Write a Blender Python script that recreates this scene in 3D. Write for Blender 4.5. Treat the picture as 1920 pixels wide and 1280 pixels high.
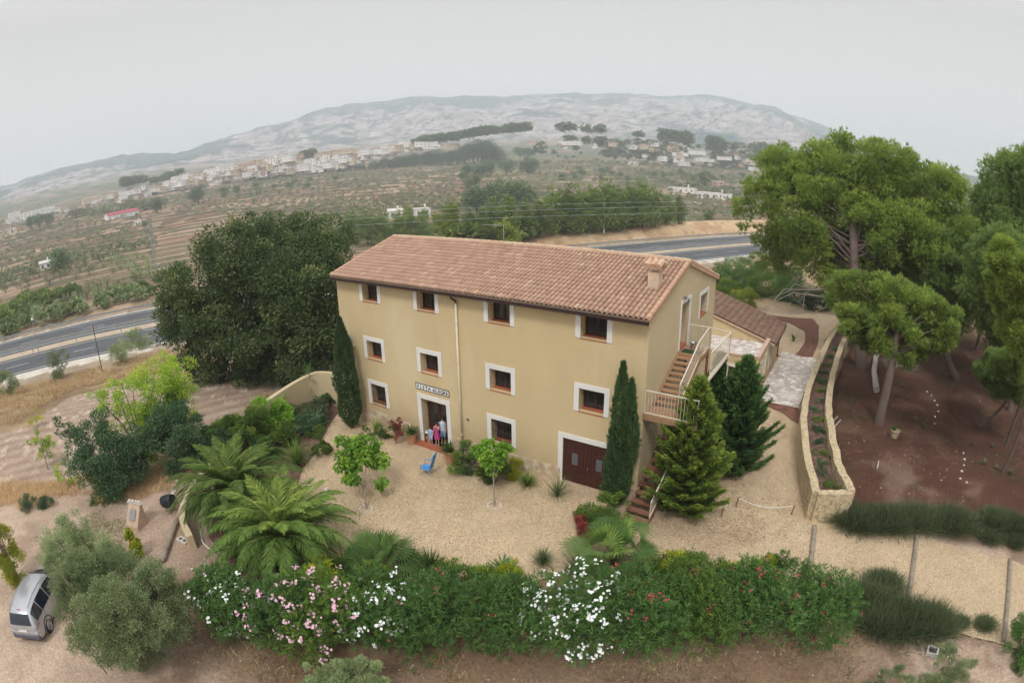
import bpy, math, random
import numpy as np
from mathutils import Vector, Matrix
PI=math.pi
rnd=random.Random(7)
rng=np.random.default_rng(11)
for o in list(bpy.data.objects): bpy.data.objects.remove(o)
sc=bpy.context.scene
COL=sc.collection
# ------------------------------------------------------------------ camera (wide fisheye lens of the drone)
CAM=np.array([6.761,-18.892,13.489]); YAW,PIT,ROL=[math.radians(a) for a in (33.897,17.666,-0.894)]
FPX=1086.78                     # focal length in pixels of a 1920 px wide frame (equisolid projection)
def camaxes():
    cy,sy,cp,sp,cr,sr=math.cos(YAW),math.sin(YAW),math.cos(PIT),math.sin(PIT),math.cos(ROL),math.sin(ROL)
    f=np.array([-sy*cp,cy*cp,-sp]); r0=np.array([cy,sy,0.]); u0=np.cross(r0,f)
    return r0*cr+u0*sr,-r0*sr+u0*cr,f
AR,AU,AF=camaxes()
cd=bpy.data.cameras.new('camera'); cam=bpy.data.objects.new('camera',cd); COL.objects.link(cam)
m=Matrix.Identity(4)
for i in range(3): m[i][0]=AR[i]; m[i][1]=AU[i]; m[i][2]=-AF[i]; m[i][3]=CAM[i]
cam.matrix_world=m; sc.camera=cam
cd.type='PANO'; cd.panorama_type='FISHEYE_EQUISOLID'
cd.sensor_fit='HORIZONTAL'; cd.sensor_width=36.0; cd.fisheye_lens=FPX*36/1920; cd.fisheye_fov=math.radians(200)
cd.clip_start=0.1; cd.clip_end=20000
# ------------------------------------------------------------------ light: bright overcast, soft sun from behind the camera
SUN_EL,SUN_AZ=math.radians(52),math.radians(158)     # azimuth clockwise from +Y
w=bpy.data.worlds.new('World'); sc.world=w; w.use_nodes=True
nt=w.node_tree; nt.nodes.clear(); N=nt.nodes.new; L=nt.links.new
out=N('ShaderNodeOutputWorld'); bg=N('ShaderNodeBackground'); sky=N('ShaderNodeTexSky'); sky.sky_type='NISHITA'; sky.sun_disc=False
sky.sun_elevation=SUN_EL; sky.sun_rotation=SUN_AZ; sky.air_density=2.5; sky.dust_density=6.0; sky.ozone_density=1.0
hs=N('ShaderNodeHueSaturation'); hs.inputs['Saturation'].default_value=0.05; L(sky.outputs[0],hs.inputs['Color'])
tc=N('ShaderNodeTexCoord'); sep=N('ShaderNodeSeparateXYZ'); L(tc.outputs['Generated'],sep.inputs[0])
cr=N('ShaderNodeValToRGB'); cr.color_ramp.interpolation='LINEAR'      # cloud layer: a little brighter low down, much brighter overhead to raise the scene light
L(sep.outputs['Z'],cr.inputs[0])
e=cr.color_ramp.elements; e[0].position=0.0; e[0].color=(11.9,11.4,11.0,1); e[1].position=0.30; e[1].color=(8.2,8.0,7.8,1); x_=e.new(1.0); x_.color=(17.5,17.5,17.3,1)
mx=N('ShaderNodeMix'); mx.data_type='RGBA'; mx.inputs[0].default_value=0.94
L(hs.outputs[0],mx.inputs[6]); L(cr.outputs[0],mx.inputs[7]); L(mx.outputs[2],bg.inputs[0]); bg.inputs[1].default_value=0.1
L(bg.outputs[0],out.inputs[0])
sl=bpy.data.lights.new('sun','SUN'); sl.energy=2.0; sl.angle=math.radians(13); sl.color=(1,0.96,0.9)
so=bpy.data.objects.new('sun',sl); COL.objects.link(so)
sd=Vector((math.sin(SUN_AZ)*math.cos(SUN_EL),math.cos(SUN_AZ)*math.cos(SUN_EL),math.sin(SUN_EL)))
so.rotation_euler=sd.to_track_quat('Z','Y').to_euler(); so.location=(0,-40,60)
sc.view_settings.view_transform='Standard'; sc.view_settings.look='None'; sc.view_settings.exposure=-0.13; sc.view_settings.gamma=1
sc.cycles.volume_bounces=1; sc.cycles.max_bounces=5; sc.cycles.diffuse_bounces=3; sc.cycles.transparent_max_bounces=8
sc.cycles.use_denoising=True; sc.cycles.denoising_input_passes='RGB'; sc.cycles.use_adaptive_sampling=False
# ------------------------------------------------------------------ helpers
def tag(o,label=None,cat=None,group=None,kind=None):
    if label: o['label']=label
    if cat: o['category']=cat
    if group: o['group']=group
    if kind: o['kind']=kind
    return o
def empty(name,loc=(0,0,0),rz=0.,label=None,cat=None,group=None):
    o=bpy.data.objects.new(name,None); COL.objects.link(o); o.location=loc; o.rotation_euler=(0,0,rz); o.empty_display_size=.3
    return tag(o,label,cat,group)
def copy_tree(o,parent=None):
    c=o.copy(); COL.objects.link(c)
    if parent: c.parent=parent
    for ch in list(o.children): copy_tree(ch,c)
    return c
def mesh_np(name,V,Fc,mat=None,parent=None,var=None,smooth=False,col=None,mats=None,mi=None):
    """V (n,3); Fc (m,k) same-sized faces"""
    V=np.asarray(V,dtype=np.float32); Fc=np.asarray(Fc,dtype=np.int32)
    me=bpy.data.meshes.new(name); me.vertices.add(len(V)); me.vertices.foreach_set('co',V.ravel())
    k=Fc.shape[1]; me.loops.add(Fc.size); me.loops.foreach_set('vertex_index',Fc.ravel())
    me.polygons.add(len(Fc)); me.polygons.foreach_set('loop_start',np.arange(0,Fc.size,k,dtype=np.int32))
    if smooth: me.polygons.foreach_set('use_smooth',np.ones(len(Fc),dtype=bool))
    if mi is not None: me.polygons.foreach_set('material_index',np.asarray(mi,dtype=np.int32))
    me.update(calc_edges=True)
    if var is not None:
        a=me.attributes.new('var','FLOAT','FACE'); a.data.foreach_set('value',np.asarray(var,dtype=np.float32))
    if col is not None:
        a=me.color_attributes.new('Col','FLOAT_COLOR','POINT'); c4=np.ones((len(V),4),dtype=np.float32); c4[:,:3]=col
        a.data.foreach_set('color',c4.ravel())
    for mm in (mats or [mat]):
        if mm: me.materials.append(mm)
    o=bpy.data.objects.new(name,me); COL.objects.link(o)
    if parent is not None: o.parent=parent
    return o
class MB:
    def __init__(s): s.v=[]; s.f=[]; s.m=[]; s.ci=0
    def add(s,vs,fs,mi=0):
        b=len(s.v); s.v+= [tuple(map(float,p)) for p in vs]; s.f+=[tuple(b+i for i in f) for f in fs]; s.m+=[mi]*len(fs)
    def box(s,x0,x1,y0,y1,z0,z1,mi=0):
        s.add([(x0,y0,z0),(x1,y0,z0),(x1,y1,z0),(x0,y1,z0),(x0,y0,z1),(x1,y0,z1),(x1,y1,z1),(x0,y1,z1)],
              [(0,3,2,1),(4,5,6,7),(0,1,5,4),(1,2,6,5),(2,3,7,6),(3,0,4,7)],mi)
    def obox(s,c,size,rz=0.,rx=0.,ry=0.,mi=0,M=None):
        R=M if M is not None else (Matrix.Rotation(rz,3,'Z')@Matrix.Rotation(ry,3,'Y')@Matrix.Rotation(rx,3,'X'))
        h=[a/2 for a in size]; vs=[]
        for z in (-1,1):
            for (x,y) in ((-1,-1),(1,-1),(1,1),(-1,1)):
                vs.append(Vector(c)+R@Vector((x*h[0],y*h[1],z*h[2])))
        s.add(vs,[(0,3,2,1),(4,5,6,7),(0,1,5,4),(1,2,6,5),(2,3,7,6),(3,0,4,7)],mi)
    def beam(s,a,b,w,h,mi=0):
        a=Vector(a);b=Vector(b);d=(b-a); l=d.length
        if l<1e-6: return
        q=d.to_track_quat('X','Z').to_matrix(); s.obox((a+b)/2,(l,w,h),M=q,mi=mi)
    def tube(s,pts,rad,n=8,cap=True,mi=0):
        pts=[Vector(p) for p in pts]; k=len(pts)
        if not hasattr(rad,'__len__'): rad=[rad]*k
        vs=[];prev=None
        for i,p in enumerate(pts):
            t=(pts[min(i+1,k-1)]-pts[max(i-1,0)]).normalized()
            if prev is None: a=t.orthogonal().normalized()
            else:
                a=prev-t*prev.dot(t); a=a.normalized() if a.length>1e-6 else t.orthogonal().normalized()
            prev=a; b=t.cross(a)
            for j in range(n):
                an=2*PI*j/n; vs.append(p+(a*math.cos(an)+b*math.sin(an))*rad[i])
        fs=[(i*n+j,i*n+(j+1)%n,(i+1)*n+(j+1)%n,(i+1)*n+j) for i in range(k-1) for j in range(n)]
        if cap: fs+=[tuple(range(n-1,-1,-1)),tuple((k-1)*n+j for j in range(n))]
        s.add(vs,fs,mi)
    def lathe(s,prof,c=(0,0,0),n=16,mi=0):
        vs=[(c[0]+r*math.cos(2*PI*j/n),c[1]+r*math.sin(2*PI*j/n),c[2]+z) for r,z in prof for j in range(n)]
        fs=[(i*n+j,i*n+(j+1)%n,(i+1)*n+(j+1)%n,(i+1)*n+j) for i in range(len(prof)-1) for j in range(n)]
        s.add(vs,fs,mi)
    def sphere(s,c,r,n=8,mi=0):
        if not hasattr(r,'__len__'): r=(r,r,r)
        vs=[(c[0]+r[0]*math.sin(PI*i/n)*math.cos(2*PI*j/(2*n)),c[1]+r[1]*math.sin(PI*i/n)*math.sin(2*PI*j/(2*n)),c[2]+r[2]*math.cos(PI*i/n)) for i in range(n+1) for j in range(2*n)]
        fs=[(i*2*n+j,i*2*n+(j+1)%(2*n),(i+1)*2*n+(j+1)%(2*n),(i+1)*2*n+j) for i in range(n) for j in range(2*n)]
        s.add(vs,[f[::-1] for f in fs],mi)
    def build(s,name,mat,parent=None,smooth=False,bevel=0):
        me=bpy.data.meshes.new(name); me.from_pydata(s.v,[],s.f)
        for mm in (mat if isinstance(mat,(list,tuple)) else [mat]): me.materials.append(mm)
        me.polygons.foreach_set('material_index',s.m)
        if smooth: me.polygons.foreach_set('use_smooth',[True]*len(s.f))
        me.update(); o=bpy.data.objects.new(name,me); COL.objects.link(o)
        if parent is not None: o.parent=parent
        if bevel:
            b=o.modifiers.new('bevel','BEVEL'); b.width=bevel; b.segments=2; b.limit_method='ANGLE'
        return o
# ------------------------------------------------------------------ materials
def mat(name,c1,c2=None,scale=2.,rough=.85,c3=None,s3=20.,t3=(.55,.7),bump=0.,bs=30.,spec=.3,metal=0.,detail=5.,stretch=None,world=True,vcol=False,bd=.02):
    m=bpy.data.materials.new(name); m.use_nodes=True; nt=m.node_tree; N=nt.nodes.new; L=nt.links.new
    b=nt.nodes['Principled BSDF']; b.inputs['Roughness'].default_value=rough; b.inputs['Metallic'].default_value=metal
    b.inputs['Specular IOR Level'].default_value=spec
    if world: g=N('ShaderNodeNewGeometry'); vec=g.outputs['Position']
    else: g=N('ShaderNodeTexCoord'); vec=g.outputs['Object']
    if stretch:
        mp=N('ShaderNodeMapping'); mp.inputs['Scale'].default_value=stretch; L(vec,mp.inputs[0]); vec=mp.outputs[0]
    def noise(s,d=detail):
        n=N('ShaderNodeTexNoise'); n.inputs['Scale'].default_value=s; n.inputs['Detail'].default_value=d; n.inputs['Roughness'].default_value=.6; L(vec,n.inputs['Vector']); return n
    def mix(fac,a,bb):
        x=N('ShaderNodeMix'); x.data_type='RGBA'; L(fac,x.inputs[0])
        for i,q in ((6,a),(7,bb)):
            if hasattr(q,'is_linked') or hasattr(q,'links'): L(q,x.inputs[i])
            else: x.inputs[i].default_value=(*q,1)
        return x.outputs[2]
    def ramp(src,a,bb):
        r=N('ShaderNodeMapRange'); r.inputs[1].default_value=a; r.inputs[2].default_value=bb; L(src,r.inputs[0]); return r.outputs[0]
    if vcol:
        a=N('ShaderNodeVertexColor'); a.layer_name='Col'; col=a.outputs[0]
        v=N('ShaderNodeMixRGB'); v.blend_type='MULTIPLY'; v.inputs[0].default_value=1
        cc=mix(ramp(noise(scale).outputs[0],.3,.7),c1,c2); L(col,v.inputs[1]); L(cc,v.inputs[2]); col=v.outputs[0]
    elif c2: col=mix(ramp(noise(scale).outputs[0],.32,.68),c1,c2)
    else: col=None; b.inputs['Base Color'].default_value=(*c1,1)
    if c3 is not None: col=mix(ramp(noise(s3).outputs[0],*t3),col if col is not None else c1,c3)
    if col is not None: L(col,b.inputs['Base Color'])
    if bump:
        n=noise(bs,6); bp=N('ShaderNodeBump'); bp.inputs['Strength'].default_value=bump; bp.inputs['Distance'].default_value=bd; L(n.outputs[0],bp.inputs['Height']); L(bp.outputs[0],b.inputs['Normal'])
    return m
def leafmat(name,c1,c2,c3=None,trans=.3,rough=.55,rand=.25,f=1.3):
    """leaf colour varies leaf by leaf and sprig by sprig"""
    c1,c2=[tuple(q*f for q in c) for c in (c1,c2)]; c3=tuple(min(.8,q*f) for q in c3) if c3 else None
    m=bpy.data.materials.new(name); m.use_nodes=True; nt=m.node_tree; N=nt.nodes.new; L=nt.links.new
    b=nt.nodes['Principled BSDF']; b.inputs['Roughness'].default_value=rough; b.inputs['Specular IOR Level'].default_value=.25
    a=N('ShaderNodeAttribute'); a.attribute_name='var'
    r=N('ShaderNodeValToRGB'); e=r.color_ramp.elements; e[0].color=(*c1,1); e[1].color=(*c2,1); e[1].position=.75 if c3 else 1
    if c3: x=e.new(1.0); x.color=(*c3,1)
    L(a.outputs['Fac'],r.inputs[0])
    oi=N('ShaderNodeObjectInfo'); mr=N('ShaderNodeMapRange'); mr.inputs[3].default_value=1-rand; mr.inputs[4].default_value=1+rand; L(oi.outputs['Random'],mr.inputs[0])
    hv=N('ShaderNodeHueSaturation'); L(mr.outputs[0],hv.inputs['Value']); L(r.outputs[0],hv.inputs['Color'])
    L(hv.outputs[0],b.inputs['Base Color'])
    t=N('ShaderNodeBsdfTranslucent'); L(hv.outputs[0],t.inputs[0]); ms=N('ShaderNodeMixShader'); ms.inputs[0].default_value=trans
    L(b.outputs[0],ms.inputs[1]); L(t.outputs[0],ms.inputs[2]); L(ms.outputs[0],nt.nodes['Material Output'].inputs[0])
    return m
# ------------------------------------------------------------------ terrain height
def S(x,a,b):
    t=np.clip((np.asarray(x,float)-a)/(b-a),0,1); return t*t*(3-2*t)
def _h(ix,iy,s):
    n=(ix.astype(np.int64)*374761393+iy.astype(np.int64)*668265263+s*1274126177)&0x7fffffff
    n=((n^(n>>13))*1274126177)&0x7fffffff; return ((n^(n>>16))&0xffff)/65535.
def vn(x,y,s=0):
    x=np.asarray(x,float);y=np.asarray(y,float); ix=np.floor(x);iy=np.floor(y); fx=x-ix;fy=y-iy; fx=fx*fx*(3-2*fx);fy=fy*fy*(3-2*fy)
    return (_h(ix,iy,s)*(1-fx)+_h(ix+1,iy,s)*fx)*(1-fy)+(_h(ix,iy+1,s)*(1-fx)+_h(ix+1,iy+1,s)*fx)*fy
def fbm(x,y,s=0,o=4):
    a=.5;r=0;t=0
    for i in range(o): r=r+a*vn(x*2**i+i*17.3,y*2**i-i*9.1,s+i); t+=a; a*=.55
    return r/t
ROAD=np.array([(-150,-330),(-112,-92),(-88.5,-15),(-77.5,14),(-34.5,106),(-9,158),(22,215),(70,290),(150,400)],float)
def catmull(P,n=14):
    P=np.vstack([2*P[0]-P[1],P,2*P[-1]-P[-2]]); o=[]
    for i in range(1,len(P)-2):
        for t in np.linspace(0,1,n,endpoint=False):
            a,b,c,d=P[i-1],P[i],P[i+1],P[i+2]
            o.append(.5*((2*b)+(-a+c)*t+(2*a-5*b+4*c-d)*t*t+(-a+3*b-3*c+d)*t**3))
    o.append(P[-2]); return np.array(o)
RC=catmull(ROAD)
def roadn(x,y):
    """signed distance from the motorway centre line (negative on the house side) and length along it"""
    x=np.atleast_1d(np.asarray(x,float)).ravel();y=np.atleast_1d(np.asarray(y,float)).ravel()
    best=np.full(x.shape,1e9);sg=np.zeros(x.shape);al=np.zeros(x.shape);acc=0
    for i in range(len(RC)-1):
        a=RC[i];b=RC[i+1];d=b-a;l=np.hypot(*d);t=np.clip(((x-a[0])*d[0]+(y-a[1])*d[1])/l**2,0,1)
        px=x-a[0]-t*d[0];py=y-a[1]-t*d[1];q=np.hypot(px,py);cr_=(d[0]*(y-a[1])-d[1]*(x-a[0]))
        u=q<best; best=np.where(u,q,best); sg=np.where(u,np.where(cr_>0,1,-1),sg); al=np.where(u,acc+t*l,al); acc+=l
    return best*sg,al
PD=[0,60,120,200,330,450,600,800,1000,1400,1800]
PZ=[-6,-6,-8,-11,-12,-8,-1,8,18,40,72]
RIDGE_AZ=[-95,-85.3,-79,-75,-71.2,-69.5,-67,-62,-56,-50.2,-46,-42,-40,-34,-28,-22,-18.4,-14,-10.5,-8.6,-6,-3.5,-1,3,8]
RIDGE_EL=[2.6,3.2,3.9,3.9,3.5,3.4,3.0,4.3,5.2,6.3,6.75,7.0,6.75,6.65,6.8,6.95,7.0,6.95,6.6,6.3,5.6,4.9,4.2,2.0,.6]
def far(x,y):
    dx=x-CAM[0];dy=y-CAM[1];d=np.hypot(dx,dy);az=np.degrees(np.arctan2(dx,dy))
    z=np.interp(d,PD,PZ)
    # terraces: flat steps with short banks
    wv=d+22*(fbm(x/160,y/160,3)-.5)+9*(vn(x/45,y/45,5)-.5)
    k=wv/21.; fr=k-np.floor(k); stp=np.where(fr<.86,0,(fr-.86)/.14)
    ts=S(d,140,190)*(1-S(d,700,900))
    z=z+ts*(1.5*(stp-fr))*np.sign(np.interp(d,[0,300,340],[ -1,-1,1]))
    z=z+(fbm(x/90,y/90,8)-.5)*5*S(d,350,600)*(1-.3*ts)
    # hills
    rel=np.interp(az,RIDGE_AZ,RIDGE_EL)
    rd=3500-500*S(-az,62,72)
    zr=CAM[2]+rd*np.tan(np.radians(rel))
    t=np.clip((d-1650)/(rd-1650),0,1.4)
    sh=np.where(t<1,t**1.15,1-1.2*(t-1)**1.1)
    hz=72+(zr-72)*sh
    g=fbm(x/420,y/420,21,5); rg=1-np.abs(2*fbm(x/520+7,y/520,31,4)-1)
    hz=hz+((g-.5)*90+(rg-.6)*110*(1+.6*S(az,-20,-10)))*np.clip(t*(1.12-t)*2.6,0,1)
    hz=hz+((fbm(x/90,y/90,41,4)-.5)*24)*np.clip(t*3,0,1)
    k=S(d,1600,1900)
    return z*(1-k)+hz*k
def H(x,y):
    x=np.asarray(x,float);y=np.asarray(y,float);shp=np.broadcast(x,y).shape
    X=np.broadcast_to(x,shp).ravel();Y=np.broadcast_to(y,shp).ravel()
    n,al=roadn(X,Y); d=np.hypot(X-CAM[0],Y-CAM[1])
    z=.4*S(X,-9,-3)*S(Y,-9,-4)
    xb=np.interp(Y,[2,5,9,13,20,32],[8.7,7.95,7.3,7.0,7.15,8.3]); z=z+.6*S(X-xb,-.3,.5)*S(Y,2.2,5.0)*S(-n,40,60)
    z=z+(fbm(X/4,Y/4,2)-.5)*.25*S(-X,24.5,28)+(fbm(X/3,Y/3,2)-.5)*.2*S(X,9,11)*S(Y,4,8)
    z=z*S(-n,30,45)-5.9*S(n,-53,-17)
    z=z+(fbm(X/10,Y/10,6)-.5)*1.2*S(n,-50,-40)*(1-S(n,-30,-18))
    f=far(X,Y)
    bank=(2.6*S(n,15,24)*S(Y,60,90)+.8*S(n,14,18))*(1-S(n,42,60))
    k=S(n,18,65)
    z=np.where(n>14,(z+bank)*(1-k)+f*k,z)
    # behind and right of the grove the land just rolls away
    return z.reshape(shp)
def ray(u,v):
    X=u-960;Y=640-v;R=math.hypot(X,Y)+1e-9;th=2*math.asin(R/2/FPX)
    return AF*math.cos(th)+(AR*X+AU*Y)/R*math.sin(th)
def G(u,v,dz=0.):
    """where the ray through photo pixel (u,v) meets the terrain (+dz)"""
    d=ray(u,v); z=0.
    if d[2]>-.012: return CAM+d*900
    ts=np.concatenate([np.arange(5,150,.5),np.geomspace(150,4000,400)])
    P=CAM[None]+ts[:,None]*d; hh=H(P[:,0],P[:,1])+dz; k=np.argmax(P[:,2]<hh)
    if k==0: return CAM+d*900
    a,b=ts[k-1],ts[k]
    fa=P[k-1,2]-hh[k-1]; fb=P[k,2]-hh[k]; t=a+(b-a)*fa/(fa-fb)
    p=CAM+t*d; p[2]=float(H(p[0],p[1])); return p
def D(u,v,dist): return CAM+ray(u,v)*dist
def proj(p):
    q=np.asarray(p,float)-CAM; X=q@AR;Y=q@AU;Z=q@AF;rho=math.hypot(X,Y)+1e-9;th=math.atan2(rho,Z);R=2*FPX*math.sin(th/2)
    return 960+R*X/rho,640-R*Y/rho
def inpoly(px,py,poly):
    poly=np.asarray(poly,float); r=np.zeros(px.shape,bool); n=len(poly); j=n-1
    for i in range(n):
        xi,yi=poly[i];xj,yj=poly[j]
        c=((yi>py)!=(yj>py))&(px<(xj-xi)*(py-yi)/((yj-yi) if yj!=yi else 1e-9)+xi); r^=c; j=i
    return r
# ------------------------------------------------------------------ ground
def pxpoly(pts): return [tuple(G(u,v)[:2]) for u,v in pts]
PLOUGH=pxpoly([(-60,840),(0,815),(60,795),(130,745),(250,712),(380,695),(460,690),(560,690),(520,735),(440,785),(330,880),(200,900),(100,915),(0,925),(-60,940)])
def ragged(poly,amp=.25,step=.6,seed=1):
    out=[];n=len(poly)
    for i in range(n):
        a=np.array(poly[i]);b=np.array(poly[(i+1)%n]);l=np.hypot(*(b-a));k=max(1,int(l/step))
        for j in range(k):
            p=a+(b-a)*j/k; q=(fbm(p[0]/1.3,p[1]/1.3,seed,3)-.5)*2*amp; r=(fbm(p[0]/1.3,p[1]/1.3,seed+9,3)-.5)*2*amp
            out.append((p[0]+q,p[1]+r))
    return out
GRAVEL=[(-17.2,.6),(-18.6,1.2)]+pxpoly([(612,812),(596,845),(566,880),(560,920),(575,985),(620,1060),(700,1100),(860,1100),(960,1100),(1040,1080),(1100,1040),(1150,1030),(1200,1050),(1240,1085),(1320,1100),(1440,1105),(1510,1110),(1600,1120),(1700,1145),(1800,1185),(1890,1212),(1990,1250),(2050,1140),(1960,1078),(1890,1048),(1800,1025),(1720,1000),(1640,1000),(1590,984),(1540,975)])+[(7.15,2.3),(5.9,6.5),(5.45,10.5),(5.35,13.2),(2.4,13.2),(-2,12.5),(-2,.6)]
GRAVEL=ragged(GRAVEL,.18)
BACKG=ragged([(2.4,22.5)]+pxpoly([(1540,690),(1545,640),(1580,595),(1540,588),(1480,590),(1420,580),(1360,560),(1330,545)])+[(-8,27),(-2,22)],.2)
def terr_col(x,y,d,az,n,z):
    one=np.ones_like(x)[...,None]; C=lambda c: one*np.array(c)
    m=lambda a,b,t: a*(1-t[...,None])+b*t[...,None]
    f1=fbm(x/2.2,y/2.2,51,4); f2=fbm(x/9,y/9,52,4); f3=fbm(x/.6,y/.6,53,3)
    c=m(C((.50,.385,.30)),C((.39,.29,.225)),S(f1,.35,.65))
    # shrubbery beds along the lower edge of the yard: darker leaf litter
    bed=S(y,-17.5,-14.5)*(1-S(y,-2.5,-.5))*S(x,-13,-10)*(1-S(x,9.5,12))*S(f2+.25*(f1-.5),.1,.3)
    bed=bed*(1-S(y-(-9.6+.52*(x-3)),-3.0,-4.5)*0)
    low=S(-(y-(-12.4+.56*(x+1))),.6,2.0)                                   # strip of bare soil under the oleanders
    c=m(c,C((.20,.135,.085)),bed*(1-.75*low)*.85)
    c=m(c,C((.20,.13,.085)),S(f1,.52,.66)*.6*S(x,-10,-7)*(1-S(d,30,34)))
    # pine grove
    gr=S(x-np.interp(y,[2,5,9,13,20,32],[8.7,7.95,7.3,7.0,7.15,8.3]),-.1,.3)*S(y,1.8,3.2)*S(n*-1,20,40)
    gc=m(C((.10,.050,.036)),C((.15,.082,.06)),S(f1,.45,.7)); gc=m(gc,C((.20,.145,.11)),S(f1,.52,.68)*.6*(1-S(y,6,9)))
    c=m(c,gc,gr)
    c=m(c,m(C((.40,.30,.20)),C((.28,.21,.13)),f1),S(y,33,40)*(n<-14)*(1-gr*.6))
    # west: dry grass, ploughed field
    wst=S(-x,23.5,25.5)*(n<-13)*(1-S(y,30,60)*0)
    dg=m(C((.34,.24,.14)),C((.24,.17,.105)),S(f1,.35,.65)); dg=m(dg,C((.42,.33,.22)),S(f2,.5,.75))
    c=m(c,dg,wst*S(-x+.8*(f1-.5)*6,24,26))
    pl=inpoly(x+1.2*(f1-.5),y+1.2*(f2-.5),PLOUGH)&(n<-20)
    fur=.5+.5*np.sin((x*.93-y*.36+2*(f2-.5))*2*PI/1.15)
    pc=m(C((.43,.335,.265)),C((.33,.24,.185)),S(fur*.7+f3*.5,.3,.9)); pc=m(pc,C((.56,.46,.37)),S(f3,.6,.75))
    c=np.where(pl[...,None],pc,c)
    # road corridor
    cor=S(np.abs(n),19,17.5); c=m(c,C((.36,.29,.22)),cor)
    c=m(c,C((.62,.57,.50)),((n<-12)&(n>-15.5)).astype(float)*S(f2,.42,.46)*1.0)
    bk=S(n,13,16)*(1-S(n,36,46)); bc=m(C((.56,.41,.26)),C((.46,.30,.19)),S(f2,.4,.65)); bc=m(bc,C((.32,.22,.14)),S(f1,.6,.7)*.7)
    c=m(c,bc,bk*S(y,40,80)); c=m(c,m(C((.42,.31,.22)),C((.26,.20,.13)),S(f2,.4,.6)),bk*(1-S(y,40,80)))
    # terraces
    tz=S(n,30,50); wv=d+22*(fbm(x/160,y/160,3)-.5)+9*(vn(x/45,y/45,5)-.5); k=wv/21.; fr=k-np.floor(k); ki=np.floor(k)
    g1=fbm(x/70,y/70,61,4); g2=fbm(x/18,y/18,62,4)
    tc=m(C((.38,.235,.165)),C((.52,.37,.25)),S(vn(ki*3.7,x/120,63),.4,.7)); tc=m(tc,C((.23,.185,.115)),S(g1,.42,.58)*.85)
    tc=m(tc,C((.14,.145,.08)),S(g2,.50,.64)*.65)
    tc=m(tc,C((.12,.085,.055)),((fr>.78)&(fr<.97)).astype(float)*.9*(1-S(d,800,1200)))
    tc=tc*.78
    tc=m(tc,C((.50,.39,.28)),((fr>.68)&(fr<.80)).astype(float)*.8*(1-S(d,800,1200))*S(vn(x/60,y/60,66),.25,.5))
    tc=m(tc,C((.17,.18,.10)),S(d,420,600)*S(az,-42,-34)*.55*S(g2,.35,.5))
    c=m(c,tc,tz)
    # far plain and hills
    ft=S(d,900,1300); h1=fbm(x/45,y/45,71,4); h2=fbm(x/260,y/260,72,4); h3=fbm(x/14,y/(14),73,3)
    pc=m(C((.26,.20,.15)),C((.11,.135,.075)),S(h1,.34,.52)); c=m(c,pc,ft*.9)
    hl=S(d,1650,1900)
    rock=m(C((.43,.375,.375)),C((.29,.255,.265)),S(h1,.32,.68)); rock=m(rock,C((.56,.51,.52)),S(h3,.55,.72)*.4)
    st=.5+.5*np.sin(z/7+4*h2+3*h1); rock=m(rock,C((.27,.235,.205)),S(st,.75,.95)*.55)
    rel=np.interp(az,RIDGE_AZ,RIDGE_EL); el=np.degrees(np.arctan2(z-CAM[2],d)); q=el/np.maximum(rel,.5)
    veg=S(q+.5*(h2-.5)+.4*(h1-.5),.80,.95)*.85
    veg=np.maximum(veg,S(h1+.5*(h2-.5),.56,.66)*.7)
    veg=np.maximum(veg,S(az,-22,-14)*S(1-q+.9*(h2-.5),.28,.5))
    veg=veg*(1-.85*S(az,-12,-10.5)*(1-S(az,-5.5,-4))*S(q,.38,.45)*(1-S(q,.85,.92)))
    dots=S(fbm(x/9,y/14,75,2),.63,.70); veg=np.maximum(veg,dots*.8)
    rock=m(rock,C((.04,.085,.085)),veg*.95)
    c=m(c,rock,hl)
    return c*(.93+.14*f3[...,None])
def ground():
    r=[1.5]
    while r[-1]<7000:
        q=r[-1]; r.append(q*(1.0105 if q<700 else 1.009 if q<4200 else 1.03) if q>8 else q+ .5)
    r=np.array(r); a=np.concatenate([np.arange(-103,40,.21),np.arange(40,257,3.)]); a=np.radians(a)
    R,A=np.meshgrid(r,a,indexing='ij'); x=CAM[0]+R*np.sin(A); y=CAM[1]+R*np.cos(A)
    z=H(x,y); n=roadn(x.ravel(),y.ravel())[0].reshape(x.shape)
    azd=(np.degrees(A)+180)%360-180
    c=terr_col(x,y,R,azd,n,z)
    und=np.zeros(x.shape,bool); nr=R<75
    for P in (GRAVEL,BACKG): und[nr]|=inpoly(x[nr],y[nr],P)
    z=z-.05*und
    z=z-.25*(np.abs(n)<13.0)
    nr_,na=x.shape; idx=np.arange(nr_*na).reshape(nr_,na); nx=np.roll(idx,-1,axis=1)
    F=np.stack([idx[:-1],nx[:-1],nx[1:],idx[1:]],-1)
    V=np.stack([x,y,z],-1).reshape(-1,3); Cc=c.reshape(-1,3)
    V=np.vstack([V,[[CAM[0],CAM[1],float(H(CAM[0],CAM[1]))]]]); Cc=np.vstack([Cc,Cc[:1]])
    dsp=np.array(R[:-1]>1650)
    gm=mat('soil',(.82,.80,.78),(1.12,1.12,1.12),scale=.55,rough=.97,vcol=True,spec=.1,bump=.6,bs=5,bd=.06,c3=None)
    hm=mat('hill_rock',(.8,.8,.8),(1.2,1.2,1.2),scale=.02,rough=1,vcol=True,spec=.05)
    sel=dsp.ravel()
    Fr=F.reshape(-1,4)
    o=mesh_np('ground',V,Fr[~sel],gm,col=Cc,smooth=True); tag(o,kind='structure')
    lo=(nr_*0)
    used=np.unique(Fr[sel]); mp=np.full(len(V),-1); mp[used]=np.arange(len(used))
    o=mesh_np('hills',V[used],mp[Fr[sel]],hm,col=Cc[used],smooth=True); tag(o,kind='structure')
ground()
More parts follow.
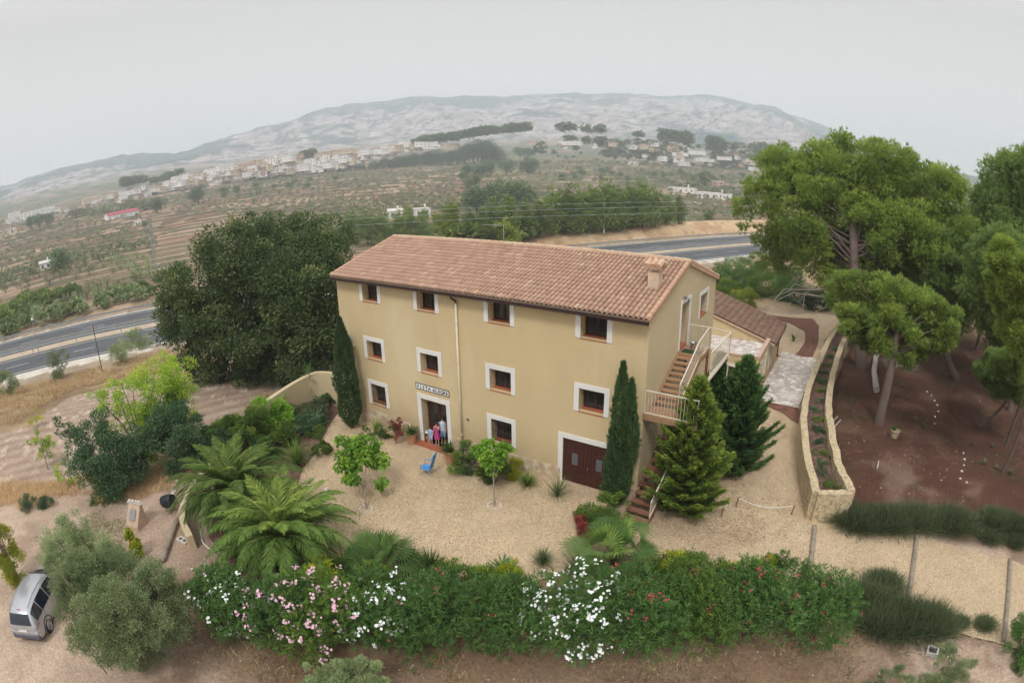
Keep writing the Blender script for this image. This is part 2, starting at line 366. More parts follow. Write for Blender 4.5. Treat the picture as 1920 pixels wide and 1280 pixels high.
def sheet(name,poly,m,dz=.03,step=.5,kind='structure',thick=0):
    P=np.array(poly); bm_pts=[]
    import bmesh
    bm=bmesh.new(); vs=[bm.verts.new((p[0],p[1],0)) for p in P]; f=bm.faces.new(vs)
    # cut into a grid so the sheet can follow the land
    for ax in (0,1):
        lo=P[:,ax].min();hi=P[:,ax].max();q=lo+step
        while q<hi:
            co=[0,0,0];co[ax]=q;no=[0,0,0];no[ax]=1
            bmesh.ops.bisect_plane(bm,geom=bm.verts[:]+bm.edges[:]+bm.faces[:],plane_co=co,plane_no=no); q+=step
    A=np.array([v.co[:2] for v in bm.verts]); zz=H(A[:,0],A[:,1])+dz
    for v,z in zip(bm.verts,zz): v.co.z=z
    bmesh.ops.triangulate(bm,faces=bm.faces[:])
    bmesh.ops.recalc_face_normals(bm,faces=bm.faces[:])
    if sum(f.normal.z for f in bm.faces)<0: bmesh.ops.reverse_faces(bm,faces=bm.faces[:])
    me=bpy.data.meshes.new(name); bm.to_mesh(me); bm.free(); me.materials.append(m)
    o=bpy.data.objects.new(name,me); COL.objects.link(o); tag(o,kind=kind); return o
GM=mat('gravel',(.60,.465,.315),(.52,.40,.265),scale=.9,rough=.95,c3=(.38,.27,.18),s3=.33,t3=(.55,.78),bump=1.0,bs=17,bd=.05)
def gravel_speckle(m,s=11.,amt=.5,dark=(.30,.19,.12)):
    nt=m.node_tree;N=nt.nodes.new;L=nt.links.new;b=nt.nodes['Principled BSDF']
    src=b.inputs['Base Color'].links[0].from_socket
    g=N('ShaderNodeNewGeometry'); v=N('ShaderNodeTexVoronoi'); v.inputs['Scale'].default_value=s; L(g.outputs['Position'],v.inputs['Vector'])
    r=N('ShaderNodeValToRGB'); e=r.color_ramp.elements; e[0].color=(1-amt,1-amt*1.05,1-amt*1.1,1); e[1].color=(1+amt*.45,1+amt*.45,1+amt*.4,1)
    sp=N('ShaderNodeSeparateColor'); L(v.outputs['Color'],sp.inputs[0]); L(sp.outputs[0],r.inputs[0])
    mu=N('ShaderNodeMixRGB'); mu.blend_type='MULTIPLY'; mu.inputs[0].default_value=1; L(src,mu.inputs[1]); L(r.outputs[0],mu.inputs[2]); L(mu.outputs[0],b.inputs['Base Color'])
gravel_speckle(GM,26.,.38)
gravel_speckle(bpy.data.materials['soil'],15.,.24)
sheet('gravel_courtyard',GRAVEL,GM,.022,.45)
MUL=mat('red_mulch',(.17,.075,.055),(.25,.12,.085),scale=6,rough=.98,c3=(.36,.20,.14),s3=18,t3=(.55,.7),bump=1,bs=14,bd=.06); gravel_speckle(MUL,9,.5)
sheet('garden_path_gravel',BACKG,GM,.03,.6)
sheet('mulch_path',ragged(pxpoly([(1488,668),(1524,672),(1534,640),(1536,612),(1524,598),(1490,597),(1445,592),(1440,597),(1480,606),(1508,622),(1510,640),(1500,658)]),.1),MUL,.06,.6)
sheet('mulch_edge',ragged([(2.5,13.0),(5.35,13.0),(5.5,10.8),(4.9,11.2),(4.3,12),(3.4,12.4),(2.5,12.2)],.15),MUL,.06,.5)
CON=mat('worn_concrete',(.62,.56,.52),(.40,.33,.29),scale=.8,rough=.8,c3=(.80,.77,.75),s3=2.2,t3=(.5,.62),bump=.3,bs=9)
o=sheet('concrete_slab',[(2.35,13.05),(5.1,13.05),(5.2,16.5),(5.35,20),(5.6,22.6),(5.0,23.2),(4.2,22.9),(3.4,23.3),(2.6,23.4)],CON,.07,.6)
BEDM=mat('bed_mulch',(.13,.075,.06),(.2,.12,.095),scale=3,rough=.98,c3=(.30,.2,.16),s3=16,t3=(.58,.7),bump=1,bs=14,bd=.06); gravel_speckle(BEDM,9,.5)
LEFTBED=ragged([(-18.7,1.0)]+pxpoly([(612,806),(597,842),(565,880),(556,920),(560,975),(600,1040),(520,1075),(430,1060),(395,1010),(400,950),(420,880),(490,800),(560,735),(600,712)])+[(-22.6,2.6)],.1)
sheet('planting_bed',LEFTBED,BEDM,.05,.5)
# ------------------------------------------------------------------ motorway
ASP=mat('asphalt',(.085,.09,.10),(.105,.11,.12),scale=.2,rough=.9,stretch=(1,.3,1))
WPA=mat('road_paint',(.62,.62,.60),rough=.7); KRB=mat('concrete_kerb',(.60,.57,.52),(.5,.46,.41),scale=.5,rough=.9)
MED=mat('median_gravel',(.52,.43,.33),(.42,.33,.24),scale=.6,rough=.95)
cum=np.concatenate([[0],np.cumsum(np.hypot(*np.diff(RC,axis=0).T))])
def along(s,off):
    x=np.interp(s,cum,RC[:,0]);y=np.interp(s,cum,RC[:,1]); e=1.5
    tx=np.interp(s+e,cum,RC[:,0])-np.interp(s-e,cum,RC[:,0]);ty=np.interp(s+e,cum,RC[:,1])-np.interp(s-e,cum,RC[:,1]);l=np.hypot(tx,ty)
    return x-ty/l*off,y+tx/l*off
ZR=-5.95
def strip(mb,s0,s1,o0,o1,z,step=3.):
    k=max(2,int((s1-s0)/step)+1); ss=np.linspace(s0,s1,k); vs=[];
    for s in ss:
        for o in (o0,o1):
            x,y=along(s,o); vs.append((x,y,z))
    mb.add(vs,[(2*i,2*i+2,2*i+3,2*i+1)[::-1] for i in range(k-1)])
S0,S1=120.,cum[-1]-40
def road(name,o0,o1,inner):
    mb=MB(); strip(mb,S0,S1,o0,o1,ZR); r=tag(mb.build(name,ASP),kind='structure')
    mk=MB(); e=.5
    for o in (o0+1.0,o1-1.0): strip(mk,S0,S1,o-.09,o+.09,ZR+.006)
    mid=(o0+o1)/2; s=S0
    while s<S1: strip(mk,s,min(s+4,S1),mid-.07,mid+.07,ZR+.006,4); s+=12
    tag(mk.build(name+'_markings',WPA),kind='structure')
road('motorway_near',-12.4,-2.0,1); road('motorway_far',2.0,12.4,-1)
mb=MB(); strip(mb,S0,S1,-1.99,1.99,ZR+.02); tag(mb.build('median_strip',MED),kind='structure')
mb=MB(); strip(mb,S0,S1,12.41,14.2,ZR+.03); tag(mb.build('concrete_gutter',KRB),kind='structure')
mb=MB(); strip(mb,S0+140,S1,-14.3,-12.41,ZR+.03); tag(mb.build('concrete_gutter_near',KRB),kind='structure')
GALV=mat('galvanised_steel',(.42,.44,.46),(.33,.35,.37),scale=2,rough=.45,metal=.6)
for off,lab in ((-1.5,'steel guardrail on the house side of the gravel median'),(1.5,'steel guardrail on the far side of the gravel median'),(13.2,'steel guardrail along the outer far shoulder of the motorway')):
    g=empty('guardrail',(float(along(250,off)[0]),float(along(250,off)[1]),ZR),0,lab,'guardrail','guardrails along the motorway')
    gx,gy=g.location.x,g.location.y; mb=MB(); ss=np.arange(S0,S1,4.)
    pts=[(along(s,off)[0]-gx,along(s,off)[1]-gy,.72) for s in ss]
    for a,b in zip(pts[:-1],pts[1:]): mb.beam(a,b,.05,.31)
    mb.build('rail',GALV,g)
    pm=MB();pm.box(-.05,.05,-.06,.06,-.1,.8); p0=None
    for q in range(0,min(len(pts),200),2):
        if p0 is None: p0=pm.build('post',GALV,g); p0.location=(pts[q][0],pts[q][1],0)
        else:
            u,v=proj((pts[q][0]+gx,pts[q][1]+gy,ZR))
            if -40<u<1960: c=p0.copy(); COL.objects.link(c); c.location=(pts[q][0],pts[q][1],0)
# ------------------------------------------------------------------ farmhouse
WALL=mat('ochre_render',(.64,.51,.30),(.585,.46,.27),scale=.5,rough=.92,c3=(.67,.555,.36),s3=.22,t3=(.5,.68),bump=.25,bs=26,bd=.01,stretch=(1,1,.6))
def weather(m,dark,amt=.35,zb=.9,zt=2.2):
    '''rain streaks and a dirty splashed foot, part of the paint itself'''
    nt=m.node_tree;N=nt.nodes.new;L=nt.links.new;b=nt.nodes['Principled BSDF']; src=b.inputs['Base Color'].links[0].from_socket
    g=N('ShaderNodeNewGeometry'); mp=N('ShaderNodeMapping'); mp.inputs['Scale'].default_value=(3.2,3.2,.22); L(g.outputs['Position'],mp.inputs[0])
    n=N('ShaderNodeTexNoise'); n.inputs['Scale'].default_value=1.4; n.inputs['Detail'].default_value=6; L(mp.outputs[0],n.inputs['Vector'])
    r=N('ShaderNodeMapRange'); r.inputs[1].default_value=.52; r.inputs[2].default_value=.78; r.inputs[4].default_value=amt; L(n.outputs[0],r.inputs[0])
    x=N('ShaderNodeMix'); x.data_type='RGBA'; L(r.outputs[0],x.inputs[0]); L(src,x.inputs[6]); x.inputs[7].default_value=(*dark,1)
    s=N('ShaderNodeSeparateXYZ'); L(g.outputs['Position'],s.inputs[0]); n2=N('ShaderNodeTexNoise'); n2.inputs['Scale'].default_value=1.1; n2.inputs['Detail'].default_value=7; L(g.outputs['Position'],n2.inputs['Vector'])
    a=N('ShaderNodeMath'); a.operation='MULTIPLY_ADD'; a.inputs[1].default_value=2.6; L(n2.outputs[0],a.inputs[0]); L(s.outputs['Z'],a.inputs[2])
    r2=N('ShaderNodeMapRange'); r2.inputs[1].default_value=zb+1.3; r2.inputs[2].default_value=zt+1.3; r2.inputs[3].default_value=.45; r2.inputs[4].default_value=0; L(a.outputs[0],r2.inputs[0])
    y=N('ShaderNodeMix'); y.data_type='RGBA'; L(r2.outputs[0],y.inputs[0]); L(x.outputs[2],y.inputs[6]); y.inputs[7].default_value=(dark[0]*.95,dark[1]*.9,dark[2]*.85,1); L(y.outputs[2],b.inputs['Base Color'])
weather(WALL,(.50,.39,.25))
WALL2=mat('pale_render',(.62,.51,.33),(.55,.45,.285),scale=.6,rough=.92,bump=.2,bs=26,bd=.01)
STONE=mat('stone_plinth',(.56,.44,.31),(.42,.32,.22),scale=1.6,rough=.9,c3=(.66,.56,.44),s3=3,t3=(.5,.6),bump=.5,bs=4,bd=.03)
WHITE=mat('white_paint',(.80,.79,.77),(.72,.71,.69),scale=1.5,rough=.75)
TERR=mat('terracotta_tile_floor',(.42,.135,.07),(.34,.10,.055),scale=4,rough=.6)
WOOD=mat('dark_brown_wood',(.045,.018,.012),(.065,.026,.018),scale=3,rough=.4,stretch=(1,1,.2))
GARW=mat('garage_wood',(.055,.017,.014),(.07,.022,.018),scale=3,rough=.45,stretch=(2,2,.2))
GLASS=mat('dark_glass',(.018,.018,.02),(.03,.03,.032),scale=1,rough=.08,spec=.6)
IRON=mat('wrought_iron',(.05,.045,.045),rough=.5); GUT=mat('brown_gutter',(.055,.032,.03),rough=.4)
CREAM=mat('cream_metal',(.72,.66,.52),(.66,.60,.46),scale=2,rough=.6)
def tilemat(name,a,b,c):
    """clay tile colour, varying from tile to tile"""
    m=leafmat(name,a,b,c,trans=0.,rough=.85,rand=0.,f=1.); return m
ROOF=tilemat('clay_roof_tile',(.33,.20,.14),(.53,.355,.265),(.60,.46,.34))
ROOFD=tilemat('dark_clay_roof_tile',(.17,.10,.075),(.28,.18,.13),(.33,.24,.18))
RID=mat('ridge_tile',(.58,.44,.31),(.47,.33,.22),scale=3,rough=.85)
def tile_roof(name,p0,ux,uy,nx,ny,mt,parent,r=.085,cover=.95):
    """p0 corner, ux along the eave (vector), uy up the slope (vector): barrel tiles, one arched tile per column and row on a channel tile"""
    p0=np.array(p0,float);ux=np.array(ux,float);uy=np.array(uy,float);nn=np.cross(ux,uy);nn/=np.linalg.norm(nn)
    if nn[2]<0: nn=-nn
    dx=ux/nx;dy=uy/ny;w=np.linalg.norm(dx); V=[];F=[];var=[]
    k=7; b=0
    for i in range(nx):
        jit=rng.normal(0,.004,ny+1)
        for j in range(ny):
            vv=float(np.clip(.45+rng.normal(0,.12),0,1)); 
            if rng.random()<.03: vv=.85
            base=p0+dx*i+dy*j
            # arched cover tile: wider and higher at its lower end, lapping the tile below
            for e,(sh,sc_,up) in enumerate(((-.12,1.,.032),(1.02,.86,.0))):
                for q in range(k):
                    t=q/(k-1); an=PI*t; rr=w*.36*sc_
                    V.append(base+dx*(.5+jit[j]/w)-np.cos(an)*rr*dx/w+nn*(np.sin(an)*r*sc_+.03+up)+dy*sh)
            for q in range(k-1): F.append((b+q,b+q+1,b+k+q+1,b+k+q)); var.append(vv)
            # lower lip
            b+=2*k
            V+= [base+dx*.5-np.cos(PI*q/(k-1))*w*.30*dx/w+nn*(np.sin(PI*q/(k-1))*(r-.022)+.045)+dy*-.12 for q in range(k)]
            for q in range(k-1): F.append((b-2*k+q,b+q,b+q+1,b-2*k+q+1)); var.append(max(0,vv-.3))
            b+=k
            # channel tile
            vv2=float(np.clip(vv-.12+rng.normal(0,.12),0,1))
            for (sh,up) in ((-.06,.022),(1.0,0.)):
                for q in range(4):
                    t=q/3.; V.append(base+dx*(.5+.28+.44*t)+nn*(.020+up-np.sin(PI*t)*.03)+dy*sh)
            for q in range(3): F.append((b+q,b+q+1,b+4+q+1,b+4+q)); var.append(vv2)
            b+=8
    return mesh_np(name,V,np.array(F),mt,parent,var=var)
house=empty('farmhouse',(0,0,0),0,'long three-storey ochre farmhouse with pink tiled roof and white window frames','house')
LX,DY,ZE=-17.0,10.0,8.15; ZB=-.6
RY,RZ=4.6,9.45; ZBK=7.95
# openings on the front: columns of windows
colx=[-15.17,-11.39,-7.34,-3.0]; FWD=1.55; TR=.22
rows=[(8.05,6.9),(5.06,3.85),(2.68,1.30)]
wins=[(c,zt,zb,r) for c in colx for r,(zt,zb) in enumerate(rows) if (c,r) not in ((colx[1],2),(colx[3],2))]
wins=[(c+(.0),zt+(.0),zb,r) for c,zt,zb,r in wins]
frontholes=[(c+TR,c+FWD-TR,zb+.03,zt-TR) for c,zt,zb,r in wins]
DOOR=(-11.33,-9.72,.12,2.45); GAR=(-3.45,-1.2,.30,2.48)
frontholes+= [DOOR,GAR]
sideholes=[(3.97,5.15,5.75,7.75),(7.02,8.34,6.46,7.50)]
def holewall(mb,plane,a0,a1,z0,z1,holes,inward,topf=None,mi=0,mi2=0,plz=None):
    """wall with real openings on plane ('y',val) or ('x',val); topf(a) = wall-top height"""
    ax,val=plane; P=lambda a,z,dpt=0: (a,val+dpt,z) if ax=='y' else (val+dpt,a,z)
    A=sorted(set([a0,a1]+[h[0] for h in holes]+[h[1] for h in holes]+([RY] if topf else []))); Z=sorted(set([z0,z1]+[h[2] for h in holes]+[h[3] for h in holes]))
    for i in range(len(A)-1):
        for j in range(len(Z)-1):
            x=(A[i]+A[i+1])/2;z=(Z[j]+Z[j+1])/2
            if any(h[0]<x<h[1] and h[2]<z<h[3] for h in holes): continue
            mb.add([P(A[i],Z[j]),P(A[i+1],Z[j]),P(A[i+1],Z[j+1]),P(A[i],Z[j+1])],[(0,1,2,3)],mi)
        if topf: mb.add([P(A[i],z1),P(A[i+1],z1),P(A[i+1],topf(A[i+1])),P(A[i],topf(A[i]))],[(0,1,2,3)],mi)
    for h in holes:
        d=inward*h[4] if len(h)>4 else inward*.52
        c=[(h[0],h[2]),(h[1],h[2]),(h[1],h[3]),(h[0],h[3])]
        for k in range(4):
            (p,q),(r,s)=c[k],c[(k+1)%4]
            mb.add([P(p,q),P(r,s),P(r,s,d),P(p,q,d)],[(0,1,2,3)],mi2)
mb=MB()
fh=[(h+(.52,)) if h not in (GAR,) else h+(.10,) for h in frontholes]
holewall(mb,('y',0.),LX,0.,ZB,ZE,fh,1)
topf=lambda y: ZE+(RZ-ZE)*y/RY if y<=RY else RZ+(ZBK-RZ)*(y-RY)/(DY-RY)
holewall(mb,('x',0.),0.,DY,ZB,7.9,[h+(.42,) for h in sideholes],-1,topf,mi=1,mi2=1)
mb.add([(LX,0,ZB),(LX,DY,ZB),(LX,DY,ZBK),(LX,RY,RZ),(LX,0,ZE)],[(0,1,2,3,4)],0)
mb.add([(LX,DY,ZB),(0,DY,ZB),(0,DY,ZBK),(LX,DY,ZBK)],[(0,1,2,3)],0)
mb.build('wall',[WALL,WALL2],house)
mb=MB(); pz=[(-17.02,-11.6,.95,.80),(-9.45,-3.55,.88,1.0),(-1.05,.02,.95,1.0)]
for a,b,z0,z1 in pz:
    mb.add([(a,-.035,ZB),(b,-.035,ZB),(b,-.035,z1),(a,-.035,z0),(a,.0,z0),(b,.0,z1),(a,0,ZB),(b,0,ZB)],[(0,1,2,3),(3,2,5,4),(0,3,4,6),(1,7,5,2)])
mb.box(.001,.035,-.035,10,ZB,1.0); mb.build('plinth',STONE,house)
def trim(par,x0,x1,zt,zb,t=TR,y=-.03,name='surround',leg=True):
    mb=MB(); mb.box(x0,x1,y,.0,zt-t,zt); mb.box(x0,x0+t,y,0,zb,zt-t); mb.box(x1-t,x1,y,0,zb,zt-t)
    return mb.build(name,WHITE,par,bevel=.008)
def win(par,x0,x1,z0,z1,depth,bars):
    f=MB(); t=.07; y=depth-.1
    f.box(x0,x1,y,y+.06,z0,z0+t); f.box(x0,x1,y,y+.06,z1-t,z1); f.box(x0,x0+t,y,y+.06,z0+t,z1-t); f.box(x1-t,x1,y,y+.06,z0+t,z1-t)
    c=(x0+x1)/2; f.box(c-.05,c+.05,y-.005,y+.055,z0+t,z1-t)
    w_=f.build('window',WOOD,par,bevel=.006)
    p=MB(); p.box(x0+t,c-.05,y+.035,y+.045,z0+t,z1-t); p.box(c+.05,x1-t,y+.035,y+.045,z0+t,z1-t); p.build('pane',GLASS,w_)
    h=MB(); h.tube([(c+.03,y-.02,(z0+z1)/2-.05),(c+.03,y-.04,(z0+z1)/2+.05)],.012); h.build('handle',IRON,w_)
    s=MB(); s.add([(x0,-.02,z0-.025),(x1,-.02,z0-.025),(x1,depth-.1,z0+.03),(x0,depth-.1,z0+.03),(x0,-.02,z0-.06),(x1,-.02,z0-.06)],[(0,1,2,3),(4,5,1,0)]); s.build('sill',TERR,w_)
    if bars:
        b=MB(); n=8; yb=.06
        for k in range(n): xx=x0+.04+(x1-x0-.08)*k/(n-1); b.tube([(xx,yb,z0),(xx,yb,z1)],.011,6)
        for z in (z0+.12,(z0+z1)/2,z1-.12): b.box(x0,x1,yb-.012,yb+.012,z-.012,z+.012)
        b.build('iron_bars',IRON,w_)
    return w_
for c,zt,zb,r in wins:
    trim(house,c,c+FWD,zt,zb); ww=win(house,c+TR,c+FWD-TR,zb+.03,zt-TR,.5,r==2)
    if r==2: ww['label']='ground floor window behind vertical iron bars'
# front door
trim(house,-11.57,-9.48,2.72,.05,t=.24)
d=MB(); x0,x1,z0,z1=DOOR; d.box(x0,x1,.42,.50,z1-.1,z1); d.box(x0,x0+.09,.42,.5,z0,z1-.1); d.box(x1-.09,x1,.42,.5,z0,z1-.1)
c=(x0+x1)/2
d.box(x0+.09,c-.01,.44,.49,z0,z1-.1); d.box(c+.01,x1-.09,.44,.49,z0,z1-.1)
for a,b in ((x0+.2,c-.1),(c+.1,x1-.2)):
    d.box(a,b,.425,.44,z0+.15,z0+.8)
dr=d.build('front_door',WOOD,house,bevel=.006); p=MB()
for a,b in ((x0+.2,c-.1),(c+.1,x1-.2)): p=MB(); p.box(a,b,.43,.438,z0+.95,z1-.3); p.build('pane',GLASS,dr)
p=MB(); h=MB(); h.tube([(c-.06,.41,1.1),(c-.06,.37,1.1),(c-.06,.37,1.22)],.012); h.build('handle',mat('brass',(.6,.42,.15),rough=.3,metal=.9),dr)
st=MB(); st.box(-11.55,-9.5,-.42,.5,-.1,.12); st.build('door_step',TERR,house,bevel=.01)
# garage door
trim(house,-3.68,-.98,2.72,.30,t=.23)
d=MB(); x0,x1,z0,z1=GAR; c=(x0+x1)/2
d.box(x0,c-.008,.045,.095,z0,z1); d.box(c+.008,x1,.045,.095,z0,z1)
for a in (x0,c+.008):
    for k in range(7): d.box(a+.03+k*.155,a+.04+k*.155,.038,.046,z0+.05,z1-.05)
gd=d.build('garage_door',GARW,house); p=MB()
GGL=mat('grey_glass',(.10,.11,.13),rough=.15,spec=.6)
for a in ((x0+c)/2,(c+x1)/2): p=MB(); p.box(a-.14,a+.14,.03,.04,z0+1.0,z0+1.55); p.build('pane',GGL,gd)
h=MB(); h.tube([(c+.06,.03,1.2),(c+.06,0,1.2),(c+.06,0,1.35)],.012); h.build('handle',GALV,gd)
# gable door and window
def strim(y0,y1,zt,zb,t=.18):
    mb=MB(); mb.box(0,.03,y0,y1,zt-t,zt); mb.box(0,.03,y0,y0+t,zb,zt-t); mb.box(0,.03,y1-t,y1,zb,zt-t); mb.build('surround',WHITE,house,bevel=.008)
strim(3.79,5.33,7.93,5.72); strim(6.84,8.52,7.70,6.42)
d=MB(); d.box(-.42,-.36,3.97,5.15,5.75,7.75); d.box(-.36,-.35,4.1,5.0,5.9,6.6); o=d.build('gable_door',WOOD,house)
h=MB(); h.tube([(-.35,5.05,6.75),(-.3,5.05,6.75),(-.3,4.95,6.75)],.012); h.build('handle',GALV,o)
d=MB(); d.box(-.40,-.34,7.02,8.34,6.46,7.5); o=d.build('window',WOOD,house); p=MB(); p.box(-.335,-.33,7.1,7.64,6.54,7.42); p.box(-.335,-.33,7.72,8.26,6.54,7.42); p.build('pane',GLASS,o)
s=MB(); s.box(-.34,.01,7.02,8.34,6.42,6.475); s.build('sill',TERR,o)
s=MB(); s.box(-.36,.01,3.97,5.15,5.70,5.752); s.build('threshold',TERR,house)
# roof
EO=.32
sl=(RZ-ZE)/RY
tile_roof('roof_front',(LX-.12,-EO,ZE-EO*sl+.02),(17.0+.22,0,0),(0,RY+EO,(RY+EO)*sl),84,15,ROOF,house,r=.088)
sb=(ZBK-RZ)/(DY-RY)
tile_roof('roof_back',(.1,DY+.3,ZBK+.3*sb+.02),(-17.22,0,0),(0,-(DY-RY+.3),-(DY-RY+.3)*sb),72,17,ROOF,house,r=.075)
mb=MB()
mb.add([(LX-.1,-EO+.03,ZE-EO*sl),(.08,-EO+.03,ZE-EO*sl),(.08,RY,RZ),(LX-.1,RY,RZ),(LX-.1,-EO+.03,ZE-EO*sl-.1),(.08,-EO+.03,ZE-EO*sl-.1),(.08,RY,RZ-.1),(LX-.1,RY,RZ-.1)],[(0,1,2,3),(7,6,5,4),(0,4,5,1),(1,5,6,2),(3,2,6,7),(0,3,7,4)])
mb.add([(LX-.1,DY+.27,ZBK+.27*sb),(.08,DY+.27,ZBK+.27*sb),(.08,RY,RZ),(LX-.1,RY,RZ),(LX-.1,DY+.27,ZBK+.27*sb-.1),(.08,DY+.27,ZBK+.27*sb-.1),(.08,RY,RZ-.1),(LX-.1,RY,RZ-.1)],[(3,2,1,0),(4,5,6,7),(1,5,4,0),(2,6,5,1),(0,4,7,3)])
mb.build('roof_deck',mat('mortar',(.55,.42,.31),(.45,.33,.24),scale=3),house)
mb=MB(); n=46
for i in range(n):
    xa=LX-.1+17.2*i/n; xb=xa+17.2/n*1.12
    mb.tube([(xa,RY,RZ+.05),(xb,RY,RZ+.035)],[.135,.115],8)
mb.build('ridge',RID,house,smooth=False)
def verge(x,y0,z0,y1,z1,n,name='verge'):
    mb=MB()
    for i in range(n):
        a=i/n;b=(i+1.15)/n; mb.tube([(x,y0+(y1-y0)*a,z0+(z1-z0)*a+.05),(x,y0+(y1-y0)*b,z0+(z1-z0)*b+.03)],[.105,.085],7)
        ya=y0+(y1-y0)*(a+.5/n); za=z0+(z1-z0)*(a+.5/n); mb.obox((x+(.07 if x>-5 else -.07),ya,za-.06),(.025,abs(y1-y0)/n*.9,.17),rx=math.atan2(z1-z0,y1-y0))
    mb.build(name,ROOFV,house)
ROOFV=mat('verge_tile',(.60,.40,.28),(.48,.29,.20),scale=4,rough=.85)
verge(.03,-EO,ZE-EO*sl+.04,RY,RZ+.04,16); verge(.03,DY+.27,ZBK+.27*sb+.04,RY,RZ+.04,18)
verge(LX-.05,-EO,ZE-EO*sl+.04,RY,RZ+.04,16); verge(LX-.05,DY+.27,ZBK+.27*sb+.04,RY,RZ+.04,18)
mb=MB(); ge=ZE-EO*sl-.03
prof=[(-EO-.03,0),(-EO-.03,-.10),(-EO-.09,-.13),(-EO-.15,-.10),(-EO-.16,.0)]
for (a,b),(c2,d2) in zip(prof[:-1],prof[1:]):
    mb.add([(LX-.12,a,ge+b),(.1,a,ge+b),(.1,c2,ge+d2),(LX-.12,c2,ge+d2)],[(0,1,2,3)])
mb.box(LX-.1,.08,-EO+.0,-.0,ge-.06,ge-.03); mb.build('gutter',GUT,house)
mb=MB(); px_=-8.78
mb.tube([(px_,-EO-.09,ge-.1),(px_,-EO-.09,ge-.2),(px_,-.12,ge-.38),(px_,-.09,ge-.5)],.05,8); mb.build('gutter_outlet',GUT,house,smooth=True)
mb=MB(); mb.tube([(px_,-.09,ge-.45),(px_,-.09,.3)],.052,10)
for z in (1.2,3.0,4.8,6.6): mb.tube([(px_,-.09,z),(px_,-.09,z+.05)],.062,10)
mb.build('downpipe',CREAM,house,smooth=True)
# chimney with a hooded tile cap
mb=MB(); cx,cy=-.62,2.15; mb.box(cx-.22,cx+.22,cy-.27,cy+.27,8.5,9.38); ch=mb.build('chimney',mat('chimney_render',(.66,.55,.42),(.55,.44,.33),scale=3,rough=.9,c3=(.62,.36,.22),s3=2,t3=(.55,.7)),house,bevel=.01)
mb=MB()
for (a,b) in ((-.2,-.26),(.2,-.26),(-.2,.26),(.2,.26)): mb.box(cx+a-.04,cx+a+.04,cy+b-.04,cy+b+.04,9.45,9.6)
for k in range(3):
    x=cx-.24+.24*k; mb.tube([(x,cy-.42,9.62),(x,cy,9.78),(x,cy+.42,9.62)],[.14,.12,.14],8)
mb.build('chimney_cap',mat('bleached_tile',(.68,.52,.40),(.50,.28,.17),scale=2.5,rough=.85),ch)
# aerial
mb=MB(); mb.tube([(-9.42,4.6,9.4),(-9.42,4.6,10.45)],.02,6); mb.tube([(-9.35,4.5,10.4),(-10.75,4.6,10.38)],.012,6)
for k in range(11): x=-9.5-k*.12; mb.tube([(x,4.6-.14,10.4),(x,4.6+.14,10.4)],.006,4)
mb.build('aerial',GALV,house)
# name sign: tiles with black letters
sg=MB(); sg.box(-11.62,-9.48,-.02,.0,2.93,3.25); sgo=sg.build('name_sign',mat('black_tile',(.02,.02,.025),rough=.3),house)
sg=MB(); sg.box(-11.585,-9.515,-.024,-.018,2.965,3.215); sg.build('sign_face',mat('white_tile',(.80,.80,.80),rough=.3),sgo)
def letter(ch,x,z,h,y,par,mt):
    cu=bpy.data.curves.new('letter','FONT'); cu.body=ch; cu.size=h/.70; cu.extrude=.002; cu.offset=.006; cu.align_x='CENTER'
    o=bpy.data.objects.new('letter',cu); COL.objects.link(o); o.location=(x,y,z); o.rotation_euler=(PI/2,0,0); bpy.context.view_layer.update()
    me=bpy.data.meshes.new_from_object(o.evaluated_get(bpy.context.evaluated_depsgraph_get())); mw=o.matrix_world.copy()
    bpy.data.objects.remove(o); me.materials.clear(); me.materials.append(mt); me.transform(mw)
    q=bpy.data.objects.new('letter',me); COL.objects.link(q); q.parent=par
INK=mat('black_ink',(.015,.015,.02),rough=.4)
pos=[-11.46,-11.27,-11.09,-10.89,-10.70,-10.42,-10.26,-10.10,-9.93,-9.77,-9.62]
for ch_,x in zip('VISTAALEGRE',pos): letter(ch_,x,3.0,.175,-.027,sgo,INK)
# wall lamp by the gable door, ventilation hole, camera box
mb=MB(); mb.tube([(.02,4.3,7.98),(.12,4.3,8.05),(.2,4.3,8.0)],.015,6); mb.sphere((.2,4.3,7.9),(.07,.07,.09),6); mb.obox((.1,4.1,8.02),(.1,.16,.1)); mb.build('wall_lamp',mat('lamp_grey',(.22,.22,.23),rough=.4,metal=.4),house)
mb=MB(); mb.tube([(-8.45,-.02,2.05),(-8.45,.0,2.05)],.06,10); mb.build('vent_hole',IRON,house)
mb=MB(); mb.obox((-16.0,-.06,4.35),(.14,.12,.1),rz=.3); mb.build('security_box',CREAM,house,bevel=.01)
# ------------------------------------------------------------------ annex behind
ax=empty('annex',(0,17,0),0,'low cream annex with flat terrace roof and lean-to of darker tiles behind the farmhouse','annex')
def loc(mb,dy=-17.):
    mb.v=[(a,b+dy,c) for a,b,c in mb.v]; return mb
mb=MB()
holewall(mb,('y',13.),-6,2.3,-.4,2.95,[(.25,1.15,1.05,2.25,.2)],1)
holewall(mb,('x',2.3),13.,17.2,-.4,2.95,[(13.9,14.6,.9,2.3,.25),(15.8,16.3,.9,2.3,.25)],-1)
holewall(mb,('x',2.301),17.2,22.4,-.4,2.85,[(18.0,18.8,.9,2.3,.25)],-1)
mb.add([(-6,13,2.72),(2.3,13,2.72),(2.3,17.2,2.72),(-6,17.2,2.72)],[(0,1,2,3)],1)
mb.add([(2.3,17.2,-.4),(2.3,22.4,-.4),(2.3,22.4,2.9),(2.3,17.2,2.9)],[],0)
mb.add([(-6,17.2,2.7),(2.3,17.2,2.7),(2.3,17.2,2.9),(-6,17.2,5.4)],[(0,1,2,3)])
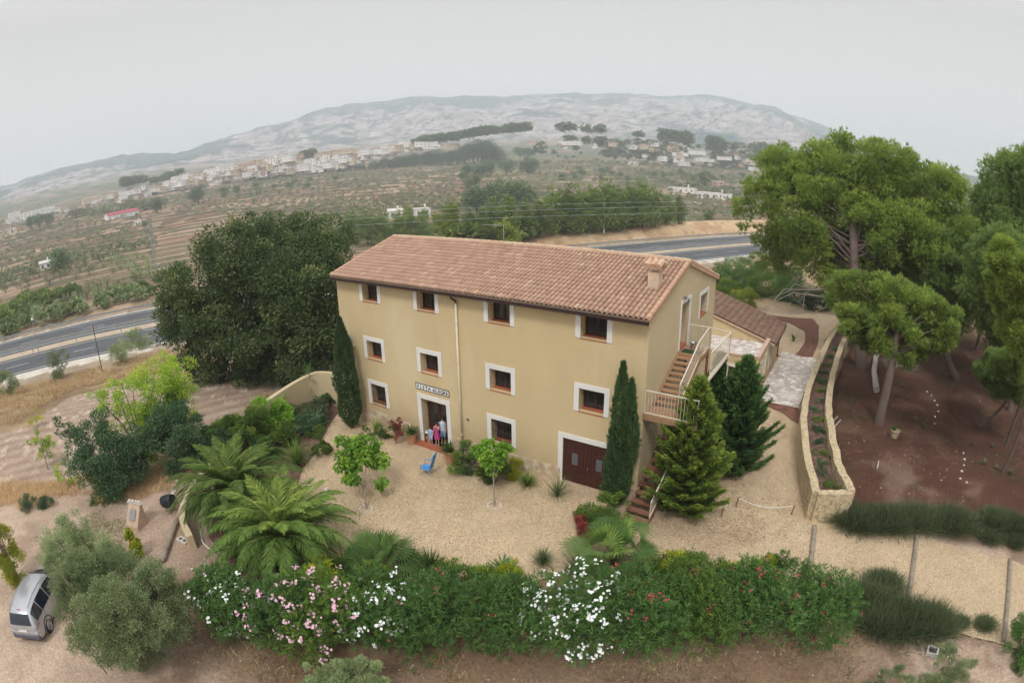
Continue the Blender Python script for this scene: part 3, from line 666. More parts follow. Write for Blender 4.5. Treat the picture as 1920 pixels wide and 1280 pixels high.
mb.add([(-6,22.4,-.4),(2.3,22.4,-.4),(2.3,22.4,2.9),(-6,22.4,5.4)],[(3,2,1,0)])
loc(mb).build('wall',[WALL,CON],ax)
mb=MB(); mb.box(2.1,2.36,12.97,17.1,2.95,3.12); mb.box(-6,2.1,12.97,13.15,2.95,3.05); loc(mb).build('parapet',mat('pink_coping',(.58,.40,.34),(.5,.33,.27),scale=2,rough=.8),ax)
o=tile_roof('roof',(2.72,17.05-17,2.80),(0,5.5,0),(-9,0,2.75),23,22,ROOFD,ax,r=.06)
mb=MB(); mb.add([(2.68,17.05,2.76),(2.68,22.5,2.76),(-6.2,22.5,5.47),(-6.2,17.05,5.47),(2.68,17.05,2.66),(2.68,22.5,2.66),(-6.2,22.5,5.37),(-6.2,17.05,5.37)],[(0,1,2,3),(7,6,5,4),(0,4,5,1),(3,7,4,0)]); loc(mb).build('roof_deck',RID,ax)
mb=MB(); mb.tube([(2.78,17.1,2.72),(2.78,22.4,2.72)],.06,6); mb.tube([(2.38,22.2,2.7),(2.38,22.2,.3)],.045,6); loc(mb).build('gutter',GUT,ax)
for (pl,a0,a1,z0,z1) in (('y',.25,1.15,1.05,2.25),('x',13.9,14.6,.9,2.3),('x',15.8,16.3,.9,2.3),('x',18.,18.8,.9,2.3)):
    mb=MB(); g=MB(); t=MB()
    if pl=='y':
        mb.box(a0,a1,13.15,13.19,z0,z1); g.box(a0+.07,a1-.07,13.14,13.15,z0+.07,z1-.07)
        for q in ((a0-.18,a0,z0-.1,z1),(a1,a1+.18,z0-.1,z1),(a0-.18,a1+.18,z1,z1+.18)): t.box(q[0],q[1],12.97,13.0,q[2],q[3])
    else:
        mb.box(2.08,2.12,a0,a1,z0,z1); g.box(2.12,2.13,a0+.07,a1-.07,z0+.07,z1-.07)
        for q in ((a0-.14,a0,z0-.1,z1),(a1,a1+.14,z0-.1,z1),(a0-.14,a1+.14,z1,z1+.14)): t.box(2.3,2.33,q[0],q[1],q[2],q[3])
    w_=loc(mb).build('window',WOOD,ax); loc(g).build('pane',GLASS,w_); loc(t).build('surround',WHITE,w_)
# ------------------------------------------------------------------ external staircase
STW=mat('stair_wood',(.40,.24,.14),(.31,.18,.10),scale=2,rough=.7,stretch=(.3,3,3)); STD=mat('rusty_stair',(.21,.095,.06),(.27,.13,.085),scale=4,rough=.8)
WRL=mat('cream_railing_paint',(.76,.70,.60),(.68,.60,.48),scale=3,rough=.5)
stc=empty('external_staircase',(0,-1.5,.4),0,'brown open-tread staircase with cream railings climbing the gable wall','staircase')
def sl_(mb): mb.v=[(a,b+1.5,c-.4) for a,b,c in mb.v]; return mb
n=15
tp=None
for i in range(n):
    y=-1.45+i*.39; z=.55+i*.172; mb=MB(); mb.obox((.60,y,z),(1.05,.27,.06),rz=-.02); o=sl_(mb).build('tread',STD,stc)
mb=MB()
for x in (.12,1.1): mb.beam((x,-1.55,.33),(x,4.2,2.9),.05,.2)
sl_(mb).build('stringer',STD,stc)
mb=MB(); mb.box(.02,2.2,4.3,5.4,2.95,3.1); sl_(mb).build('half_landing',STD,stc)
n2=9
for i in range(n2):
    y=4.2-i*.38; z=3.15+i*.135; mb=MB(); mb.box(1.2,2.15,y-.14,y+.14,z-.05,z+.01); sl_(mb).build('tread',STW,stc)
mb=MB(); mb.box(.02,2.15,-.08,.95,4.22,4.36); mb.box(.0,2.17,-.1,-.06,4.16,4.40); sl_(mb).build('landing',STW,stc)
n3=9
for i in range(n3):
    y=1.15+i*.305; z=4.47+i*.138; mb=MB(); mb.box(.08,1.02,y-.12,y+.14,z-.05,z+.01); sl_(mb).build('tread',STW,stc)
mb=MB()
mb.beam((.06,.9,4.34),(.06,3.8,5.62),.05,.18); mb.beam((1.06,.9,4.36),(1.06,3.8,5.64),.06,.26); mb.box(1.02,1.12,.85,.97,4.3,5.0)
sl_(mb).build('stringer',STW,stc)
mb=MB(); mb.box(.03,1.1,3.72,4.85,5.58,5.70); mb.box(1.02,1.14,3.7,4.9,5.5,5.72); sl_(mb).build('door_platform',STW,stc)
for (x,y) in ((2.1,.0),(2.1,.9),(1.1,4.8),(.1,4.8)):
    mb=MB(); mb.box(x-.05,x+.05,y-.05,y+.05,.3,4.2 if y<2 else 5.6); sl_(mb).build('support_post',STD,stc)
def railing(pts,h,name,nb=14,base=.08,mesh_=False):
    mb=MB()
    for (a,b) in zip(pts[:-1],pts[1:]):
        a=np.array(a);b=np.array(b); l=np.linalg.norm((b-a)[:2]); k=max(2,int(l/.13))
        mb.beam(a+[0,0,h],b+[0,0,h],.045,.035); mb.beam(a+[0,0,base],b+[0,0,base],.035,.03)
        for i in range(k+1):
            p=a+(b-a)*i/k; r=.018 if i in (0,k) else .0085; mb.tube([p+[0,0,base],p+[0,0,h]],r,5)
    return sl_(mb).build(name,WRL,stc)
railing([(.04,-.05,4.36),(2.12,-.05,4.36),(2.12,.9,4.36)],.98,'landing_railing')
railing([(1.06,.95,4.45),(1.06,3.3,5.52),(1.06,4.82,5.72)],.95,'stair_railing')
railing([(.08,4.85,5.72),(1.06,4.85,5.72),(2.12,4.6,5.72),(2.05,1.5,5.72)],.98,'platform_railing')
railing([(1.1,-1.3,.62),(1.1,.7,1.5)],.8,'lower_railing')
mb=MB(); mb.box(2.0,2.1,1.45,4.65,5.6,5.70); sl_(mb).build('platform_beam',WRL,stc)
for q in ((2.05,1.5),(2.12,4.6)): mb=MB(); mb.tube([(*q,5.7),(*q,3.2)],.03,6); sl_(mb).build('railing_post',WRL,stc)
b=empty('bucket',(.45,4.62,5.71),0,'small galvanised bucket beside the gable door','bucket'); mb=MB(); mb.lathe([(.0,.01),(.1,.0),(.105,.02),(.15,.28),(.156,.285),(.14,.27),(.095,.03),(0,.03)],n=14); mb.build('pail',GALV,b,smooth=True)
mb=MB(); mb.tube([(-.15,0,.26),(-.1,.02,.12),(0,.155,.1),(.1,.02,.12),(.15,0,.26)],.005,5); mb.build('bucket_handle',GALV,b)
mb=MB(); mb.box(.12,.95,3.85,4.35,5.705,5.725); o=mb.build('doormat',mat('green_mat',(.02,.045,.02),(.03,.06,.028),scale=30,rough=1),bevel=.005); tag(o,'dark green doormat at the head of the staircase','doormat')
# ------------------------------------------------------------------ foliage builders
def unit(v): return v/(np.linalg.norm(v,axis=-1,keepdims=True)+1e-9)
def rdir(n): return unit(rng.normal(size=(n,3)))
def leaves(P,Dr,Ln,Wd,sag=0.,fold=0.):
    """diamond leaves: base P, direction Dr, length Ln, width Wd -> V,F"""
    P=np.asarray(P,float);n=len(P);Dr=unit(Dr);Ln=np.broadcast_to(Ln,(n,))[:,None];Wd=np.broadcast_to(Wd,(n,))[:,None]
    sd=unit(np.cross(Dr,rdir(n))); tip=P+Dr*Ln; tip[:,2]-=(sag*Ln)[:,0]; md=P+Dr*Ln*.45
    V=np.stack([P,md+sd*Wd*.5,tip,md-sd*Wd*.5],1).reshape(-1,3); F=np.arange(4*n).reshape(n,4); return V,F
def shell(c,r,n,inner=.55,lump=.25,up=0.):
    """points in the outer part of a lumpy ellipsoid, with outward directions"""
    d=rdir(n); 
    if up: d=unit(d+np.array([0,0,up]))
    a=rng.random(3)*9; lm=1+lump*(np.sin(d[:,0]*5+a[0])*np.sin(d[:,1]*5+a[1])+np.sin(d[:,2]*6+a[2]))*.5
    q=(inner+(1-inner)*rng.random(n)**.6)*lm
    return np.array(c)+d*np.array(r)*q[:,None],d,q
def clumps_from(blobs,sub=14,rs=.42):
    """small leaf clusters over the surface of each big blob"""
    out=[]
    for (c,r) in blobs:
        r=np.array([r,r,r*.85]) if np.isscalar(r) else np.array(r)
        k=int(sub*max(.5,(r.mean())**1.0)) if sub<40 else sub
        p,d,_=shell(c,r,k,.55,.15); 
        for i in range(k): out.append((p[i],r.mean()*rs*(.7+.6*rng.random()),d[i]))
    return out
def crown(name,blobs,nleaf,L,W,mt,parent,sub=14,rs=.42,out=.8,upb=.35,sag=.1,core=True,lv=.15):
    cl=clumps_from(blobs,sub,rs); tot=sum(c[1]**2 for c in cl); PP=[];DD=[];VV=[]
    for (c,r,d) in cl:
        k=max(3,int(nleaf*r*r/tot)); p,dd,q=shell(c,(r,r,r*.8),k,.25,.3)
        PP.append(p); DD.append(unit(dd*out+rdir(k)*.7+np.array([0,0,upb])+d*.3)); VV.append(np.clip(rng.random()*.55+rng.random(k)*.45+.12*dd[:,2],0,1))  # upper side of each clump tinted lighter, top light put into leaf tone
    P=np.vstack(PP);Dr=np.vstack(DD);v=np.concatenate(VV);n=len(P)
    V,F=leaves(P,Dr,L*(.7+.6*rng.random(n)),W*(.7+.6*rng.random(n)),sag)
    return mesh_np(name,V,F,mt,parent,var=v)
def branchy(mb,base,targets,r0,r1=.02,n=6,fork=.45,wob=.12):
    base=np.array(base,float)
    for t in targets:
        t=np.array(t,float); l=np.linalg.norm(t-base); k=5; pts=[]
        for i in range(k+1):
            s=i/k; p=base*(1-s)+t*s; p[2]+=l*.08*math.sin(PI*s); p+=rng.normal(size=3)*wob*l*.12*math.sin(PI*s); pts.append(p)
        mb.tube(pts,[r0*(1-s_)+r1*s_ for s_ in np.linspace(0,1,k+1)],n)
BARK=mat('bark',(.11,.08,.06),(.07,.05,.04),scale=5,rough=.95,bump=.8,bs=14,stretch=(1,1,.3)); BARKG=mat('grey_bark',(.33,.28,.23),(.22,.18,.14),scale=6,rough=.95,bump=.5,bs=16,stretch=(1,1,.35))
PINEBARK=mat('pine_bark',(.12,.082,.07),(.18,.135,.12),scale=4,rough=.95,bump=1,bs=9,stretch=(1,1,.35))
LM=dict(
 carob=leafmat('dark_evergreen_leaf',(.036,.058,.024),(.085,.125,.048),(.23,.235,.09),.3,f=1.7),
 pine=leafmat('pine_needle',(.095,.15,.035),(.215,.285,.055),(.38,.45,.09),.28,rand=.08,f=1.6),
 pined=leafmat('dark_pine_needle',(.07,.11,.035),(.15,.21,.055),(.24,.30,.075),.4,rand=.1,f=2.1),
 cyp=leafmat('cypress_leaf',(.035,.072,.026),(.085,.15,.05),None,.2),
 conl=leafmat('golden_conifer_leaf',(.045,.085,.016),(.12,.19,.03),(.28,.33,.05),.25,rand=.05),
 cond=leafmat('deep_conifer_leaf',(.022,.065,.024),(.06,.135,.038),(.14,.22,.055),.2,rand=.05),
 palm=leafmat('palm_leaf',(.06,.115,.03),(.13,.22,.045),(.28,.34,.07),.25,rand=.05),
 palmd=leafmat('deep_palm_leaf',(.045,.085,.025),(.09,.16,.035),(.18,.25,.05),.25,rand=.05),
 fan=leafmat('fan_palm_leaf',(.03,.065,.018),(.085,.15,.035),(.19,.27,.06),.25),
 olive=leafmat('olive_leaf',(.12,.165,.07),(.22,.275,.125),(.34,.40,.22),.15),
 olea=leafmat('oleander_leaf',(.035,.085,.022),(.085,.165,.04),(.16,.24,.05),.25),
 bright=leafmat('bright_leaf',(.10,.22,.025),(.20,.36,.045),(.34,.46,.06),.4),
 robi=leafmat('yellow_green_leaf',(.13,.22,.03),(.27,.38,.045),(.50,.50,.06),.4),
 oak=leafmat('holm_oak_leaf',(.035,.078,.038),(.085,.15,.07),(.16,.22,.10),.2),
 gold=leafmat('golden_poplar_leaf',(.20,.28,.04),(.46,.46,.05),(.70,.60,.06),.4),
 yel=leafmat('yellow_shrub_leaf',(.16,.26,.02),(.40,.42,.03),(.72,.66,.10),.4),
 lav=leafmat('lavender_leaf',(.06,.085,.04),(.125,.155,.07),(.23,.24,.13),.2),
 shrub=leafmat('shrub_leaf',(.05,.10,.022),(.12,.20,.035),(.26,.30,.05),.3),
 pop=leafmat('poplar_leaf',(.085,.13,.04),(.17,.23,.065),(.30,.35,.10),.3,rand=.25),
 popy=leafmat('light_poplar_leaf',(.12,.17,.03),(.24,.30,.05),(.40,.42,.07),.3),
 alm=leafmat('almond_leaf',(.085,.10,.055),(.15,.17,.09),(.24,.25,.14),.2,rand=.3),
 fpine=leafmat('far_pine_leaf',(.045,.08,.035),(.09,.14,.055),(.15,.20,.08),.15,rand=.3),
 wood=leafmat('hazy_wood_leaf',(.10,.14,.085),(.16,.21,.12),(.22,.27,.15),.2),  # paled for the distant wood, haze put into the leaf colour
 straw=leafmat('dry_grass_blade',(.40,.27,.14),(.55,.41,.24),(.68,.55,.36),.2),
 red=leafmat('red_leaf',(.12,.03,.02),(.25,.06,.05),None,.3))
PET=lambda n,c: mat(n,c,tuple(min(1,q*1.15) for q in c),scale=9,rough=.6)
PW,PP_,PR=PET('white_petal',(.84,.84,.84)),PET('pale_pink_petal',(.76,.47,.58)),PET('crimson_petal',(.42,.05,.09))
# ---- pines
def needle_crown(name,blobs,ntuft,mt,parent,sub=15,rs=.42,ln=.32,w=.042,nn=8):
    cl=clumps_from(blobs,sub,rs); tot=sum(c[1]**2 for c in cl); PP=[];DD=[];VV=[]
    for (c,r,d) in cl:
        k=max(4,int(ntuft*r*r/tot)); p,dd,q=shell(c,(r,r,r*.75),k,.35,.25); cv=rng.random()*.4
        a=unit(dd*.7+d*.4+np.array([0,0,.75])+rng.normal(size=(k,3))*.25)
        PP.append(np.repeat(p,nn,0)); DD.append(unit(np.repeat(a,nn,0)+rng.normal(size=(k*nn,3))*.42)); VV.append(np.clip(np.repeat(cv+.38*rng.random(k)+.18*dd[:,2],nn)+rng.normal(0,.08,k*nn),0,1))  # needles on clump tops tinted lighter, lit upper sides put into the colour
    P=np.vstack(PP);Dr=np.vstack(DD);v=np.concatenate(VV);n=len(P)
    V,F=leaves(P,Dr,ln*(.7+.6*rng.random(n)),w,0.)
    return mesh_np(name,V,F,mt,parent,var=v)
def pxblobs(lst,dist,dj=2.,vs=.85):
    out=[]
    for q in lst:
        u,v,r=q[:3]; dd=dist+(q[3] if len(q)>3 else rnd.uniform(-dj,dj)); c=D(u,v,dd); R=r/FPX*dd; out.append((c,np.array([R,R,R*vs])))
    return out
def tree(name,base,blobs,label,cat,group,mk,barkm,r0,lean=(0,0),h0=None,trunk='trunk',limbs=True,targets=None):
    t=empty(name,base,0,label,cat,group); b=np.array(base,float)
    bl=[(np.array(c)-b,r) for c,r in blobs]
    if h0 is None: h0=min(c[2] for c,r in bl)*.9
    cen=np.mean([c for c,r in bl],axis=0); top=np.array([cen[0]*.45+lean[0],cen[1]*.45+lean[1],h0])
    mb=MB(); k=6; pts=[]
    for i in range(k+1):
        s=i/k; p=top*s; p=p.copy(); p[0]+=math.sin(s*PI)*lean[0]*.3+rnd.uniform(-.03,.03)*h0*.3*(0<s<1); pts.append(p)
    mb.tube([(0,0,-.3)]+pts,[r0*1.5]+[r0*(1.25-.45*i/k) if i else r0*1.3 for i in range(k+1)],10)
    if limbs: [branchy(mb,top*(1-.35*rnd.random()),[c],r0*.26,.02,5) for c,r in bl]
    mb.build(trunk,barkm,t,smooth=True)
    mk(bl,t); return t
def mkpine(nt_,m='pine',**k): return lambda bl,t: needle_crown('crown',bl,nt_,LM[m],t,**k)
# big pine over the planter wall
Pb=G(1617,692)
PB=[(1478,318,52),(1535,335,62),(1585,292,48),(1650,302,50),(1705,335,55),(1762,355,48),(1432,372,34),(1398,388,24),(1500,400,58),(1566,420,60),(1640,400,62),(1718,425,60),(1785,425,42),(1470,468,46),(1535,478,42),(1620,485,50),(1700,490,52),(1768,500,40),(1440,445,26),(1440,340,22,-3),(1600,350,55,3),(1680,380,55,3),(1500,360,40,-3),(1610,395,40,-3.5),(1545,455,34,-3),(1400,425,16),(1425,490,18),(1740,545,36,2),(1560,520,34),(1480,500,26),(1640,540,40),(1700,555,34),(1410,350,18),(1520,440,46,-3),(1660,450,50,-3),(1740,460,46,-3),(1800,470,34)]
main=tree('pine_tree',Pb,pxblobs(PB,46,2.6),'tall bright green umbrella pine rising behind the low stone planter wall','pine tree','pines in the grove',mkpine(60000),PINEBARK,.36,(-.9,0),h0=9.5)
Pb=G(1648,796)
tree('pine_tree',Pb,pxblobs([(1595,560,40),(1640,600,50),(1700,590,55),(1745,618,46),(1775,612,26),(1585,535,28),(1700,645,34),(1668,545,36),(1630,560,44),(1750,580,30),(1570,585,18),(1690,668,22),(1640,640,24),(1610,600,34,-1.4),(1670,615,46,-1.5),(1720,575,40,1.5),(1745,650,20),(1600,520,20),(1780,585,22)],34,1.3,.75),'smaller light green pine with a straight trunk in front of the umbrella pine','pine tree','pines in the grove',mkpine(22000,sub=15),PINEBARK,.24,(.1,0),h0=5.4)
GR=[((1795,712),[(1790,470,60),(1800,540,55),(1760,560,45),(1830,500,45),(1820,590,40),(1830,430,35)],50,'pined','dim green pine with a slanting trunk between the two bright pines',(-1.5,0),.2),
    ((1893,770),[(1890,500,60),(1850,560,50),(1910,590,55),(1880,620,45),(1940,540,60),(1865,480,40)],41,'pined','dark pine with a straight black trunk at the right edge of the grove',(.3,0),.2),
    ((1862,690),[(1885,330,40),(1905,390,55),(1860,400,45),(1845,450,50),(1900,450,60),(1870,360,36),(1940,330,50),(1835,495,40)],52,'pined','tallest shaded pine cut by the right edge of the photo',(0,0),.24),
    ((1835,800),[(1880,705,32),(1860,690,26),(1895,680,30),(1905,720,26)],34,'pined','stunted pine with a thin trunk leaning right in the grove',(1.3,0),.09),
    ((1886,834),[(1900,600,30),(1890,560,30),(1925,620,40)],29,'pine','thin forked pine with light tips near the right edge',(.5,0),.08),
    ((1720,650),[(1740,520,40),(1715,560,36),(1690,540,40),(1770,545,34)],58,'pined','distant small pine between the trunks of the grove',(0,0),.16),
    ((1880,885),[(1895,505,34),(1880,525,24),(1925,520,40),(1910,545,30)],25,'pine','low sunlit pine branch tree leaning in from the right edge',(.8,0),.07)]
for (bp,bls,dist,m_,lab,ln_,r0) in GR:
    tree('pine_tree',G(*bp),pxblobs([(u,v,r*1.12) for u,v,r in bls],dist,2.5),lab,'pine tree','pines in the grove',mkpine(int(3400*len(bls)),m_,sub=16),PINEBARK,r0,ln_)
for i,(bp,hh) in enumerate([((1765,690),9),((1745,655),10),((1830,655),11),((1800,640),10),((1700,632),11)]):
    b=G(*bp); a=rnd.uniform(0,6)
    bl=[(b+np.array([rnd.uniform(-1.8,1.8),rnd.uniform(-1.8,1.8),hh*f]),np.array([1.9,1.9,1.3])) for f in (.62,.72,.8,.9,.98)]
    tree('pine_tree',b,bl,['slim dark pine deep in the grove beside the umbrella pine','second slim pine deep in the grove, nearer the garden path','slim pine deep in the grove toward the right edge','slim pine at the back of the grove under the tall shaded one','hindmost slim pine of the grove seen past the bright trunk'][i],'pine tree','pines in the grove',mkpine(5000,'pined',sub=8),PINEBARK,.15)
# dead branches on the left of the pine
mb=MB(); b0=D(1585,545,44)
for (u,v,dd) in [(1440,560,42),(1475,590,41),(1400,610,40),(1490,540,43),(1430,580,41.5),(1510,600,41)]:
    e_=D(u,v,dd); branchy(mb,b0-Pb*0,[e_],.06,.012,5,wob=.8)
    for k in range(7):
        s=rnd.uniform(.35,.95); p=b0*(1-s)+e_*s; branchy(mb,p,[p+np.array([rnd.uniform(-.9,.3),rnd.uniform(-.9,.4),rnd.uniform(-.7,.4)])],.018,.006,4,wob=1)
mb.v=[(a-main.location.x,b-main.location.y,c-main.location.z) for a,b,c in mb.v]; mb.build('dead_branches',BARKG,main)
# ---- big dark tree left of the house
base=np.array([-24.5,2.0,-.2])
CB=[(330,535,44),(352,610,52),(385,670,48),(425,475,58),(452,560,80),(520,448,58),(505,640,78),(588,478,62),(600,560,70),(565,675,60),(622,440,42),(400,600,58),(470,705,36),(600,640,50),(312,580,30),(400,700,26),(540,540,70,-3),(470,500,50,-3),(560,610,60,-3),(470,430,36),(640,500,26),(360,560,40,-2),(545,730,30),(450,640,46,-2.5),(395,722,16),(570,425,30)]
tree('broadleaf_tree',base,pxblobs(CB,40,2.6),'huge dark evergreen tree crowding the left end of the farmhouse','tree',None,lambda bl,t: crown('crown',bl,170000,.21,.11,LM['carob'],t,sub=28,rs=.36),BARK,.42,h0=2.8)
# ---- cypresses
def cypress(base,h,rmax,label,nl=15000,tops=((0,0,1.),)):
    t=empty('cypress',base,0,label,'cypress tree','columnar cypresses against the farmhouse'); PP=[];DD=[];VV=[]
    for (tx,ty,th) in tops:
        k=int(nl/len(tops)); hh=h*th; s=rng.random(k)**.85; z=.15+s*(hh-.15); prof=rmax*np.clip(np.minimum(1,(s+.03)*7),0,1)**.5*(1-s**2.6)**.9*(.85+.3*vn(s*9+tx*7,s*0,5))/ (1 if len(tops)==1 else 1.25)
        a=rng.random(k)*2*PI; rr=prof*(.72+.34*rng.random(k)); rr*=1+.16*np.sin(a*5+z*2.1)+.22*(vn(a*2.2,z*1.6,9)-.5)
        P=np.stack([np.cos(a)*rr+tx*np.minimum(1,s*2),np.sin(a)*rr+ty*np.minimum(1,s*2),z],1); o_=np.stack([np.cos(a),np.sin(a),0*a],1)
        PP.append(P);DD.append(unit(o_*.45+np.array([0,0,1.2])+rng.normal(size=(k,3))*.3));VV.append(np.clip(.5*vn(a*3,z*2.2,8)+.55*rng.random(k),0,1))
    P=np.vstack(PP); n=len(P); V,F=leaves(P,np.vstack(DD),.15*(.6+.8*rng.random(n)),.05)
    mesh_np('foliage',V,F,LM['cyp'],t,var=np.concatenate(VV)); mb=MB(); mb.tube([(0,0,-.2),(0,0,.7),(0,0,h*.75)],[.12,.1,.03],8); mb.build('trunk',BARK,t); return t
cypress((-15.75,-1.0,0),6.1,.62,'slim dark cypress beside the ground floor window at the left end of the facade',16000)
cypress((-.60,-.75,.4),6.1,.54,'tall twin-topped cypress in front of the right corner of the facade beside the garage',19000,((-.05,0,1.),(.3,.05,.9),(-.1,-.1,.6)))
# ---- feathery conifers beside the stairs
def conifer(base,h,r,label,m,nb=150,seed=0,droop=.1):
    rg=np.random.default_rng(seed); t=empty('conifer',base,0,label,'conifer','feathery conifers beside the staircase'); PP=[];DD=[];VV=[];mb=MB()
    mb.tube([(0,0,-.2),(0,0,h*.5),(0,0,h*.97)],[.14,.09,.02],8)
    for i in range(nb):
        s=(i+.5)/nb; z=.15+s*(h-.3); a=i*2.399+rg.random()*.5; L_=r*((1-s)**.8)*(.55+.62*rg.random()**1.5)+.10
        if s<.07: L_*=.8
        el_=.10+.65*s+rg.random()*.15; k=max(8,int(L_*34)); u=np.linspace(.08,1,k)
        dirx=np.array([math.cos(a)*math.cos(el_),math.sin(a)*math.cos(el_),math.sin(el_)]); side=np.array([-math.sin(a),math.cos(a),0])
        sp=dirx*L_*u[:,None]; sp[:,2]+= -droop*L_*np.sin(u*PI)+.12*L_*u**3; sp[:,2]+=z
        mb.tube([(0,0,z),tuple(sp[k//2]),tuple(sp[-1])],[.018,.012,.004],4,False)
        wd=(.10+.40*np.sin(np.clip(u*1.15,0,1)*PI)**.8)*min(.55,L_*.38)
        for sg in (-1,1,0):
            for lay in range(4):
                P=sp+side*(sg*wd*rg.random(k))[:,None]+rg.normal(size=(k,3))*.035; d_=unit(dirx*.9+side*(sg*.75)+np.array([0,0,.25])+rg.normal(size=(k,3))*.28)
                PP.append(P);DD.append(d_);VV.append(np.clip(.15+.5*u+.35*rg.random(k)+.15*(rg.random()-.5),0,1))
    P=np.vstack(PP);n=len(P);V,F=leaves(P,np.vstack(DD),.17*(.6+.7*rng.random(n)),.042)
    mesh_np('foliage',V,F,LM[m],t,var=np.concatenate(VV)); mb.build('trunk',BARK,t); return t
def atz(u,v,x=None,y=None):
    d=ray(u,v); t=(x-CAM[0])/d[0] if x is not None else (y-CAM[1])/d[1]; return CAM+t*d
conifer((2.0,.35,.4),5.7,2.0,'broad yellow-green conifer in front of the staircase, nearest of the three','conl',240,3)
conifer((1.75,4.75,.4),5.3,1.4,'slender deep green conifer behind the yellow-green one, right beside the stairs','cond',190,4)
conifer((3.05,4.5,.4),5.45,2.2,'spreading dark green conifer at the right of the three, over the driveway','cond',200,5,.16)
# ---- date palms
def datepalm(base,h,L_,label,nf=64,seed=0,m='palm'):
    rg=np.random.default_rng(seed); t=empty('date_palm',base,0,label,'palm tree','feathered palms in the left bed'); mb=MB(); PP=[];DD=[];LL=[];VV=[]
    for i in range(nf):
        s=i/nf; a=i*2.399+rg.random()*.4; e0=1.48-1.55*s**.85+rg.normal()*.10; l=L_*(.72+.28*math.sin(PI*min(1,s*1.1)))*(.88+.24*rg.random())
        k=46; u=np.linspace(0,1,k); el_=e0-(.55+1.0*(1-abs(s-.5)))*u**1.9*1.05
        stp=l/k; x=np.cumsum(np.cos(el_))*stp; z=np.cumsum(np.sin(el_))*stp+h; o_=np.array([math.cos(a),math.sin(a),0]); sd_=np.array([-math.sin(a),math.cos(a),0])
        P=o_*x[:,None]+np.array([0,0,1])*z[:,None]; tg=unit(np.gradient(P,axis=0)); nr=unit(np.cross(tg,sd_))*-1
        mb.tube([tuple(q) for q in P[::9]],[.03,.022,.016,.011,.007,.004][:len(P[::9])],5,False)
        for sg in (-1,1):
            for q in range(3):
                uu=u[4:]; PQ=P[4:]+tg[4:]*(q/3.*stp); ll=.40*L_/2.6*np.sin(np.clip(.14+uu*.90,0,1)*PI)**.7+.05
                dd=unit(sd_*sg*.80+tg[4:]*.95+nr[4:]*.35+rg.normal(size=(len(uu),3))*.10+np.array([0,0,-.05])); PP.append(PQ);DD.append(dd);LL.append(ll);VV.append(np.clip(.25+.55*(1-s)+rg.random()*.15+.1*rg.random(len(uu))+(.5 if s>.97 else 0),0,1))
    P=np.vstack(PP);V,F=leaves(P,np.vstack(DD),np.concatenate(LL),.028,.04)
    mesh_np('fronds',V,F,LM[m],t,var=np.concatenate(VV)); mb.build('frond_stems',mat_palmstem,t)
    mb=MB(); mb.tube([(0,0,-.3),(0,0,h*.5),(0,0,h+.1)],[.34,.32,.22],12)
    for i in range(46):
        a=i*2.399; z=.05+(h)*i/46; mb.obox((math.cos(a)*.33,math.sin(a)*.33,z),(.10,.14,.16),rz=a,ry=-.5)
    mb.build('trunk',BARK,t); return t
mat_palmstem=mat('palm_stem',(.30,.30,.12),(.24,.26,.09),scale=3,rough=.6)
datepalm(tuple(G(438,905,2.0)*[1,1,0]),1.45,3.3,'dark green date palm, the left one of the two, beside the curved garden wall',84,1,'palmd')
datepalm(tuple(G(528,985,1.5)*[1,1,0]),1.0,3.35,'bright green date palm spreading over the gravel, the right one of the two',84,2)
# ---- fan palms, yucca, cycads
def fanpalm(base,n,R,h,label,m='fan',seed=0,cat='fan palm',name='fan_palm',group=None,up=.6,stem=.62):
    rg=np.random.default_rng(seed); t=empty(name,base,0,label,cat,group); V=[];F=[];vr=[];mb=MB();b=0
    for i in range(n):
        s=i/n; a=i*2.399+rg.random()*.3; e=1.35-1.45*s+rg.normal()*.1; l=stem*R*(.7+.5*s)*(.8+.4*rg.random()); o_=np.array([math.cos(a)*math.cos(e),math.sin(a)*math.cos(e),math.sin(e)])
        c=np.array([0,0,h])+o_*l; mb.tube([(0,0,h*.6),tuple(c*.5+np.array([0,0,h*.3+.04])),tuple(c)],[.02,.014,.01],4,False)
        nd=unit((o_*.55+np.array([0,0,.35-.9*s])+rg.normal(size=3)*.3)[None])[0]; sd_=unit(np.cross(nd,[0,0,1.])[None])[0]; upv=np.cross(sd_,nd)
        k=22; rad=R*.50*(.75+.4*rg.random()); vv=float(np.clip(.45*(1-s)+.6*rg.random(),0,1))
        tilt=.25
        for j in range(k):
            th=-1.9+3.8*j/(k-1); dr=nd*math.cos(th)+sd_*math.sin(th)+upv*tilt*abs(math.cos(th))*.6; dr=dr/np.linalg.norm(dr); pr=np.cross(dr,upv); pr/=np.linalg.norm(pr)+1e-6
            rr=rad*(1-.18*abs(th)/1.9)*(.92+.16*rg.random()); w_=rr*.042; mid=c+dr*rr*.55; tip=c+dr*rr+np.array([0,0,-.12*rr])
            V+= [c,mid+pr*w_+upv*.012,tip,mid-pr*w_+upv*.012]; F.append((b,b+1,b+2,b+3)); vr.append(min(1,max(0,vv+rg.normal()*.08))); b+=4
    mesh_np('fan_leaves',np.array(V),np.array(F),LM[m],t,var=vr); mb.build('leaf_stems',mat_palmstem,t)
    mb=MB(); mb.tube([(0,0,-.2),(0,0,max(.15,h*.8)),(0,0,h+.05)],[.16,.15,.1],9); mb.build('trunk',BARK,t); return t
fanpalm(G(715,1068,.3),34,1.55,.5,'large green fan palm at the gravel edge left of the spiky yucca','fan',1)
fanpalm(G(1150,1058,.3),32,1.6,.75,'big dark fan palm beside the foot of the staircase','fan',2)
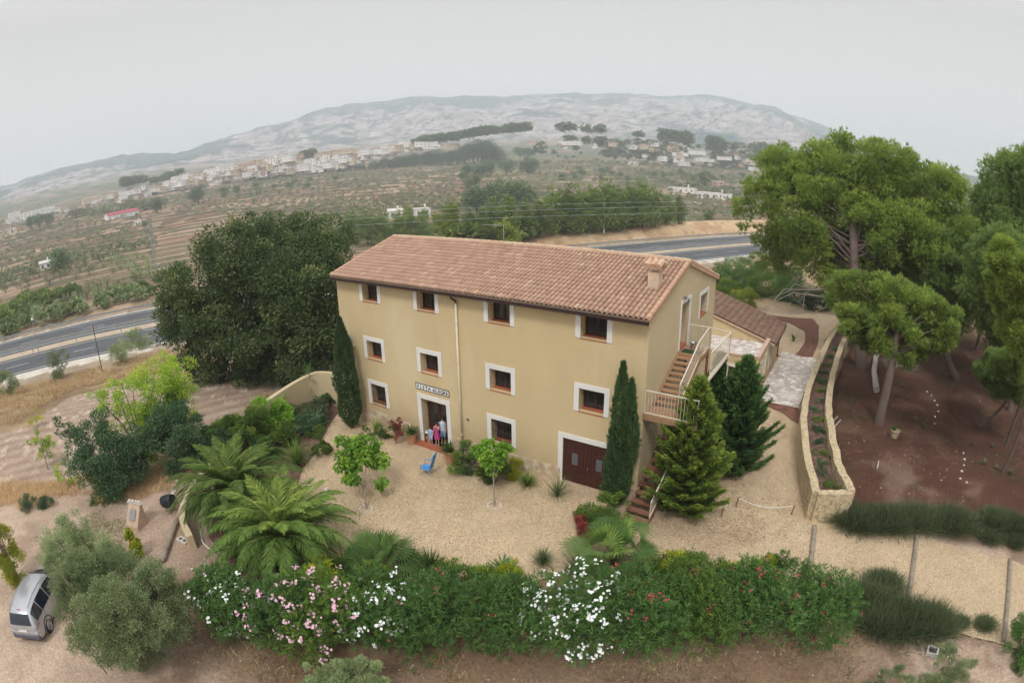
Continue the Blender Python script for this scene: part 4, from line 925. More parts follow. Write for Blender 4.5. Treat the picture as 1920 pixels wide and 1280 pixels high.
def rosette(name,base,n,L_,w,label,cat,m='fan',h=.3,seed=0,group=None,arch=.5,elr=(.1,1.45),part='leaves',stemr=.07):
    rg=np.random.default_rng(seed); t=empty(name,base,0,label,cat,group); V=[];F=[];vr=[];b=0
    for i in range(n):
        a=rg.random()*2*PI; e=rg.uniform(*elr); l=L_*(.65+.5*rg.random()); k=5; p=np.array([0,0,h*(.3+.7*rg.random())]); sd_=np.array([-math.sin(a),math.cos(a),0]); v_=float(np.clip(rg.random()*.8+.2*(e/1.4),0,1)); pts=[]
        for j in range(k):
            ww=w*(.5,1.,.9,.6,.05)[j]; pts.append((p-sd_*ww/2,p+sd_*ww/2)); p=p+np.array([math.cos(a)*math.cos(e),math.sin(a)*math.cos(e),math.sin(e)])*l/(k-1); e-=arch*.5*(j+1)/k*1.2
        for q in pts: V+=[q[0],q[1]]
        for j in range(k-1): F.append((b+2*j,b+2*j+1,b+2*j+3,b+2*j+2)); vr.append(v_)
        b+=2*k
    o=mesh_np(part,np.array(V),np.array(F),LM[m],t,var=vr); mb=MB(); mb.tube([(0,0,-.1),(0,0,h)],[stemr,stemr*.8],8); mb.build('stem',BARK,t); return t
rosette('yucca',G(808,1072,.4),150,.85,.05,'spiky yucca with stiff rosette beside the large fan palm','yucca','fan',.75,3,arch=.12)
rosette('yucca',G(768,1068,.3),110,.8,.05,'second lower yucca squeezed between the fan palm and the spiky yucca','yucca','fan',.55,4,arch=.15)
rosette('phormium',G(560,872),110,1.35,.055,'reddish green flax clump with arching strap leaves at the edge of the gravel','flax plant','shrub',.12,5,arch=.55,elr=(.5,1.4))
rosette('phormium',G(650,1070),60,1.0,.05,'dull red-brown flax clump left of the fan palm','flax plant','red',.1,6,arch=.5,elr=(.4,1.3))
rosette('cycad',G(945,1078),60,.7,.09,'small dark cycad between the gravel and the white oleander','cycad','cyp',.15,7,arch=.5,elr=(.2,1.3))
rosette('cycad',G(595,800),80,1.1,.12,'dark cycad in the far corner bed below the garden wall','cycad','cyp',.25,8,arch=.6,elr=(.1,1.2))
rosette('grass_tussock',G(1085,1068,.2),150,1.0,.02,'blue-green grass tussock between the lavender and the dark fan palm','grass tussock','lav',.1,9,arch=.5,elr=(.3,1.4))
# ---- shrubs
def bush(name,base,blobs,n,L,W,m,label,cat,group=None,sub=12,rs=.45,core=None,upb=.5,out=.9,stems=6,part='foliage'):
    t=empty(name,base,0,label,cat,group); crown(part,[(np.array(c,float),r) for c,r in blobs],n,L,W,LM[m],t,sub=sub,rs=rs,upb=upb,out=out)
    mb=MB(); tg=[np.array(c,float)+rng.normal(size=3)*.1 for c,r in blobs][:stems]; branchy(mb,(0,0,-.1),tg+[np.array([rnd.uniform(-.3,.3),rnd.uniform(-.3,.3),max(.2,blobs[0][0][2])]) for _ in range(2)],.035,.012,5); mb.build('stems',BARK,t); return t
def mound(r,h,n=5,seed=0):
    rg=random.Random(seed); return [((rg.uniform(-.45,.45)*r,rg.uniform(-.45,.45)*r,h*rg.uniform(.35,.62)),np.array([r*.62,r*.62,h*.42])) for _ in range(n)]
# oleander hedge: nine bushes in a row, each with its own flowers
def oleander(base,blobs,label,flower,nfl,seed,m='olea',nl=9000):
    rg=np.random.default_rng(seed); t=empty('oleander',base,0,label,'oleander bush','oleander bushes in the hedge'); b=np.array(base); bl=[(np.array(c)-b,r) for c,r in blobs]
    PP=[];DD=[];VV=[];tips=[]
    for (c,r) in bl:
        k=int(nl/len(bl)/9); p,d,q=shell(c,r,k,.55,.22,up=.25)
        for i in range(k):
            a=unit((d[i]*.8+np.array([0,0,.6])+rg.normal(size=3)*.3)[None])[0]; m_=9; pp=p[i]+a*(rg.random(m_)[:,None]*.22); o_=rdir(m_); o_-=a*(o_@a)[:,None]; PP.append(pp);DD.append(unit(o_+a*.9));VV.append(np.clip(np.full(m_,rg.random()*.7)+rg.random(m_)*.25,0,1)); tips.append((p[i]+a*.25,d[i],q[i]))
    P=np.vstack(PP);n=len(P);V,F=leaves(P,np.vstack(DD),.17*(.7+.5*rng.random(n)),.03,.12); mesh_np('foliage',V,F,LM[m],t,var=np.concatenate(VV))
    tips=[q for q in tips if q[2]>.72 and (q[1][1]<.35 or q[1][2]>.3)]
    tips=[tips[i] for i in rg.permutation(len(tips))[:int(nfl*(.2 if flower is PR else .34))]]
    if tips:
        mbv=[];mf=[];b_=0
        for (p,d,q) in tips:
            kk=int(rg.integers(3,9))
            for j in range(kk):
                c=p+rg.normal(size=3)*.065+np.array([0,0,.05]); nrm=unit((d+np.array([0,-.4,.7])+rg.normal(size=3)*.5)[None])[0]; a=unit(np.cross(nrm,[.3,.2,1])[None])[0]; bb=np.cross(nrm,a); rr=(.027 if flower is PR else .036)*(.8+.5*rg.random())
                for s_ in range(5):
                    an=2*PI*s_/5; mbv+=[c-nrm*.012,c+(a*math.cos(an-.5)+bb*math.sin(an-.5))*rr,c+(a*math.cos(an)+bb*math.sin(an))*rr*1.15+nrm*.01,c+(a*math.cos(an+.5)+bb*math.sin(an+.5))*rr]; mf.append((b_,b_+1,b_+2,b_+3)); b_+=4
        mesh_np('flowers',np.array(mbv),np.array(mf),flower,t)['kind']='stuff'
    mb=MB(); branchy(mb,(0,0,-.1),[c*np.array([.8,.8,.75]) for c,r in bl],.05,.02,5); mb.build('stems',BARKG,t); return t
def oleblobs(u,v,r,hh,n,seed):
    """bush whose middle is seen at photo pixel (u,v): standing on the land, hh tall, r wide"""
    rg=random.Random(seed); b=G(u,v,hh*.5); return b,[(b+np.array([rg.uniform(-.6,.6)*r,(rg.uniform(-.62,.62)-.16)*r,hh*rg.uniform(.32,.72)]),np.array([r*.56,r*.56,hh*.33])) for _ in range(n)]
OL=[((425,1135),1.35,2.5,'white-flowered oleander at the left end of the hedge',PW,150,'olea'),
    ((525,1135),1.2,2.4,'pale pink oleander beside the white one at the left end of the hedge',PP_,110,'olea'),
    ((610,1150),1.35,2.3,'olive-green pale pink oleander in front of the date palm',PP_,170,'shrub'),
    ((715,1140),1.35,2.4,'white-flowered oleander below the large fan palm',PW,200,'olea'),
    ((845,1150),1.45,2.4,'oleander with scattered red flowers right of the middle white one',PR,55,'olea'),
    ((960,1140),1.3,2.3,'dark oleander with a few red flowers left of the brightest white bush',PR,60,'olea'),
    ((1090,1130),1.45,2.7,'tallest oleander, thick with bright white flowers in the middle of the hedge',PW,330,'olea'),
    ((1205,1140),1.35,2.5,'oleander with crimson flowers right of the brightest white bush',PR,80,'olea'),
    ((1320,1135),1.3,2.3,'nearly flowerless yellowish oleander in the right half of the hedge',PR,22,'shrub'),
    ((1430,1125),1.3,2.4,'oleander crowded with small pink-red flowers',PR,170,'olea'),
    ((1535,1130),1.25,2.3,'deep green oleander with red flowers ending the hedge on the right',PR,70,'olea')]
for i,((u,v),r,hh,lab,fl,nf,m_) in enumerate(OL):
    b,bl=oleblobs(u,v,r*1.05,hh*(.86+.16*((i*37)%5)/4),9,i+3); oleander(b,bl,lab,fl,nf,i+30,m_,15000)
# ------------------------------------------------------------------ garden trees and shrubs
def dist(p): return float(np.linalg.norm(np.array(p)-CAM))
def pxtree(name,bp,lst,n,L,W,m,label,cat,group=None,bark=BARK,r0=.1,dj=.5,dd=0,sub=14,rs=.4,vs=.85,upb=.35,h0=None,out=.8,sag=.1,partn='crown'):
    b=G(*bp); dd_=dist(b)+dd
    return tree(name,b,pxblobs(lst,dd_,dj,vs),label,cat,group,lambda bl,t: crown(partn,bl,n,L,W,LM[m],t,sub=sub,rs=rs,upb=upb,out=out,sag=sag),bark,r0,h0=h0)
pxtree('robinia_tree',(262,905),[(290,705,40),(330,695,34),(250,735,38),(215,735,26),(300,760,48),(250,790,44),(340,740,34),(350,770,26),(205,770,26),(285,820,40),(180,745,20),(310,675,20),(225,712,16)],24000,.13,.055,'robi','feathery yellow-green tree between two dark oaks left of the garden','tree',r0=.1,dj=.9)
pxtree('oak_tree',(215,915),[(190,850,46),(150,830,34),(235,860,44),(200,890,44),(165,880,34),(120,805,16),(250,830,34),(140,860,22),(110,790,10),(225,910,28),(180,800,30)],30000,.12,.06,'oak','dark green bushy oak left of the yellow-green tree','tree',r0=.12,dj=.6,dd=-1.2)
pxtree('oak_tree',(335,885),[(325,800,46),(345,830,38),(305,830,40),(330,860,34),(300,790,28),(355,800,26),(325,765,26),(345,770,20)],24000,.12,.06,'oak','rounded dark green oak between the yellow-green tree and the date palms','tree',r0=.12,dj=.6,dd=-.8)
pxtree('shrub',(205,935),[(200,915,28),(225,905,22),(175,910,20),(195,930,24)],8000,.12,.03,'shrub','spreading mid-green bush at the foot of the left dark oak','shrub',r0=.03,dj=.3,h0=.3)
pxtree('sapling',(90,880),[(75,830,18),(88,845,16),(60,825,12),(95,830,12),(70,815,10)],1500,.13,.05,'robi','thin forked sapling standing alone in the ploughed field','sapling',bark=BARKG,r0=.04,sub=8)
pxtree('sapling',(72,800),[(66,785,12),(60,790,8),(68,772,7)],400,.13,.05,'gold','tiny yellow sapling at the far edge of the ploughed field','sapling',bark=BARKG,r0=.025,sub=6)
pxtree('sapling',(130,915),[(118,890,16),(135,900,12),(108,880,10)],700,.12,.04,'robi','sparse sapling tied to a stake in the dry grass','sapling',bark=BARKG,r0=.02,sub=6)
for (u,v,r,lab) in ((53,945,17,'dark weedy bush in the dry grass at the left edge'),(84,942,14,'small dark bush right of the weedy one in the dry grass')):
    pxtree('shrub',(u,v+10),[(u,v,r),(u+5,v-6,r*.7),(u-6,v+3,r*.7)],1800,.12,.03,'oak',lab,'shrub',r0=.02,dj=.2,h0=.2)
# golden column at the left edge
b=G(38,1088); bl=[(b+np.array([rnd.uniform(-.25,.25),rnd.uniform(-.25,.25),z]),np.array([r,r,.8])) for z,r in ((.7,.55),(1.2,.68),(1.8,.72),(2.4,.68),(3.0,.62),(3.6,.54),(4.2,.44),(4.8,.34),(5.3,.2))]
tree('poplar_tree',b,bl,'golden yellow columnar tree at the left edge behind the silver car','tree',None,lambda bl,t: crown('crown',bl,16000,.085,.06,LM['gold'],t,sub=16,rs=.42,upb=.8),BARKG,.09)
# olives at the front
pxtree('olive_tree',(215,1235),[(165,1120,56),(230,1095,62),(285,1125,58),(200,1180,60),(260,1190,56),(150,1175,44),(305,1170,46),(205,1055,42),(120,1085,38),(325,1115,36),(240,1140,60),(215,1130,52,-2.4),(268,1165,50,-2.4),(180,1150,48,-2.2),(160,1075,44),(235,1205,44,-1.5),(180,1215,36),(235,1225,30),(160,1060,36),(100,1060,24),(290,1080,34)],170000,.095,.021,'olive','large grey-green olive tree in the lower left corner beside the silver car','olive tree','olive trees near the house',BARKG,.2,dj=1.0,dd=-1.8,sub=22,rs=.36,upb=.5)
pxtree('olive_tree',(140,1075),[(130,1035,50),(165,1030,44),(105,1005,34),(140,985,32),(190,1050,32),(150,1060,40),(90,1050,28)],42000,.095,.02,'olive','second olive tree behind the large one, toward the yellow bush','olive tree','olive trees near the house',BARKG,.14,dj=.7,dd=-1.2,sub=18,rs=.36,upb=.6)
pxtree('olive_tree',(655,1310),[(600,1262,26),(650,1250,32),(700,1265,26),(640,1275,30),(680,1280,28),(590,1285,22),(625,1262,28),(670,1258,26)],26000,.08,.016,'olive','pale olive top poking in at the bottom edge under the pink oleanders','olive tree','olive trees near the house',BARKG,.08,dj=.3,dd=-1.,sub=16,rs=.36,upb=.7)
pxtree('olive_tree',(1790,1280),[(1780,1235,26),(1810,1250,28),(1760,1260,24),(1790,1270,30),(1770,1215,14),(1740,1280,20)],12000,.08,.018,'olive','young olive beside the square white cellar grate at lower right','olive tree','olive trees near the house',BARKG,.05,dj=.3,dd=-.6,sub=14,rs=.38,upb=.8)
pxtree('olive_tree',(1680,1310),[(1660,1275,20),(1690,1265,20),(1640,1282,16)],5000,.08,.018,'olive','small olive tip at the bottom edge left of the young olive','olive tree','olive trees near the house',BARKG,.04,dj=.2,dd=-.5,sub=12,rs=.4,upb=.8)
pxtree('shrub',(1915,1250),[(1912,1200,30),(1925,1225,34),(1910,1170,20),(1908,1240,26),(1925,1185,28)],14000,.09,.02,'olea','dark feathery shrub cut by the lower right edge','shrub',r0=.03,dj=.2,h0=.2)
for i,(bp,ls,lab) in enumerate([((232,682),[(225,655,22),(240,660,20),(215,660,14),(232,645,14)],'round olive tree in the dry grass beside the thin wire pole'),
    ((112,712),[(108,690,18),(100,670,14),(118,668,12),(112,700,14)],'twin-crowned olive tree left of the thin wire pole'),
    ((262,655),[(255,635,18),(268,642,16),(248,625,12)],'grey olive tree touching the motorway edge behind the round one'),
    ((20,745),[(12,718,20),(25,725,14),(5,705,14)],'olive tree at the left edge above the dry grass')]):
    pxtree('olive_tree',bp,ls,6500,.16,.05,'olive',lab,'olive tree','olive trees in the dry grass by the motorway',BARKG,.13,dj=.6,sub=10,rs=.42,upb=.4)
# young trees in the gravel yard
pxtree('young_tree',(687,955),[(680,860,26),(650,850,20),(705,850,22),(640,870,14),(660,885,18),(715,905,11),(690,830,16),(640,828,10),(720,868,10),(668,830,14)],2600,.20,.13,'bright','young maple-like tree with bright leaves on a thin trunk in the gravel','tree','young trees in the gravel yard',BARKG,.035,dj=.35,sub=16,rs=.42,upb=.1,sag=.35)
pxtree('young_tree',(927,948),[(925,855,20),(905,845,14),(945,850,16),(925,872,14),(915,832,10)],1500,.20,.12,'bright','young tree before the barred ground-floor window, in front of the facade shrubs','tree','young trees in the gravel yard',BARKG,.03,dj=.25,sub=12,rs=.42,upb=.1,sag=.3,dd=-.2)
for (u,v,lab) in ((687,955,'ring of pale stones round the foot of the maple-like tree'),(927,948,'ring of pale stones round the foot of the tree before the barred window')):
    c=G(u,v); mb=MB()
    for k in range(14): a=2*PI*k/14; mb.sphere((math.cos(a)*.27,math.sin(a)*.27,.035),(.055+.02*rnd.random(),.05,.045),4)
    o=mb.build('stone_ring',mat('pale_stone',(.62,.57,.52),(.45,.40,.35),scale=8,rough=.9)); o.location=c; tag(o,lab,'stone ring')
# shrubs along the facade
def pshrub(u,v,ls,n,L,W,m,lab,g=None,cat='shrub',name='shrub',upb=.5,dd=-.2): return pxtree(name,(u,v),ls,n,L,W,m,lab,cat,g,r0=.025,dj=.25,dd=dd,sub=10,rs=.45,h0=.15,upb=upb)
pshrub(868,890,[(862,868,22),(875,845,20),(855,880,16)],3500,.10,.03,'shrub','yellowish shrub against the wall right of the second cycad pot')
pshrub(885,885,[(885,850,20),(880,875,18)],3000,.10,.03,'oak','dark rosemary-like shrub behind the yellowish one')
pshrub(925,900,[(930,880,24),(915,870,20),(940,870,18),(908,890,16)],3500,.14,.07,'shrub','leafy green shrub under the barred window behind the young tree')
pshrub(962,895,[(962,880,18),(972,870,14),(955,888,14)],2200,.10,.04,'yel','loose yellow-green shrub right of the leafy one')
rosette('agapanthus',G(990,912),130,.75,.03,'dense dark green tuft of narrow leaves near the garage','leafy tuft','shrub',.12,21,arch=.45,elr=(.3,1.4))
rosette('asparagus_fern',G(1045,930),120,.95,.018,'open blue-green fern with wiry stalks left of the garage door','fern','cyp',.1,22,arch=.25,elr=(.2,1.5))
pshrub(712,820,[(700,808,18),(722,812,16),(735,805,12),(690,815,12)],2600,.10,.04,'shrub','low loose greenery along the plinth left of the red plant')
rosette('tall_sprays',G(705,815),40,1.1,.03,'sparse yellow-green sprays rising above the low greenery','sprays','robi',.1,23,arch=.35,elr=(.9,1.5))
pshrub(742,832,[(742,800,9),(750,790,7),(735,795,7),(745,815,9)],900,.10,.04,'red','small dark red plant with one pink bloom left of the first cycad pot')
mb=MB(); c=G(742,832); p=D(750,792,dist(c)); mb.sphere((0,0,0),(.07,.07,.12),5); o=mb.build('bloom',PR); o.location=p-np.array(bpy.data.objects[sorted([q.name for q in bpy.data.objects if q.name.startswith('shrub')])[-1]].location)
par=[q for q in bpy.data.objects if q.get('label','').startswith('small dark red plant')][0]; o.parent=par; o.location=p-np.array(par.location)
# cypress feet / right corner bushes
pshrub(1120,985,[(1110,960,26),(1135,950,26),(1095,975,20),(1150,965,24),(1120,985,20),(1160,940,18)],7000,.11,.03,'shrub','fresh green shrub at the foot of the twin-topped cypress')
pshrub(1100,1010,[(1092,985,16),(1105,1000,18),(1085,970,10)],2500,.09,.03,'red','reddish seed-headed shrub in front of the fresh green one')
pshrub(1155,930,[(1150,905,16),(1165,915,14),(1140,915,12)],2500,.10,.035,'olea','small oleander with a few pale blooms at the base of the cypress')
rosette('lavender_bush',G(1018,1058),260,.62,.018,'rounded purple-grey lavender in front of the white oleander','lavender','lav',.15,24,arch=.12,elr=(.2,1.5))
# low green and yellow edging behind the oleanders
ED=[((600,1085),'yel'),((655,1088),'shrub'),((705,1095),'yel'),((850,1092),'shrub'),((900,1095),'shrub'),((960,1105),'yel'),((1215,1080),'shrub'),((1250,1072),'yel'),((1290,1078),'shrub'),((1330,1085),'shrub'),((1370,1090),'yel'),((1420,1092),'yel'),((1455,1085),'olea'),((480,1050),'shrub'),((440,1040),'shrub')]
EDL=['yellow shrub tips between the right date palm and the pink oleanders','green shrub left of the brown flax clump','golden shrub below the large fan palm','low green shrub below the spiky yucca','low green shrub left of the small dark cycad','yellow-leaved shrub below the small dark cycad','green privet-like shrub below the dark fan palm','upright yellow sprigs right of the dark fan palm','green sprigs between two patches of yellow sprigs','bushy green edging at the middle of the right bed','pale yellow sprigs at the edge of the driveway gravel','brightest yellow sprigs beside the pink-red oleander','dark upright sprigs ending the yellow edging','green ground shrub under the right date palm','green ground shrub by the curved garden wall']
for i,((u,v),m_) in enumerate(ED):
    b=G(u,v,.3); bl=[(b+np.array([rnd.uniform(-.5,.5),rnd.uniform(-.3,.3),rnd.uniform(.4,.95)]),np.array([.42,.42,.42])) for _ in range(5)]
    tree('shrub',b,bl,EDL[i],'shrub','low edging shrubs behind the oleanders',lambda bl,t: crown('crown',bl,3200,.10,.035,LM[m_],t,sub=12,rs=.42,upb=1.1,out=.5),BARK,.02,h0=.1)
# left bed shrubs
for (u,v,r,m_,L,W,lab) in [(590,810,18,'shrub',.09,.02,'low heather mound nearest the gravel in the corner bed'),(570,790,16,'lav',.09,.02,'dark grey mound behind the heather in the corner bed'),(548,770,18,'cyp',.09,.02,'dark feathery shrub against the cream garden wall'),(605,840,14,'shrub',.10,.04,'small green shrub at the gravel edge beside the flax clump'),(583,735,22,'cyp',.11,.05,'dark ivy mass hanging on the garden wall below the tree'),(610,755,14,'cyp',.11,.05,'dark climbing plant at the wall corner by the cypress')]:
    pxtree('shrub',(u,v+8),[(u,v-4,r),(u+r*.5,v,r*.7),(u-r*.6,v+2,r*.7)],2600,L,W,m_,lab,'shrub','shrubs in the corner bed',r0=.02,dj=.3,dd=-.3,sub=10,h0=.15)
for (u,v,r,m_,lab) in [(505,780,34,'bright','bright green climber on the garden wall above the date palm'),(465,795,32,'shrub','mid-green shrub on the garden wall beside the climber'),(430,805,32,'shrub','glossy green shrub at the left end of the garden wall'),(405,815,22,'bright','light vine leaves at the outer left end of the garden wall')]:
    pxtree('shrub',(u,v+30),[(u,v,r),(u+r*.5,v-10,r*.6),(u-r*.5,v+8,r*.7),(u,v+18,r*.7)],6000,.13,.07,m_,lab,'shrub','climbers along the garden wall',r0=.03,dj=.4,dd=-.6,sub=10,h0=.3)
rosette('banana_plant',G(520,800),16,1.5,.30,'banana-like plant with broad light leaves rising over the garden wall','banana plant','bright',.9,31,arch=.3,elr=(.7,1.4),stemr=.1)
# tall palm-like head behind the gate, at the cypress
rosette('dragon_palm',tuple(np.array([D(577,702,34.5)[0],D(577,702,34.5)[1],D(577,702,34.5)[2]-2.9])),110,.95,.05,'drooping dragon palm head above the garden wall left of the cypress','palm','cyp',2.9,32,arch=.6,elr=(-.4,1.4),stemr=.14)
t=empty('yellow_bush',G(258,1042),0,'clipped yellow-variegated bush standing alone beside the dirt path','shrub')
crown('crown',[(np.array([0,0,z]),np.array([r,r,.3])) for z,r in ((.25,.36),(.55,.38),(.85,.3),(1.1,.18))],5200,.075,.045,LM['yel'],t,sub=14,rs=.4); mb=MB(); mb.tube([(0,0,-.1),(0,0,.9)],[.03,.015],6); mb.build('stem',BARK,t)
# lavender hedges
def lavclump(name,p,r,h,label,group,n=420,seed=0):
    rg=np.random.default_rng(seed); t=empty(name,p,0,label,'lavender',group); d=rdir(n*6); d[:,2]=np.abs(d[:,2])*.9+.12; d=unit(d); k=len(d); o_=rg.normal(size=(k,3))*np.array([.42*r,.30*r,.0]); P=o_+np.array([0,0,.05])+d*np.array([r*.35,r*.35,h*.3])
    V,F=leaves(P,unit(d+rg.normal(size=(k,3))*.16),np.linalg.norm(d*np.array([r*.6,r*.6,h*.72]),axis=1)*(.7+.4*rg.random(k)),.017)
    mesh_np('foliage',V,F,LM['lav'],t,var=np.clip(rg.random(k)*.8,0,1)); mb=MB(); mb.lathe([(r*.45,-.05),(r*.5,h*.25),(r*.3,h*.45),(0.01,h*.5)],n=10); mb.build('woody_base',BARK,t)
    return t
LH=[(1608,975,1.0,'leftmost lavender clump of the back hedge, touching the planter wall'),(1668,975,1.05,'second lavender clump of the back hedge right of the planter'),(1725,972,1.0,'third lavender clump of the back hedge, above the middle timber'),(1790,978,1.05,'fourth lavender clump ending the dense part of the back hedge'),(1868,975,.8,'lower lavender clump of the back hedge beyond the gap'),(1905,985,.75,'rightmost lavender clump of the back hedge'),(1858,1003,.55,'small lavender ball below the gap of the back hedge'),(1907,1012,.5,'small lavender ball at the right edge below the back hedge'),
    (1630,1125,.9,'dark lavender clump touching the last red oleander'),(1690,1160,1.15,'large lavender clump in the front hedge beside the oleanders'),(1750,1165,.95,'right-hand lavender clump of the front hedge'),(1660,1090,.7,'loose brownish lavender behind the front hedge'),(1850,1165,.42,'small round lavender alone beside the last timber'),(1808,1162,.26,'tiny lavender tuft left of the small round one'),(1650,1165,.8,'low lavender clump filling the front hedge below the oleander')]
for i,(u,v,r,lab) in enumerate(LH):
    p=G(u,v,.25); lavclump('lavender_bush',p,r,.85 if r>.7 else .6 if r>.45 else .4,lab,'lavender clumps along the gravel driveway',int(900*r),i)
# tall reeds and bushes behind the annex
RB=[(1362,545,22,'shrub'),(1392,525,26,'olea'),(1430,540,28,'shrub'),(1465,545,28,'olea'),(1500,555,26,'oak'),(1395,560,22,'popy'),(1352,520,22,'olea'),(1440,510,26,'shrub'),(1480,520,24,'oak'),(1530,560,22,'oak'),(1370,500,22,'olea'),(1410,500,22,'olea')]
RL=['light green reeds behind the annex roof ridge','tall mid-green reeds left of the yellow shoots','green bushes behind the end of the annex roof','reedy bush above the bend of the mulch path','dark shrub below the dead pine branches','yellow-green broad-leaved shoots among the reeds','reeds right behind the gable of the farmhouse','feathery bush below the motorway edge','dull shrub between the reeds and the pine','dark green shrub at the foot of the umbrella pine','reeds against the near motorway shoulder','furthest reeds above the yellow shoots']
for (u,v,r,m_),lab in zip(RB,RL):
    pxtree('bush',(u,v+16),[(u,v,r),(u+r*.6,v+6,r*.7),(u-r*.6,v+5,r*.7),(u,v+12,r*.8)],4200,.34,.05,m_,lab,'bush','wild bushes behind the annex',r0=.04,dj=1.2,dd=-.6,sub=9,rs=.42,h0=.3,upb=1.2)
rosette('young_palm',G(1487,640),26,.55,.09,'tiny palm alone in the gravel inside the bend of the mulch path','palm','fan',.25,41,arch=.4,elr=(.2,1.3))
# ------------------------------------------------------------------ walls
def ribbon_wall(name,pts,w,h,mt,label,cat,base=-.5,cap=None,jag=0.,par=None,cx=None):
    P=np.array(catmull(np.array([p[:2] for p in pts],float),6)); k=len(P); T=np.gradient(P,axis=0); T/=np.linalg.norm(T,axis=1)[:,None]; Nn=np.stack([-T[:,1],T[:,0]],1)
    hs=np.interp(np.linspace(0,1,k),np.linspace(0,1,len(pts)),[p[2] if len(p)>2 else h for p in pts]); g=H(P[:,0],P[:,1])
    o0=P[0]; V=[];F=[]
    for i in range(k):
        jj=[rng.normal(0,jag) for _ in range(4)]
        for (s,z) in ((-.5,base),(-.5,hs[i]),(.5,hs[i]),(.5,base)):
            q=P[i]+Nn[i]*s*w; V.append((q[0]-o0[0]+jj[0],q[1]-o0[1]+jj[1],z if z==base else z+jj[2]))
    for i in range(k-1):
        for s in range(3): F.append((4*i+s,4*i+s+1,4*i+4+s+1,4*i+4+s))
    mb=MB(); mb.add(V,F); mb.add([V[0],V[1],V[2],V[3]],[(0,1,2,3)]); mb.add(V[-4:],[(3,2,1,0)])
    o=mb.build(name,mt,par); o.location=(o0[0],o0[1],0) if par is None else (o0[0]-par.location.x,o0[1]-par.location.y,0)
    if par is None: tag(o,label,cat)
    return o
PLW=mat('planter_stone',(.62,.50,.31),(.50,.40,.26),scale=2.2,rough=.95,c3=(.34,.28,.21),s3=5,t3=(.52,.66),bump=1,bs=6,bd=.05)
nt=PLW.node_tree; b_=nt.nodes['Principled BSDF']; src=b_.inputs['Base Color'].links[0].from_socket
g_=nt.nodes.new('ShaderNodeNewGeometry'); vv_=nt.nodes.new('ShaderNodeTexVoronoi'); vv_.feature='DISTANCE_TO_EDGE'; vv_.inputs['Scale'].default_value=3.2; nt.links.new(g_.outputs['Position'],vv_.inputs['Vector'])
r_=nt.nodes.new('ShaderNodeMapRange'); r_.inputs[1].default_value=.0; r_.inputs[2].default_value=.07; r_.inputs[3].default_value=.62; nt.links.new(vv_.outputs['Distance'],r_.inputs[0])
m_=nt.nodes.new('ShaderNodeMixRGB'); m_.blend_type='MULTIPLY'; m_.inputs[0].default_value=1; nt.links.new(src,m_.inputs[1]); nt.links.new(r_.outputs[0],m_.inputs[2]); nt.links.new(m_.outputs[0],b_.inputs['Base Color'])
pl=empty('stone_planter',(7.3,2.2,.4),0,'long curving stone planter of two rough walls dividing the driveway from the pine grove','planter')
ribbon_wall('outer_wall',[(7.18,1.75),(6.35,4.9),(5.72,9),(5.52,13),(5.75,19),(6.3,26),(7.3,33.5)],.36,1.32,PLW,None,None,jag=.018,par=pl)
ribbon_wall('inner_wall',[(8.62,2.35),(7.78,5.1),(7.12,9),(6.80,13.2),(6.95,19.5),(7.4,26),(8.2,32)],.38,1.40,PLW,None,None,jag=.018,par=pl)
ribbon_wall('end_wall',[(7.2,1.75),(7.9,1.95),(8.65,2.3)],.36,1.34,PLW,None,None,jag=.015,par=pl)
mb=MB(); o_=ribbon_wall('soil_bed',[(7.6,2.4),(7.05,5),(6.4,9),(6.15,13.1),(6.35,19.2),(6.85,26),(7.7,32)],1.1,.98,BEDM,None,None,par=pl)
for i,(x,y) in enumerate([(7.7,2.9),(7.45,3.8),(7.2,4.7),(7.0,5.8),(6.75,7),(6.55,8.3),(6.4,9.6),(6.25,11),(6.2,12.5),(6.2,14),(6.25,15.6),(6.35,17.2),(6.45,19),(6.6,21),(6.75,23)]):
    bush('planter_shrub',(x,y,.98),mound(.5,.6,5,i),1500,.10,.035,'oak' if i%3 else 'shrub','low dark green rosemary in the stone planter, %s'%['nearest the end wall','second from the end wall','third from the end wall','fourth from the end wall','beside the driveway','opposite the conifers','where the wall bends','before the concrete slab','at the corner of the slab','beside the slab','midway along the slab','toward the far end of the slab','past the slab','beside the mulch path','deepest in the planter'][i],'shrub','rosemary bushes in the stone planter',sub=8,stems=2)
def wl(u,v,z): 
    d=ray(u,v); t=(z-CAM[2])/d[2]; p=CAM+t*d; return (p[0],p[1])
gw=[(-17.0,1.15,2.1),(-18.6,.55,2.1),(-19.8,-.1,2.1),(-19.9,-1.6,1.95),(-19.35,-4,1.8),(-18.7,-6.4,1.25),(-17.6,-8.8,.7),(-15.9,-11.2,.7),(-14.0,-12.5,.85),(-12.6,-12.9,.7)]
ribbon_wall('garden_wall',gw,.28,2.,WALL2,'cream rendered garden wall running from the cypress round the palm bed','wall')
mb=MB(); P=[G(408,1022),G(418,1040),G(440,1052)]
P=catmull(np.array([[-13.0,-12.2],[-12.2,-12.55],[-11.3,-12.5],[-10.6,-12.1]]),5); mb.tube([(p[0],p[1],.42) for p in P],.02,6)
o=mb.build('garden_rail',WHITE); tag(o,'thin white rail curving along the end of the palm bed','rail')
